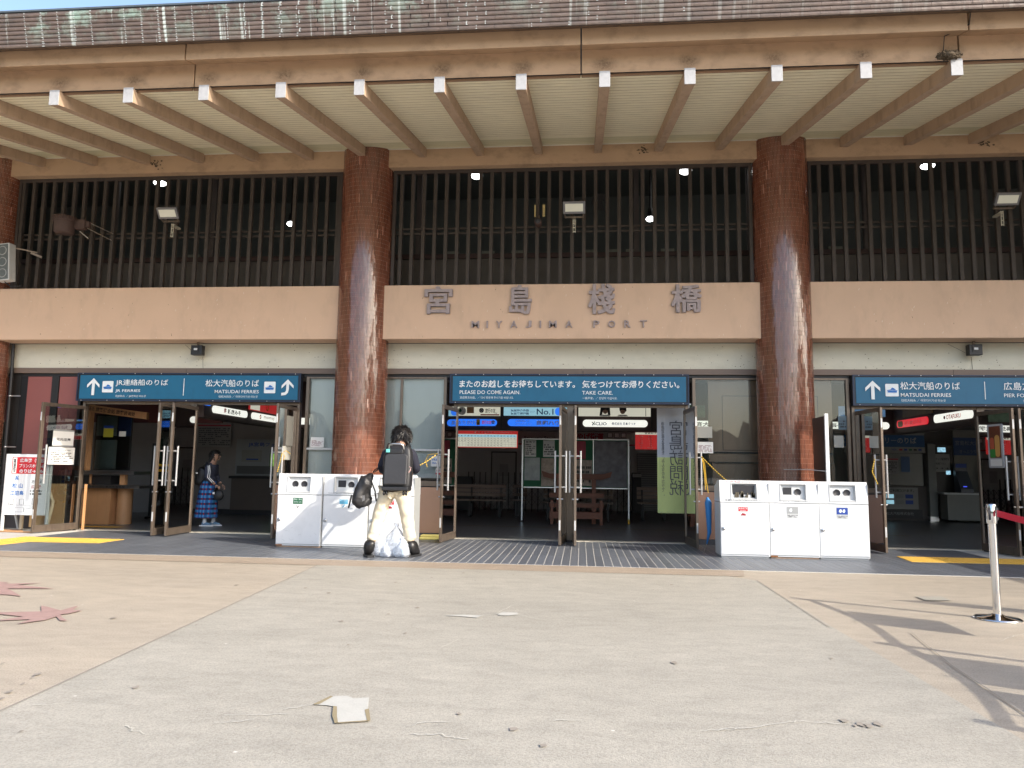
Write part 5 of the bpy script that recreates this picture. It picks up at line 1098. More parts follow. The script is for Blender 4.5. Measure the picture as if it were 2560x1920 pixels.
for x, lb in ((-6.63, 'small black box lamp under the left band'), (6.16, 'small black box lamp under the right band')):
    q = thing('box_lamp', lb, 'lamp', (x, 12.25, 3.0)); MB().box(x-.10, x+.10, 12.18, 12.30, 3.05, 3.22).build('body', BLACKP, q, .008); MB().box(x-.055, x+.045, 12.170, 12.179, 3.10, 3.19).build('bezel', DARKM, q); MB().box(x-.035, x+.025, 12.162, 12.169, 3.13, 3.165).build('window', LGREY, q)
    MB().bar((x,12.24,3.22), (x,12.24,3.276), .03).build('mount', BRONZE, q); MB().bar((x+.02,12.38,3.05), (x+.04,12.39,2.76), .004).bar((x-.1,12.3,3.1), (x-.32,12.39,3.26), .004).build('cable', INK, q)
ns = thing('bird_nest', 'mud and twig nest on a rafter end under the eave at upper right', 'nest', (4.12, 8.33, 5.80))
rr = random.Random(9); b = MB()
for k in range(420):
    a_ = rr.uniform(0, 6.28); r_ = rr.uniform(.02, .10); z_ = 5.862+rr.uniform(-.035, .045)*(1-r_*3); c = Vector((4.11+r_*1.15*math.cos(a_), 8.345+.5*r_*math.sin(a_), z_)); d = Vector((math.cos(a_+1.3+rr.gauss(0,.6)), .4*math.sin(a_+1.3), rr.gauss(0,.35))).normalized()*rr.uniform(.03, .09)
    b.bar(c-d/2, c+d/2, rr.uniform(.004, .010))
join_stuff(b.build('twig', CLAY, ns)); MB().lathe((4.11, 8.345, 5.832), [(.001,0),(.045,.005),(.07,.02),(.06,.045),(.001,.04)], 16).build('mud_cup', CLAY, ns)
wire = MB().tube([(4.30,8.213,6.29), (4.28,8.213,6.15), (4.10,8.40,6.13), (4.10,8.45,5.95)], .006, 6)
wq = tag(wire.build('eave_wire', BLACKP), 'black wire running down the eave joint to the bird nest', 'wire')
for p_ in ((-.98, 11.95, 6.47), (6.4, 11.95, 6.44), (-7.48, 11.95, 6.38)):
    pass
# downpipe at the far left
dp = thing('downpipe', 'dark vertical pipe with steel clamps beside the left column', 'pipe', (-10.08, 12.3, 0)); MB().tube([(-10.12,12.30,3.26), (-10.10,12.30,2.7), (-10.08,12.30,.03)], .028, 14).build('pipe', BLACKP, dp)
for z in (2.33, 1.43): MB().lathe((-10.09, 12.30, z), [(.031,-.012),(.034,-.01),(.034,.01),(.031,.012)], 16).box(-10.07, -9.90, 12.29, 12.31, z-.01, z+.01).build('clamp', STEEL, dp)
# papers, posters and stickers on glass
def note(c, w_, h_, label, face='-y', m=PAPER, head=None, rows=5, frame=None, hc=INK, name='notice_paper', rc=INK):
    t = thing(name, label, 'notice', c); U, V, Nn = [Vector(a_) for a_ in (frame or FC[face])]; c = Vector(c)
    rect(c, w_, h_, m=m, parent=t, name='sheet', t=.0015, frame=(U, V, Nn))
    if head: text(head, c+Nn*.002+V*h_*.33, w_*.7, h_*.09, m=hc, parent=t, bold=.01, frame=(U, V, Nn))
    if rows: faketext(c+Nn*.002-V*h_*.08, w_*.8, h_*.6, rows, rc, t, frame=(U, V, Nn), seed=int(abs(c.x*77)))
    return t
note((-4.49, 12.405, 1.575), .235, .175, 'white notice with pink lines on the window left of the left column', rows=6, rc=mat('note_ink', (.3,.15,.18), .6))
note((2.0, 12.38, 1.56), .255, .18, 'white notice with pink lines taped below a blank sheet, right of the middle doors', rows=6, rc=bpy.data.materials['note_ink'])
note((1.99, 12.385, 1.81), .255, .185, 'blank off-white sheet on the glass above the printed notice', m=mat('paper_beige', (.44,.43,.38), .7), rows=0)
note((4.10, 12.385, 1.68), .15, .19, 'blank beige sheet on the narrow glass right of the right column', m=bpy.data.materials['paper_beige'], rows=0)
wf = note((-2.43, 12.40, 1.28), .16, .175, 'white FREE Wi-Fi sticker beside the rope on the left middle door', rows=0); text('FREE', (-2.43, 12.397, 1.305), .12, .035, m=PBLUE, parent=wf, bold=.02); text('Wi-Fi', (-2.43, 12.397, 1.25), .12, .035, m=PBLUE, parent=wf, bold=.02)
dn = note((-2.38, 12.40, 1.115), .09, .10, 'small d Wi-Fi sticker with a red foot', m=LGREY, rows=0); text('d Wi-Fi', (-2.38, 12.397, 1.13), .07, .022, m=REDD, parent=dn, bold=.02); rect((-2.38, 12.397, 1.075), .09, .022, m=RED, parent=dn, name='red_foot', t=.001)
ss = note((4.17, 12.40, 1.98), .13, .22, 'small blue notice behind the narrow glass by the right doors', m=mat('dim_notice', (.10,.15,.18), .5), rows=3)
L1, P1, _ = leaves[(0,0)]; dU = (P1(1,0,0)-P1(0,0,0)); dV = Vector((0,0,1)); dN = dU.cross(dV); dN = -dN if dN.y > 0 else dN
LF = (dU if dU.x > 0 else -dU, dV, dU.cross(dV) if dU.cross(dV).y < 0 else -dU.cross(dV))
def on_leaf(key, u, z, n): return leaves[key][1](u, n, z)
def lframe(key):
    P = leaves[key][1]; d = (P(1,0,0)-P(0,0,0)).normalized(); nn = (P(0,1,0)-P(0,0,0)).normalized()
    # the face that the camera (at the origin) sees
    c = P(.4,0,1); 
    if (Vector((0,0,1.15))-c).dot(nn) < 0: nn = -nn
    return (Vector((0,0,1)).cross(nn), Vector((0,0,1)), nn)
def nside(key, k=.007):
    P = leaves[key][1]; nn = (P(0,1,0)-P(0,0,0)).normalized(); c = P(.4,0,1); return k if (Vector((0,0,1.15))-c).dot(nn) > 0 else -k
q = note(on_leaf((0,0), .42, 1.58, nside((0,0))), .40, .24, 'white card reading 足元注意 on the leftmost open door', frame=lframe((0,0)), rows=0, name='warning_card'); text('足元注意', on_leaf((0,0), .42, 1.56, nside((0,0), .010)), .28, .05, m=INK, parent=q, bold=.02, frame=lframe((0,0)))
rect(on_leaf((0,0), .42, 1.71, nside((0,0), .0085)), .40, .025, m=GREYP, parent=q, name='card_rail', t=.003, frame=lframe((0,0))); rect(on_leaf((0,0), .42, 1.45, nside((0,0), .0085)), .40, .025, m=GREYP, parent=q, name='card_rail', t=.003, frame=lframe((0,0)))
q = note(on_leaf((0,0), .43, 1.28, nside((0,0))), .50, .29, 'white taped map sheet below the warning card on the leftmost open door', frame=lframe((0,0)), rows=6, head='お知らせ')
q = note(on_leaf((0,3), .30, 1.75, nside((0,3))), .30, .50, 'long yellowed sheet on the door leaf left of the left bins', frame=lframe((0,3)), m=bpy.data.materials['paper_beige'], rows=0)
q = note(on_leaf((0,3), .40, 1.38, nside((0,3))), .38, .22, 'beige sheet lower on the door leaf left of the left bins', frame=lframe((0,3)), m=bpy.data.materials['paper_beige'], rows=0)
# framed colour poster on the right-hand open leaf (plain shapes instead of the mascot)
pf_ = thing('framed_poster', 'upright clear-framed colour poster on the dark door leaf by the queue post', 'poster', on_leaf((2,1), .45, 1.30, 0)); lf2 = lframe((2,1)); nn_ = nside((2,1), .012)
rect(on_leaf((2,1), .45, 1.62, nn_), .34, .66, m=mat('clear_frame', (.45,.47,.50), .25), parent=pf_, name='clip_frame', t=.01, frame=lf2, r=.02)
rect(on_leaf((2,1), .45, 1.68, nn_*1.1), .26, .48, m=mat('poster_brown_red', (.16,.05,.025), .5, var=.5, vs=12), parent=pf_, name='picture', t=.002, frame=lf2)
rect(on_leaf((2,1), .50, 1.62, nn_*1.25), .11, .33, m=mat('poster_orange', (.62,.34,.10), .5), parent=pf_, name='orange_shape', t=.002, frame=lf2, r=.05); rect(on_leaf((2,1), .38, 1.62, nn_*1.2), .09, .26, m=mat('poster_coral', (.55,.12,.06), .5), parent=pf_, name='coral_shape', t=.002, frame=lf2, r=.04)
rect(on_leaf((2,1), .39, 1.51, nn_*1.3), .12, .13, m=mat('poster_green', (.05,.28,.06), .5), parent=pf_, name='green_shape', t=.002, frame=lf2, r=.03); rect(on_leaf((2,1), .45, 1.37, nn_*1.1), .26, .10, m=PAPER, parent=pf_, name='caption_strip', t=.002, frame=lf2)
# yellow and black ropes tied to the handles
def rope(name_label, pts, sag=.0, tail=None):
    t = thing('tie_rope', name_label, 'rope', pts[0]); P = [Vector(p) for p in pts]; Q = []
    for a_, c in zip(P, P[1:]):
        L = (c-a_).length; n = max(4, int(L/.018))
        for i in range(n): Q.append(a_.lerp(c, i/n)-Vector((0,0,sag*math.sin(math.pi*i/n))))
    Q.append(P[-1]); b = MB()
    for k, (a_, c) in enumerate(zip(Q, Q[1:])): b.bar(a_, c, .012, .012, mi=1 if k % 3 == 2 else 0)
    b.build('cord', [ROPE, INK], t)
    if tail:
        b2 = MB()
        for tl in tail: b2.tube([Vector(p) for p in tl], .005, 6)
        b2.build('loose_end', YEL, t)
    return t
hL = on_leaf((0,3), .785, 1.38, nside((0,3), .085)); rope('yellow and black rope from the left door handle down to the left bins', [hL, (hL.x+.16, 11.1, 1.06)], .0, [[hL, hL+Vector((.06,0,.03)), hL+Vector((.13,0,-.02))], [hL, hL+Vector((.04,0,-.06)), hL+Vector((.02,0,-.12))]])
hM = on_leaf((1,0), .785, 1.40, -.085 if on_leaf((1,0), .785, 1.4, -.085).x < on_leaf((1,0), .785, 1.4, .085).x else .085); rope('yellow and black rope running from the left middle door handle behind the man', [hM, (-2.62, 11.2, 1.13)], .03, [[hM, hM+Vector((-.16,0,-.03)), hM+Vector((-.20,0,-.12)), hM+Vector((-.17,0,-.22))]])
hR = on_leaf((1,3), .785, 1.40, .085 if on_leaf((1,3), .785, 1.4, .085).x > on_leaf((1,3), .785, 1.4, -.085).x else -.085); rope('yellow and black rope from the right middle door handle down to the right bins', [hR, (2.08, 10.95, 1.03)], .01, [[hR, hR+Vector((.05,0,-.1)), hR+Vector((.07,0,-.35)), hR+Vector((.10,0,-.55))], [hR, hR+Vector((.03,0,-.1)), hR+Vector((.05,0,-.3)), hR+Vector((.06,0,-.5))]])
hS = on_leaf((2,0), .785, 1.40, .085 if on_leaf((2,0), .785, 1.4, .085).x < on_leaf((2,0), .785, 1.4, -.085).x else -.085); rope('yellow and black rope hanging from the right door handle behind the right bins', [hS, hS+Vector((-.12,-.2,-.2)), (hS.x-.16, 11.15, 1.03)], .0)
# things standing about
ag = thing('direction_board', 'white board with a red 広島港 panel and small map at the far left', 'sign', (-9.75, 11.9, 0))
MB().box(-9.70, -8.95, 11.90, 11.93, .28, 1.30).build('board', WHITE, ag, .006)
for x in (-9.72, -8.93): MB().tube([(x,11.93,0), (x,11.93,1.30)], .028, 12).build('leg', LGREY, ag)
MB().bar((-9.70,11.93,.95), (-9.70,12.28,.02), .03).build('stay', LGREY, ag)
rect((-9.30, 11.897, 1.11), .62, .28, m=RED, parent=ag, name='red_panel', t=.002); text('広島港（宇品）', (-9.24, 11.893, 1.195), .46, .07, m=SIGNW, parent=ag, bold=.02); text('プリンスホテル前', (-9.24, 11.893, 1.105), .47, .065, m=SIGNW, parent=ag, bold=.02); text('のりば→110m', (-9.23, 11.893, 1.018), .47, .065, m=SIGNW, parent=ag, bold=.03)
rect((-9.56, 11.895, 1.11), .07, .26, m=PAPER, parent=ag, name='red_panel_tab', t=.001); text('高速船', (-9.56, 11.893, 1.11), .05, .23, m=INK, parent=ag, vert=True, bold=.02)
text('呉', (-9.50, 11.897, .90), .07, .075, m=PBLUE, parent=ag, bold=.02); text('松 山', (-9.48, 11.897, .77), .19, .08, m=PBLUE, parent=ag, bold=.02); text('江田島', (-9.48, 11.897, .645), .24, .08, m=PBLUE, parent=ag, bold=.02)
text('方面は', (-9.14, 11.897, .84), .18, .055, m=INK, parent=ag, bold=.01); text('広島港', (-9.14, 11.897, .755), .18, .055, m=REDD, parent=ag, bold=.01); faketext((-9.14, 11.897, .66), .2, .10, 2, INK, ag, seed=4)
mpb = MB()
for x, z, w_, h_ in ((-9.57,.50,.08,.09), (-9.38,.50,.08,.09), (-9.14,.51,.10,.10), (-9.46,.37,.26,.07)):
    for a_, c in (((x-w_/2,z-h_/2), (x+w_/2,z-h_/2)), ((x+w_/2,z-h_/2), (x+w_/2,z+h_/2)), ((x+w_/2,z+h_/2), (x-w_/2,z+h_/2)), ((x-w_/2,z+h_/2), (x-w_/2,z-h_/2))): mpb.bar((a_[0],11.8975,a_[1]), (c[0],11.8975,c[1]), .005, .002)
for a_, c in (((-9.66,.43), (-9.55,.45)), ((-9.55,.45), (-9.08,.43)), ((-9.33,.38), (-9.14,.41)), ((-9.57,.455), (-9.57,.45)), ((-9.38,.455), (-9.38,.45))): mpb.bar((a_[0],11.8975,a_[1]), (c[0],11.8975,c[1]), .005, .002)
join_stuff(mpb.build('map_drawing', INK, ag)); 
bc = thing('bentwood_rail', 'pale bent-wood arch seen through the leftmost open door', 'rail', (-9.25, 12.25, 0)); pts = [(-9.62,12.25,.64), (-9.45,12.25,.74), (-9.28,12.25,.73), (-9.15,12.25,.64), (-9.09,12.25,.50), (-9.10,12.25,.36), (-9.14,12.25,.18), (-9.17,12.25,.02)]
MB().tube(pts, .032, 12).build('arch', mat('bent_wood_pale', (.66,.55,.40), .5), bc); MB().tube([(-9.62,12.25,.64), (-9.63,12.25,.02)], .032, 12).build('leg', bpy.data.materials['bent_wood_pale'], bc)
py = thing('plywood_board', 'tan plywood board leaning inside the leftmost glass', 'board', (-9.2, 12.36, 0)); MB().box(-9.55, -8.93, 12.33, 12.365, .05, .80).build('sheet', mat('plywood_tan', (.52,.33,.17), .6, var=.1, vs=5), py)
tb_ = thing('wood_stick', 'thin wooden stick lying on the ground under the white board', 'stick', (-9.6, 11.75, .01)); MB().tube([(-10.0,11.80,.02), (-9.0,11.72,.02)], .014, 8).build('stick', WOODO, tb_); MB().tube([(-9.95,12.0,.02), (-9.35,11.93,.02)], .012, 8).build('stick', WOODO, tb_)
dj = MB().box(-8.60, -8.575, 12.36, 12.40, .02, .80); tag(dj.build('orange_batten', mat('batten_orange', (.55,.28,.12), .6)), 'thin orange wooden batten standing at the left door hinge', 'batten')
wp = thing('edge_on_board', 'tall white-edged board standing edge-on between the right bins and the column', 'board', (3.50, 11.25, .0)); MB().box(3.465, 3.512, 11.02, 11.06, .0, 2.02).build('white_edge', WHITE, wp, .003); MB().box(3.472, 3.490, 11.061, 11.62, .05, 1.99).build('board', DARKM, wp)
MB().tube([(3.46,11.03,1.20), (3.30,11.3,1.22), (3.05,11.68,1.22)], .006, 6).build('tie', LGREY, wp)
kn = thing('yellow_mat_roll', 'yellow foam mat rolled at the foot of the wall beside the left middle door', 'mat', (-2.4, 12.2, 0)); MB().box(-2.62, -2.24, 12.12, 12.28, .009, .05).build('lower_fold', mat('foam_yellow', (.78,.66,.22), .9, var=.15, vs=20, bmp=.6, bs=20), kn, .015); MB().box(-2.60, -2.27, 12.13, 12.29, .0505, .085).build('upper_fold', bpy.data.materials['foam_yellow'], kn, .014)
um = thing('blue_umbrella', 'folded blue umbrella leaning behind the right row of bins', 'umbrella', (1.86, 11.25, 0)); MB().tube([(1.83,11.3,.12), (1.86,11.25,.30), (1.85,11.25,.72), (1.84,11.25,.80)], [.006,.03,.05,.012], 10).build('canopy', mat('umbrella_blue', (.03,.22,.55), .5), um); MB().tube([(1.83,11.3,.125), (1.80,11.36,.01)], .006, 6).build('tip', STEEL, um)

# ============================================================ PEOPLE
def skin_body(name, J, E, m, parent, sub=2, root=None, label=None, smooth=True):
    """one continuous surface grown along joints; J: name -> (x, y, z, rx, ry)"""
    keys = list(J); L = wloc(parent) if parent else Vector((0,0,0))
    me = bpy.data.meshes.new(name); me.from_pydata([tuple(Vector(J[k][:3])-L) for k in keys], [(keys.index(a_), keys.index(b_)) for a_, b_ in E], []); me.materials.append(m)
    o = link(name, me, parent, L)
    md = o.modifiers.new('skin', 'SKIN'); md.use_smooth_shade = True; md.branch_smoothing = .6
    for i, k in enumerate(keys):
        v = me.skin_vertices[0].data[i]; q = J[k]; v.radius = (q[3], q[4] if len(q) > 4 else q[3]); v.use_root = (k == (root or keys[0])); v.use_loose = False
    sb = o.modifiers.new('sub', 'SUBSURF'); sb.levels = sub; sb.render_levels = sub
    # bake to a plain mesh so that every viewer sees the same surface
    dg = bpy.context.evaluated_depsgraph_get(); nm_ = bpy.data.meshes.new_from_object(o.evaluated_get(dg)); o.modifiers.clear(); nm_.name = name; o.data = nm_
    for p in nm_.polygons: p.use_smooth = smooth
    if label: o['label'] = label
    return o
def crumple(o, amp, freq, seed=0, zs=1):
    from mathutils import noise as mn
    for v in o.data.vertices:
        p = v.co*freq; p.z *= zs; n_ = mn.noise(p+Vector((seed,0,0))); v.co += v.normal*n_*amp
def ellipsoid(c, r, n=24, m=16, rotm=None):
    vs = []; fs = []; c = Vector(c); R_ = rotm or Matrix.Identity(3)
    for i in range(m+1):
        th_ = math.pi*i/m
        for k in range(n):
            ph = 2*math.pi*k/n; vs.append(c+R_ @ Vector((r[0]*math.sin(th_)*math.cos(ph), r[1]*math.sin(th_)*math.sin(ph), r[2]*math.cos(th_))))
    for i in range(m):
        for k in range(n): fs.append((i*n+k, (i+1)*n+k, (i+1)*n+(k+1) % n, i*n+(k+1) % n))
    return vs, fs
def hair_cap(parent, c, r, m, strands, rotm, cut, seed, lmin=.02, lmax=.06, down=.5, width=.006):
    """skull cap of hair with tufts standing off it; cut(direction) keeps hair away from the face"""
    rr = random.Random(seed); b = MB(); vs, fs = ellipsoid(c, r, 28, 18, rotm); c = Vector(c); ok = [cut((rotm.transposed() @ (v-c)).normalized()) for v in vs]
    b.add(vs, [f for f in fs if all(ok[i] for i in f)], 0, True)
    for _ in range(strands):
        while True:
            d = Vector((rr.gauss(0,1), rr.gauss(0,1), rr.gauss(0,1))).normalized()
            if cut(d): break
        p = c+rotm @ Vector((d.x*r[0], d.y*r[1], d.z*r[2])); n_ = (rotm @ d); t_ = n_.cross(Vector((0,0,1))); t_ = t_.normalized() if t_.length > .01 else Vector((1,0,0))
        a_ = rr.uniform(-1, 1); dirn = (n_*rr.uniform(.25, .8)+t_*a_+Vector((0,0,-down))).normalized(); L = rr.uniform(lmin, lmax); s_ = dirn.cross(n_).normalized()*width
        q = p+dirn*L*.5+n_*.008; e = p+dirn*L+Vector((0,0,-L*.35))
        b.add([p-n_*.006-s_, p-n_*.006+s_, q+s_*.8, q-s_*.8, e], [(0,1,2,3), (3,2,4)], 0)
    o = b.build('hair', m, parent); return o
def hand(parent_mesh_J, m): pass
def make_hand(parent, wrist, dirv, palmn, side, m, curl=.9, s=1.0):
    """palm with four curled fingers and a thumb, all grown from one skin chain set"""
    w_ = Vector(wrist); d = Vector(dirv).normalized(); n_ = Vector(palmn).normalized(); x_ = d.cross(n_).normalized()*side; J = {}; E = []
    J['w'] = (*w_, .024*s, .018*s); pc = w_+d*.045*s; J['p'] = (*pc, .034*s, .017*s); E.append(('w', 'p')); J['k'] = (*(w_+d*.08*s), .036*s, .015*s); E.append(('p', 'k'))
    for i, (off, ln) in enumerate(((-.028,.062), (-.010,.070), (.009,.066), (.027,.052))):
        b0 = w_+d*.088*s+x_*off*s; a1 = curl*.9; d1 = (d*math.cos(a1)+n_*math.sin(a1)); d2 = (d*math.cos(a1*2.1)+n_*math.sin(a1*2.1)); d3 = (d*math.cos(a1*2.9)+n_*math.sin(a1*2.9))
        p1 = b0+d1*ln*.45*s; p2 = p1+d2*ln*.35*s; p3 = p2+d3*ln*.25*s
        for nm_, p, r_ in (('a', b0, .0095), ('b', p1, .0088), ('c', p2, .008), ('d', p3, .006)): J['f%d%s' % (i, nm_)] = (*p, r_*s, r_*s)
        E += [('k', 'f%da' % i), ('f%da' % i, 'f%db' % i), ('f%db' % i, 'f%dc' % i), ('f%dc' % i, 'f%dd' % i)]
    t0 = w_+d*.03*s-x_*.03*s; t1 = t0+(d*.6-x_*.5+n_*.5).normalized()*.035*s; t2 = t1+(d*.7+n_*.6).normalized()*.028*s
    for nm_, p, r_ in (('t0', t0, .013), ('t1', t1, .010), ('t2', t2, .0075)): J[nm_] = (*p, r_*s, r_*s)
    E += [('p', 't0'), ('t0', 't1'), ('t1', 't2')]
    return skin_body('hand', J, E, m, parent, sub=1, root='w')
# --- the man at the bins, back to the camera ------------------------------
man = thing('person', 'person from behind in navy jacket and cream trousers, legs apart, bent over the left bins', 'person', (-2.43, 9.72, 0))
mx, my = -2.43, 9.70
J = {'pelvis': (mx-.01, my+.0, .92, .15, .115), 'waist': (mx, my+.03, 1.06, .135, .10), 'chest': (mx+.0, my+.10, 1.26, .155, .11), 'shoulder': (mx+.0, my+.15, 1.39, .13, .09), 'neck': (mx-.0, my+.20, 1.47, .055, .055), 'head': (mx+.0, my+.27, 1.575, .088, .098), 'headtop': (mx+.0, my+.29, 1.63, .08, .09),
     'shL': (mx-.165, my+.16, 1.375, .062), 'elL': (mx-.245, my+.19, 1.12, .048), 'wrL': (mx-.17, my+.42, 1.10, .03), 'shR': (mx+.165, my+.16, 1.375, .062), 'elR': (mx+.22, my+.27, 1.13, .048), 'wrR': (mx+.10, my+.47, 1.12, .03),
     'hipL': (mx-.115, my, .86, .105, .10), 'knL': (mx-.205, my+.0, .50, .065, .068), 'anL': (mx-.30, my-.05, .12, .042, .045), 'hipR': (mx+.105, my, .86, .105, .10), 'knR': (mx+.165, my+.05, .50, .065, .068), 'anR': (mx+.225, my+.07, .12, .042, .045)}
EB = [('pelvis','waist'),('waist','chest'),('chest','shoulder'),('shoulder','neck'),('neck','head'),('head','headtop'),('shoulder','shL'),('shL','elL'),('elL','wrL'),('shoulder','shR'),('shR','elR'),('elR','wrR'),('pelvis','hipL'),('hipL','knL'),('knL','anL'),('pelvis','hipR'),('hipR','knR'),('knR','anR')]
skin_body('body', J, EB, SKIN, man, root='pelvis')
sc = lambda q, k, dz=0: (q[0], q[1], q[2]+dz)+tuple(r_+k for r_ in (q[3], q[4] if len(q) > 4 else q[3]))
tj = {k: sc(J[k], .022) for k in ('pelvis','hipL','knL','anL','hipR','knR','anR')}
tj['pelvis'] = (mx-.01, my, .95, .165, .125); tj['thL'] = (mx-.165, my+.005, .68, .105, .10); tj['thR'] = (mx+.135, my+.03, .68, .105, .10); tj['knL'] = (*J['knL'][:3], .092, .09); tj['knR'] = (*J['knR'][:3], .092, .09)
tj['shinL'] = (mx-.255, my-.03, .30, .082, .08); tj['shinR'] = (mx+.195, my+.06, .30, .082, .08); tj['anL'] = (mx-.295, my-.05, .20, .086, .088); tj['anR'] = (mx+.222, my+.07, .20, .086, .088); tj['hipL'] = (mx-.10, my, .85, .118, .115); tj['hipR'] = (mx+.09, my+.01, .85, .118, .115)
tr_ = skin_body('trousers', tj, [('pelvis','hipL'),('hipL','thL'),('thL','knL'),('knL','shinL'),('shinL','anL'),('pelvis','hipR'),('hipR','thR'),('thR','knR'),('knR','shinR'),('shinR','anR')], PANT, man, root='pelvis', sub=3); crumple(tr_, .011, 8, 2, 1.9); crumple(tr_, .006, 22, 5, 1.6)
jj = {'hem': (mx-.005, my+.0, .99, .165, .125), 'waist': (mx, my+.03, 1.08, .158, .118), 'chest': (mx, my+.10, 1.26, .178, .13), 'shoulder': (mx, my+.145, 1.385, .15, .10), 'collar': (mx, my+.19, 1.455, .082, .078), 'shL': (mx-.165, my+.16, 1.372, .082), 'elL': (mx-.245, my+.19, 1.12, .066), 'cuL': (mx-.185, my+.39, 1.105, .048), 'shR': (mx+.165, my+.16, 1.372, .082), 'elR': (mx+.22, my+.27, 1.13, .066), 'cuR': (mx+.115, my+.445, 1.12, .048)}
jk = skin_body('jacket', jj, [('hem','waist'),('waist','chest'),('chest','shoulder'),('shoulder','collar'),('shoulder','shL'),('shL','elL'),('elL','cuL'),('shoulder','shR'),('shR','elR'),('elR','cuR')], JACK, man, root='chest'); crumple(jk, .012, 11, 7)
hdj = skin_body('hood', {'a': (mx-.09, my+.13, 1.44, .045), 'b': (mx, my+.10, 1.435, .05), 'c': (mx+.09, my+.13, 1.44, .045)}, [('a','b'),('b','c')], JACK, man)
make_hand(man, (mx-.165, my+.43, 1.10), (.3,1,-.2), (0,0,-1), 1, SKIN, .7); make_hand(man, (mx+.095, my+.48, 1.12), (-.3,1,-.2), (0,0,-1), -1, SKIN, .7)
hc_ = (mx+.0, my+.275, 1.60); hr_ = Matrix.Rotation(rad(-25), 3, 'X')
hair_cap(man, hc_, (.100,.112,.112), HAIR, 2200, hr_, lambda d: d.y < .45 or d.z > .35, 3, .03, .085, .2, .005)
ef, ff = MB(), MB()
for s_ in (-1, 1): v_, f_ = ellipsoid((mx+s_*.092, my+.285, 1.565), (.012,.022,.032), 10, 8); ef.add(v_, f_, 0, True)
ef.build('ear', SKIN, man)
v_, f_ = ellipsoid((mx, my+.375, 1.55), (.014,.022,.024), 10, 8); ff.add(v_, f_, 0, True); ff.build('nose', SKIN, man)
for s_, ax, ay, yaw in ((-1, mx-.30, my-.06, 25), (1, mx+.225, my+.06, -20)):
    d = Vector((math.sin(rad(yaw))*-1, math.cos(rad(yaw)), 0))*1.0; a_ = Vector((ax, ay, 0))
    bt = skin_body('boot', {'top': (ax, ay, .255, .098, .10), 'ankle': (ax, ay, .12, .086, .088), 'heel': (*(a_-d*.06+Vector((0,0,.065))), .072, .066), 'ball': (*(a_+d*.11+Vector((0,0,.06))), .066, .055), 'toe': (*(a_+d*.17+Vector((0,0,.05))), .05, .042)}, [('top','ankle'),('ankle','heel'),('ankle','ball'),('ball','toe')], BOOT, man, sub=2, root='ankle'); crumple(bt, .006, 30, 1)
    x_ = d.cross(Vector((0,0,1))); pl_ = [(-.11,.035),(-.085,.055),(.05,.058),(.15,.056),(.205,.036),(.215,0)]; out = pl_+[(u, -v) for u, v in reversed(pl_[:-1])]
    MB().prism([(u, v) for u, v in out], a_+Vector((0,0,.009)), d, x_, (0,0,1), .026).build('boot_sole', BLACKP, man)
bp = thing('wheeled_backpack', 'large black wheeled backpack worn by the person at the left bins', 'backpack', (mx+.03, my-.08, .90))
bx0, bx1, by0, by1 = mx-.135, mx+.235, my-.19, my+.02
cb = MB(); segz = [(.885, .96), (.93, 1.0), (1.15, 1.0), (1.36, .96), (1.43, .82), (1.455, .55)]
rings = []; xc = (bx0+bx1)/2; yc2 = (by0+by1)/2
for z, k in segz:
    rg = []
    for q in range(24):
        t_ = 2*math.pi*q/24; cx_, cy_ = math.cos(t_), math.sin(t_); pw = .38; rg.append(Vector((xc+math.copysign(abs(cx_)**pw, cx_)*(bx1-bx0)/2*k, yc2+.10*(z-.9)+math.copysign(abs(cy_)**pw, cy_)*(by1-by0)/2*k, z)))
    rings.append(rg)
vs = [p for rg in rings for p in rg]; fs = [(i*24+q, i*24+(q+1) % 24, (i+1)*24+(q+1) % 24, (i+1)*24+q) for i in range(len(rings)-1) for q in range(24)]+[tuple(range(23, -1, -1)), tuple(range((len(rings)-1)*24, len(rings)*24))]
cb.add(vs, fs, 0, True); bk_ = cb.build('pack_body', BLKF, bp); sb = bk_.modifiers.new('sub', 'SUBSURF'); sb.levels = sb.render_levels = 2
MB().prism([(-.155,-.20),(.155,-.20),(.155,.17),(.12,.205),(-.12,.205),(-.155,.17)], (xc, my-.222, 1.14), (1,0,.0), (0,.12,.99), (0,1,0), .045).build('front_pocket', mat('pack_panel', (.030,.030,.033), .55, var=.25, vs=9, bmp=.4, bs=25), bp, .018)
MB().box(xc-.10, xc+.09, my-.20, my-.14, 1.335, 1.40).build('top_pouch', BLKF, bp, .015); MB().box(xc-.135, xc-.085, my-.208, my-.19, 1.355, 1.40).build('teal_tag', mat('tag_teal', (.15,.55,.50), .6), bp, .004)
MB().tube([(xc-.10,my-.17,1.40),(xc-.095,my-.19,1.45),(xc-.05,my-.195,1.468),(xc+.05,my-.195,1.468),(xc+.085,my-.19,1.45),(xc+.09,my-.17,1.40)], .012, 8).build('grab_handle', STEEL, bp)
MB().box(bx0+.015, bx1-.01, my-.235, my-.02, .865, .915).build('base_rail', BLACKP, bp, .012)
for x in (bx0+.04, bx0+.075, bx1-.075, bx1-.04): MB().lathe((x, my-.19, .835), [(.001,-.012),(.026,-.011),(.03,-.005),(.03,.005),(.026,.011),(.001,.012)], 18, axis='x').build('wheel', BLACKP, bp)
for s_ in (-1, 1): MB().tube([(mx+s_*.13,my+.0,1.40),(mx+s_*.14,my+.13,1.475),(mx+s_*.13,my+.27,1.40),(mx+s_*.15,my+.26,1.2),(mx+s_*.16,my+.06,1.0)], .016, 8).build('shoulder_strap', BLKF, bp)
zp = MB().tube([(bx0+.02,my-.20,.95),(bx0+.022,my-.205,1.3),(bx0+.06,my-.20,1.40)], .004, 6).build('zip', DARKM, bp)
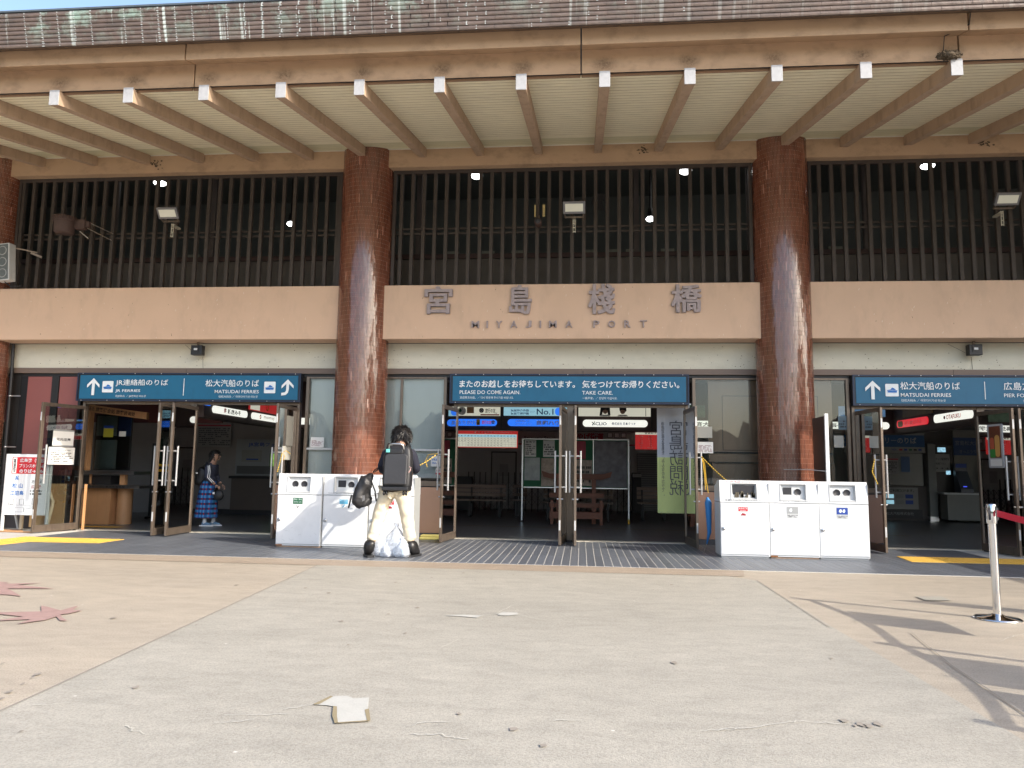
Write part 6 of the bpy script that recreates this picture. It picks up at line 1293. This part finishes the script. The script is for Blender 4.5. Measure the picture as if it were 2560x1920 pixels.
rb = MB().tube([(bx1-.015,my-.20,1.10),(bx1+.01,my-.21,1.13),(bx1+.012,my-.20,1.165),(bx1-.01,my-.20,1.17)], .009, 8).build('side_loop', mat('loop_grey_red', (.45,.30,.28), .6), bp)
# drawstring bag hanging at the left
db = thing('drawstring_bag', 'black nylon drawstring bag hanging from the left arm of the person at the bins', 'bag', (-2.86, 9.62, .60))
top = Vector((-2.73, 9.66, 1.08)); J2 = {'t': (*top, .03, .03), 'a': (-2.80, 9.62, 1.0, .10, .075), 'b': (-2.87, 9.60, .88, .165, .11), 'c': (-2.85, 9.59, .74, .165, .115), 'd': (-2.78, 9.60, .645, .11, .085)}
bo = skin_body('bag_body', J2, [('t','a'),('a','b'),('b','c'),('c','d')], BLKF, db, sub=3, root='b'); crumple(bo, .035, 11, 4, .6); crumple(bo, .012, 28, 1)
el = Vector((mx-.25, my+.12, 1.17))
MB().tube([el, (top+el)/2+Vector((-.02,0,.0)), top], .007, 6).tube([el+Vector((.02,0,0)), top+Vector((.03,0,.02))], .007, 6).build('cord', BLACKP, db)
MB().tube([(-2.74,9.63,1.0),(-2.68,9.64,.85),(-2.66,9.64,.72)], .010, 6).tube([(-2.98,9.6,.80),(-3.0,9.6,.70),(-3.015,9.6,.63)], .011, 6).build('tail_strap', BLACKP, db)
MB().prism([(-.06,-.05),(.06,-.02),(.07,.04),(-.03,.05)], (-2.83,9.475,.745), (1,0,.25), (-.25,0,1), (0,1,0), .004).build('grey_patch', mat('patch_grey', (.14,.14,.145), .4), db); MB().lathe((-2.85, 9.475, .86), [(.001,0),(.014,0),(.016,.004)], 12, axis='y').build('round_logo', GREYP, db)
# clear rubbish bags between the boots
for k, (x, y, s_, hgt, lb) in enumerate(((-2.60, 9.72, .085, .36, 'crumpled clear plastic bag by the left boot'), (-2.41, 9.76, .14, .42, 'tall clear plastic bag of rubbish between the boots'), (-2.30, 9.66, .10, .26, 'clear plastic bag with a blue bottle by the right boot'), (-2.51, 9.66, .07, .18, 'small clear bag lying in front of the tall clear bag'))):
    t = thing('plastic_bag', lb, 'plastic bag', (x, y, .01), 'clear plastic bags between the boots')
    b = MB(); rr = random.Random(k+3); n = 20; prof = [(.3,0),(.85,.02),(1.05,.18),(1.0,.42),(.72,.62),(.4,.78),(.16,.88),(.26,1.0)]
    vs = []; 
    for i, (r_, z) in enumerate(prof):
        for q in range(n): a_ = 2*math.pi*q/n; rr_ = s_*r_*(1+.16*math.sin(3*a_+k+i)+rr.uniform(-.13,.13)); vs.append((x+rr_*math.cos(a_), y+rr_*math.sin(a_), .012+hgt*z*(1+rr.uniform(-.02,.02))))
    b.add(vs, [(i*n+q, i*n+(q+1) % n, (i+1)*n+(q+1) % n, (i+1)*n+q) for i in range(len(prof)-1) for q in range(n)]+[tuple(range(n-1, -1, -1))], 0, False); b.build('film', FILM, t, smooth=True)
    if k != 3:
        for j in range(5 if k != 1 else 9): MB().tube([(x+rr.uniform(-.5,.5)*s_, y+rr.uniform(-.5,.5)*s_, .03+rr.random()*hgt*.1), (x+rr.uniform(-.5,.5)*s_, y+rr.uniform(-.5,.5)*s_, .08+rr.random()*hgt*.5)], .03, 8).build('contents', mat('rub_%d_%d' % (k, j), rr.choice([(.7,.72,.75),(.55,.6,.68),(.3,.5,.65),(.65,.66,.6),(.62,.68,.72)]), .4), t)
# --- the girl inside, in profile facing right -----------------------------
girl = thing('person', 'person with glasses in navy track jacket and blue plaid skirt inside the left doorway', 'person', (-7.08, 13.85, 0)); gx, gy = -7.06, 13.85
J = {'pelvis': (gx-.02, gy, .80, .105, .12), 'waist': (gx-.03, gy, .93, .085, .105), 'chest': (gx-.035, gy, 1.06, .095, .12), 'shoulder': (gx-.02, gy, 1.17, .075, .11), 'neck': (gx+.02, gy, 1.23, .042, .045), 'head': (gx+.055, gy, 1.335, .078, .068), 'headtop': (gx+.045, gy, 1.385, .07, .064),
     'shF': (gx-.02, gy-.14, 1.155, .05), 'elF': (gx-.0, gy-.17, .93, .038), 'wrF': (gx+.15, gy-.15, .80, .025), 'shB': (gx-.02, gy+.14, 1.155, .05), 'elB': (gx, gy+.17, .93, .038), 'wrB': (gx+.13, gy+.13, .80, .025),
     'hipF': (gx-.03, gy-.08, .74, .075), 'knF': (gx-.02, gy-.08, .42, .05), 'anF': (gx-.05, gy-.08, .09, .032), 'hipB': (gx-.03, gy+.08, .74, .075), 'knB': (gx+.0, gy+.08, .42, .05), 'anB': (gx+.04, gy+.08, .09, .032)}
EG = [('pelvis','waist'),('waist','chest'),('chest','shoulder'),('shoulder','neck'),('neck','head'),('head','headtop'),('shoulder','shF'),('shF','elF'),('elF','wrF'),('shoulder','shB'),('shB','elB'),('elB','wrB'),('pelvis','hipF'),('hipF','knF'),('knF','anF'),('pelvis','hipB'),('hipB','knB'),('knB','anB')]
skin_body('body', J, EG, SKIN, girl, root='pelvis')
def tracky():
    m, nt, p = nodes('track_jacket_navy'); p.inputs['Roughness'].default_value = .7; v = mapping(nt); n_ = N(nt, 'ShaderNodeTexChecker', Scale=60.0); nt.links.new(v, n_.inputs['Vector']); n_.inputs[1].default_value = (.02,.025,.05,1); n_.inputs[2].default_value = (.05,.055,.085,1); nt.links.new(n_.outputs[0], p.inputs['Base Color']); return m
gj = skin_body('jacket', {'hem': (gx-.025, gy, .80, .135, .135), 'waist': (gx-.04, gy, .93, .13, .13), 'chest': (gx-.04, gy, 1.06, .125, .14), 'shoulder': (gx-.02, gy, 1.165, .095, .12), 'collar': (gx+.01, gy, 1.225, .058, .06), 'shF': (gx-.02, gy-.145, 1.15, .07), 'elF': (gx-.0, gy-.18, .93, .06), 'cuF': (gx+.12, gy-.16, .825, .042), 'shB': (gx-.02, gy+.145, 1.15, .07), 'elB': (gx, gy+.18, .93, .06), 'cuB': (gx+.10, gy+.14, .825, .042)},
    [('hem','waist'),('waist','chest'),('chest','shoulder'),('shoulder','collar'),('shoulder','shF'),('shF','elF'),('elF','cuF'),('shoulder','shB'),('shB','elB'),('elB','cuB')], tracky(), girl, root='chest'); crumple(gj, .012, 12, 3)
MB().tube([(gx+.03,gy-.18,1.16),(gx+.055,gy-.19,1.03),(gx+.06,gy-.215,.93),(gx+.14,gy-.20,.85)], .008, 6).tube([(gx+.01,gy-.20,1.15),(gx+.03,gy-.21,1.03),(gx+.035,gy-.235,.93),(gx+.12,gy-.215,.835)], .008, 6).build('sleeve_stripe', WHITE, girl)
def plaid():
    m, nt, p = nodes('plaid_blue_red'); p.inputs['Roughness'].default_value = .85; tc_ = mapping(nt); sp_ = N(nt, 'ShaderNodeSeparateXYZ'); nt.links.new(tc_, sp_.inputs[0])
    def band(sock, fq, lo):
        a_ = N(nt, 'ShaderNodeMath', operation='MULTIPLY'); nt.links.new(sock, a_.inputs[0]); a_.inputs[1].default_value = fq; f_ = N(nt, 'ShaderNodeMath', operation='FRACT'); nt.links.new(a_.outputs[0], f_.inputs[0]); g_ = N(nt, 'ShaderNodeMath', operation='GREATER_THAN'); nt.links.new(f_.outputs[0], g_.inputs[0]); g_.inputs[1].default_value = lo; return g_.outputs[0]
    c_ = mix(nt, band(sp_.outputs[0], 15, .55), (.02,.11,.34), (.05,.26,.55)); c_ = mix(nt, band(sp_.outputs[2], 11, .55), c_, (.012,.03,.11)); 
    am = N(nt, 'ShaderNodeMath', operation='MULTIPLY'); nt.links.new(band(sp_.outputs[0], 15, .78), am.inputs[0]); nt.links.new(band(sp_.outputs[2], 11, .5), am.inputs[1]); c_ = mix(nt, am.outputs[0], c_, (.30,.02,.04)); nt.links.new(c_, p.inputs['Base Color']); return m
sk = MB(); n = 40; vs = []
for i, (z, rx, ry) in enumerate(((.86,.115,.13),(.78,.15,.16),(.6,.17,.18),(.4,.185,.195),(.165,.205,.21))):
    for q in range(n): a_ = 2*math.pi*q/n; f_ = 1+.07*math.sin(a_*9+i*.3)*min(1, i/2); vs.append((gx-.035-.035*(i/4)+rx*f_*math.cos(a_), gy+ry*f_*math.sin(a_), z))
sk.add(vs, [(i*n+q, (i+1)*n+q, (i+1)*n+(q+1) % n, i*n+(q+1) % n) for i in range(4) for q in range(n)], 0, True); sk.build('skirt', plaid(), girl)
for s_, x in ((-1, gx-.05), (1, gx+.04)):
    y = gy+s_*.08; MB().tube([(x,y,.06),(x,y,.17)], .038, 12).build('sock', WHITE, girl)
    sh2 = skin_body('sneaker', {'h': (x-.05,y,.05,.036,.034), 'a': (x,y,.07,.04,.036), 'b': (x+.09,y,.045,.038,.03), 't': (x+.14,y,.04,.032,.026)}, [('h','a'),('a','b'),('b','t')], mat('sneaker_blue_grey', (.16,.28,.42), .6) if 'sneaker_blue_grey' not in bpy.data.materials else bpy.data.materials['sneaker_blue_grey'], girl, root='a'); MB().prism([(-.09,-.035),(.13,-.035),(.175,0),(.13,.035),(-.09,.035)], (x,y,.010), (1,0,0), (0,1,0), (0,0,1), .022).build('sneaker_sole', WHITE, girl)
make_hand(girl, (gx+.155, gy-.15, .795), (.8,0,-.5), (0,.6,-.8), 1, SKIN, .9, .85); make_hand(girl, (gx+.135, gy+.13, .795), (.8,0,-.5), (0,-.6,-.8), -1, SKIN, .9, .85)
hair_cap(girl, (gx+.035, gy, 1.365), (.095,.086,.09), HAIR, 700, Matrix.Identity(3), lambda d: d.x < .25 or d.z > .5, 8, .02, .05, .8, .006)
b = MB(); rr = random.Random(1)
for k in range(130): a_ = rr.uniform(2.0, 4.3); x = gx+.03+.085*math.cos(a_); y = gy+.078*math.sin(a_); b.tube([(x,y,1.34),(x-.012,y,1.28),(x-.02+rr.uniform(-.012,.012),y*1+rr.uniform(-.01,.01),1.20+rr.uniform(-.03,.02))], [.008,.007,.002], 4)
join_stuff(b.build('long_hair', HAIR, girl))
fb2 = MB(); 
for c, r_ in (((gx+.137,gy,1.33), (.018,.012,.017)), ((gx+.128,gy,1.293), (.008,.018,.006)), ((gx+.055,gy-.07,1.325), (.015,.008,.02)), ((gx+.118,gy,1.27), (.018,.02,.014))): v_, f_ = ellipsoid(c, r_, 12, 8); fb2.add(v_, f_, 0, True)
fb2.build('nose_chin_ear', SKIN, girl)
ey = MB()
for s_ in (-1, 1): v_, f_ = ellipsoid((gx+.118, gy+s_*.03, 1.35), (.008,.010,.006), 8, 6); ey.add(v_, f_, 0, True)
ey.build('eye', INK, girl); gl_ = MB()
for s_ in (-1, 1): gl_.lathe((gx+.137, gy+s_*.032, 1.348), [(.020,-.0015),(.024,-.0015),(.024,.0015),(.020,.0015)], 16, axis='x').bar((gx+.135,gy+s_*.055,1.352), (gx+.05,gy+s_*.075,1.352), .004)
gl_.build('glasses', DARKM, girl)
gb = thing('shoulder_backpack', 'dark slouching backpack on the back of the person in the plaid skirt', 'backpack', (gx-.24, gy, .75)); bo = skin_body('pack_body', {'a': (gx-.15, gy, 1.10, .06, .10), 'b': (gx-.20, gy, .98, .10, .13), 'c': (gx-.235, gy, .84, .105, .13), 'd': (gx-.22, gy, .76, .08, .11)}, [('a','b'),('b','c'),('c','d')], BLKF, gb, root='b'); crumple(bo, .015, 12, 2)
MB().tube([(gx-.14,gy-.10,1.12),(gx-.04,gy-.15,1.22),(gx+.05,gy-.15,1.13),(gx+.03,gy-.16,.98),(gx-.14,gy-.13,.85)], .012, 6).build('shoulder_strap', BLKF, gb); MB().box(gx-.26, gx-.22, gy-.135, gy-.132, 1.0, 1.02).build('white_label', WHITE, gb)
cp = thing('peaked_hat', 'black cap with a small white mark held low in front of the plaid skirt', 'hat', (gx+.20, gy-.15, .48)); v_, f_ = ellipsoid((gx+.235, gy-.16, .60), (.10,.06,.105)); b = MB().add(v_, f_, 0, True); b.build('crown', BLKF, cp); MB().prism([(.10*math.cos(rad(a_)), .07*math.sin(rad(a_))) for a_ in range(0, 360, 30)], (gx+.17,gy-.17,.68), (.5,0,.85), (0,1,0), (.85,0,-.5), .006).build('visor', BLKF, cp); MB().box(gx+.15, gx+.19, gy-.235, gy-.23, .62, .66).build('white_mark', WHITE, cp)
# --- someone standing half hidden behind the middle of the left doors ------
hp = thing('person', 'person in black trousers with white backpack half hidden behind the left door post', 'person', (-7.55, 13.3, 0)); hx, hy = -7.58, 13.35
J = {'pelvis': (hx,hy,.88,.12,.13), 'waist': (hx,hy,1.0,.11,.12), 'chest': (hx+.01,hy,1.18,.12,.14), 'shoulder': (hx+.02,hy,1.32,.10,.13), 'neck': (hx+.04,hy,1.40,.05,.05), 'head': (hx+.06,hy,1.50,.085,.078), 'headtop': (hx+.06,hy,1.55,.078,.072),
     'shF': (hx+.02,hy-.16,1.30,.055), 'elF': (hx,hy-.19,1.06,.042), 'wrF': (hx-.06,hy-.20,.83,.028), 'shB': (hx+.02,hy+.16,1.30,.055), 'elB': (hx+.05,hy+.19,1.06,.042), 'wrB': (hx+.15,hy+.16,.90,.028), 'hipF': (hx-.05,hy-.09,.80,.085), 'knF': (hx-.04,hy-.09,.45,.06), 'anF': (hx-.09,hy-.09,.09,.036), 'hipB': (hx+.03,hy+.09,.80,.085), 'knB': (hx+.08,hy+.09,.45,.06), 'anB': (hx+.18,hy+.09,.09,.036)}
skin_body('body', J, EG, SKIN, hp, root='pelvis'); DK = mat('black_cotton', (.013,.013,.015), .85)
skin_body('trousers', {k: sc(J[k], .018) for k in ('pelvis','hipF','knF','anF','hipB','knB','anB')}, [('pelvis','hipF'),('hipF','knF'),('knF','anF'),('pelvis','hipB'),('hipB','knB'),('knB','anB')], DK, hp, root='pelvis'); skin_body('shirt', {k: sc(J[k], .02) for k in ('pelvis','waist','chest','shoulder','shF','elF','shB','elB')}, [('pelvis','waist'),('waist','chest'),('chest','shoulder'),('shoulder','shF'),('shF','elF'),('shoulder','shB'),('shB','elB')], DK, hp, root='chest')
hair_cap(hp, (hx+.045, hy, 1.53), (.098,.09,.095), HAIR, 400, Matrix.Identity(3), lambda d: d.x < .25 or d.z > .5, 5)
for s_, x in ((-1, hx-.09), (1, hx+.18)): y = hy+s_*.09; skin_body('sneaker', {'h': (x-.05,y,.05,.036,.034), 'a': (x,y,.07,.04,.036), 'b': (x+.09,y,.045,.038,.03), 't': (x+.14,y,.04,.032,.026)}, [('h','a'),('a','b'),('b','t')], DK, hp, root='a'); MB().prism([(-.09,-.035),(.13,-.035),(.175,0),(.13,.035),(-.09,.035)], (x,y,.010), (1,0,0), (0,1,0), (0,0,1), .024).build('sneaker_sole', WHITE, hp)
make_hand(hp, (hx-.065, hy-.20, .825), (0,0,-1), (0,1,0), 1, SKIN, .9)
wb = thing('white_backpack', 'off-white backpack worn by the person half hidden behind the left door post', 'backpack', (hx-.2, hy, .85)); bo = skin_body('pack_body', {'a': (hx-.13,hy,1.27,.06,.09), 'b': (hx-.17,hy,1.12,.085,.12), 'c': (hx-.18,hy,.95,.085,.12), 'd': (hx-.15,hy,.88,.06,.10)}, [('a','b'),('b','c'),('c','d')], mat('canvas_white', (.55,.54,.50), .8), wb, root='b'); crumple(bo, .02, 12, 6); MB().tube([(hx-.12,hy-.1,1.25),(hx,hy-.15,1.38),(hx+.10,hy-.14,1.25),(hx-.1,hy-.13,.95)], .012, 6).build('shoulder_strap', bpy.data.materials['canvas_white'], wb)
sb_ = thing('shopping_bag', 'translucent white carrier bag hanging from the hand of the half hidden person', 'plastic bag', (hx-.10, hy-.25, .42)); bo = skin_body('bag_film', {'t': (hx-.07,hy-.22,.74,.02,.02), 'a': (hx-.09,hy-.23,.62,.07,.05), 'b': (hx-.12,hy-.24,.50,.11,.06), 'c': (hx-.10,hy-.24,.44,.10,.06)}, [('t','a'),('a','b'),('b','c')], mat('carrier_film', (.50,.53,.60), .35), sb_, root='b'); crumple(bo, .02, 16, 9)

# ============================================================ WEAR
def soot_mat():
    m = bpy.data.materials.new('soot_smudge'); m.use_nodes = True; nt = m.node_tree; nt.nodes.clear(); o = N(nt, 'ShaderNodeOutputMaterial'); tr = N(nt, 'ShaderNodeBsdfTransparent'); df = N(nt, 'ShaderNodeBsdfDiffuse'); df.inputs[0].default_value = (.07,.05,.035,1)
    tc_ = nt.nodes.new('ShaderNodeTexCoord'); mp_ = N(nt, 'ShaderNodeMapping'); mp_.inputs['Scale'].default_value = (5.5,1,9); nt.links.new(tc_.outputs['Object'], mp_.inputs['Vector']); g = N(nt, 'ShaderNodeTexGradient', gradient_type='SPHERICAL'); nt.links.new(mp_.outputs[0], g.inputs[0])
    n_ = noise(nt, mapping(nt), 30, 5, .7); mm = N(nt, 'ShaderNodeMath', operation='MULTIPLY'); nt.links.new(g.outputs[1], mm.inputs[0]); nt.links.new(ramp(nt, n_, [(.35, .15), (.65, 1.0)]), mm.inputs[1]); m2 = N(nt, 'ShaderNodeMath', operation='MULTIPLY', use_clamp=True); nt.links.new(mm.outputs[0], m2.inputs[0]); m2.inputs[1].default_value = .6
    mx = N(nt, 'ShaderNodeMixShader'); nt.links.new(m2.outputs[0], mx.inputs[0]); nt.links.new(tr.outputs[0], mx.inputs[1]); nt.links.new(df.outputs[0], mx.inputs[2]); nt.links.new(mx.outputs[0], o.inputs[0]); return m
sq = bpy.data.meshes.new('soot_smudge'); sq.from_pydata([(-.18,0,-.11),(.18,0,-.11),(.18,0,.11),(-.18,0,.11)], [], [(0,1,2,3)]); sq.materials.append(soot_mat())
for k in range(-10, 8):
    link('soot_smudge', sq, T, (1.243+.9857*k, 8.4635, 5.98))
fk = MB(); rr = random.Random(21)
for _ in range(150):
    x = rr.uniform(-9.8, 6.8)
    if any(abs(x-c_) < .47 for c_ in CX): continue
    z = rr.uniform(3.30, 4.15); a_ = rr.uniform(-.5, .5); w_, h_ = rr.uniform(.002, .005), rr.uniform(.004, .022)
    d = Vector((math.sin(a_), 0, math.cos(a_)))*h_; e = Vector((math.cos(a_), 0, -math.sin(a_)))*w_; c = Vector((x, 11.9585, z)); fk.quad(c-d-e, c-d+e, c+d+e*.6, c+d-e*.6, rr.choice((0,0,0,1)))
join_stuff(fk.build('paint_fleck', [mat('fleck_pale', (.72,.62,.50), .8), mat('fleck_dark', (.16,.11,.08), .8)], T))
fk = MB()
for _ in range(260):
    x = rr.uniform(-9.8, 6.9); z = 2.85+abs(rr.gauss(0, .16)) if rr.random() < .6 else rr.uniform(2.85, 3.27)
    if z > 3.27: continue
    a_ = rr.uniform(.003, .008); fk.add([(x+a_*math.cos(t_)*1.3, 12.3985, z+a_*math.sin(t_)) for t_ in [i*1.05 for i in range(6)]], [(5,4,3,2,1,0)])
join_stuff(fk.build('pit_mark', mat('pit_dark', (.17,.15,.11), .9), T))
for px, pz in ((1.0, 6.44), (6.35, 6.42), (-7.47, 6.40)):
    q = MB(); 
    for _ in range(26): a_ = rr.uniform(.006, .016); x = px+rr.gauss(0, .05); z = pz+rr.gauss(0, .035); q.add([(x+a_*math.cos(t_)*1.4, 11.9575-.0004*_, z+a_*math.sin(t_)) for t_ in [i*1.05 for i in range(6)]], [(5,4,3,2,1,0)])
    join_stuff(q.build('old_nest_mark', CLAY, T))
# scuffs on the bins
sc_ = MB()
for x0_, fy in ((-4.37, fL), (-3.705, fL), (1.905, fR), (2.57, fR), (3.235, fR)):
    for _ in range(14):
        x = x0_+rr.uniform(.06, .58); z = .08+abs(rr.gauss(0, .12)); L = rr.uniform(.01, .05); y = fy(x0_+.328)-.0052; a_ = rr.uniform(-.6, .6)
        sc_.quad((x, y, z), (x+L*math.cos(a_), y, z+L*math.sin(a_)), (x+L*math.cos(a_), y, z+L*math.sin(a_)+.002), (x, y, z+.0025))
join_stuff(sc_.build('scuff_mark', mat('scuff_grey', (.42,.42,.43), .8), None)); sc_o = bpy.data.objects['scuff_mark']; tag(sc_o, 'fine grey scuff marks low on the doors of the white bins', 'scuffs')
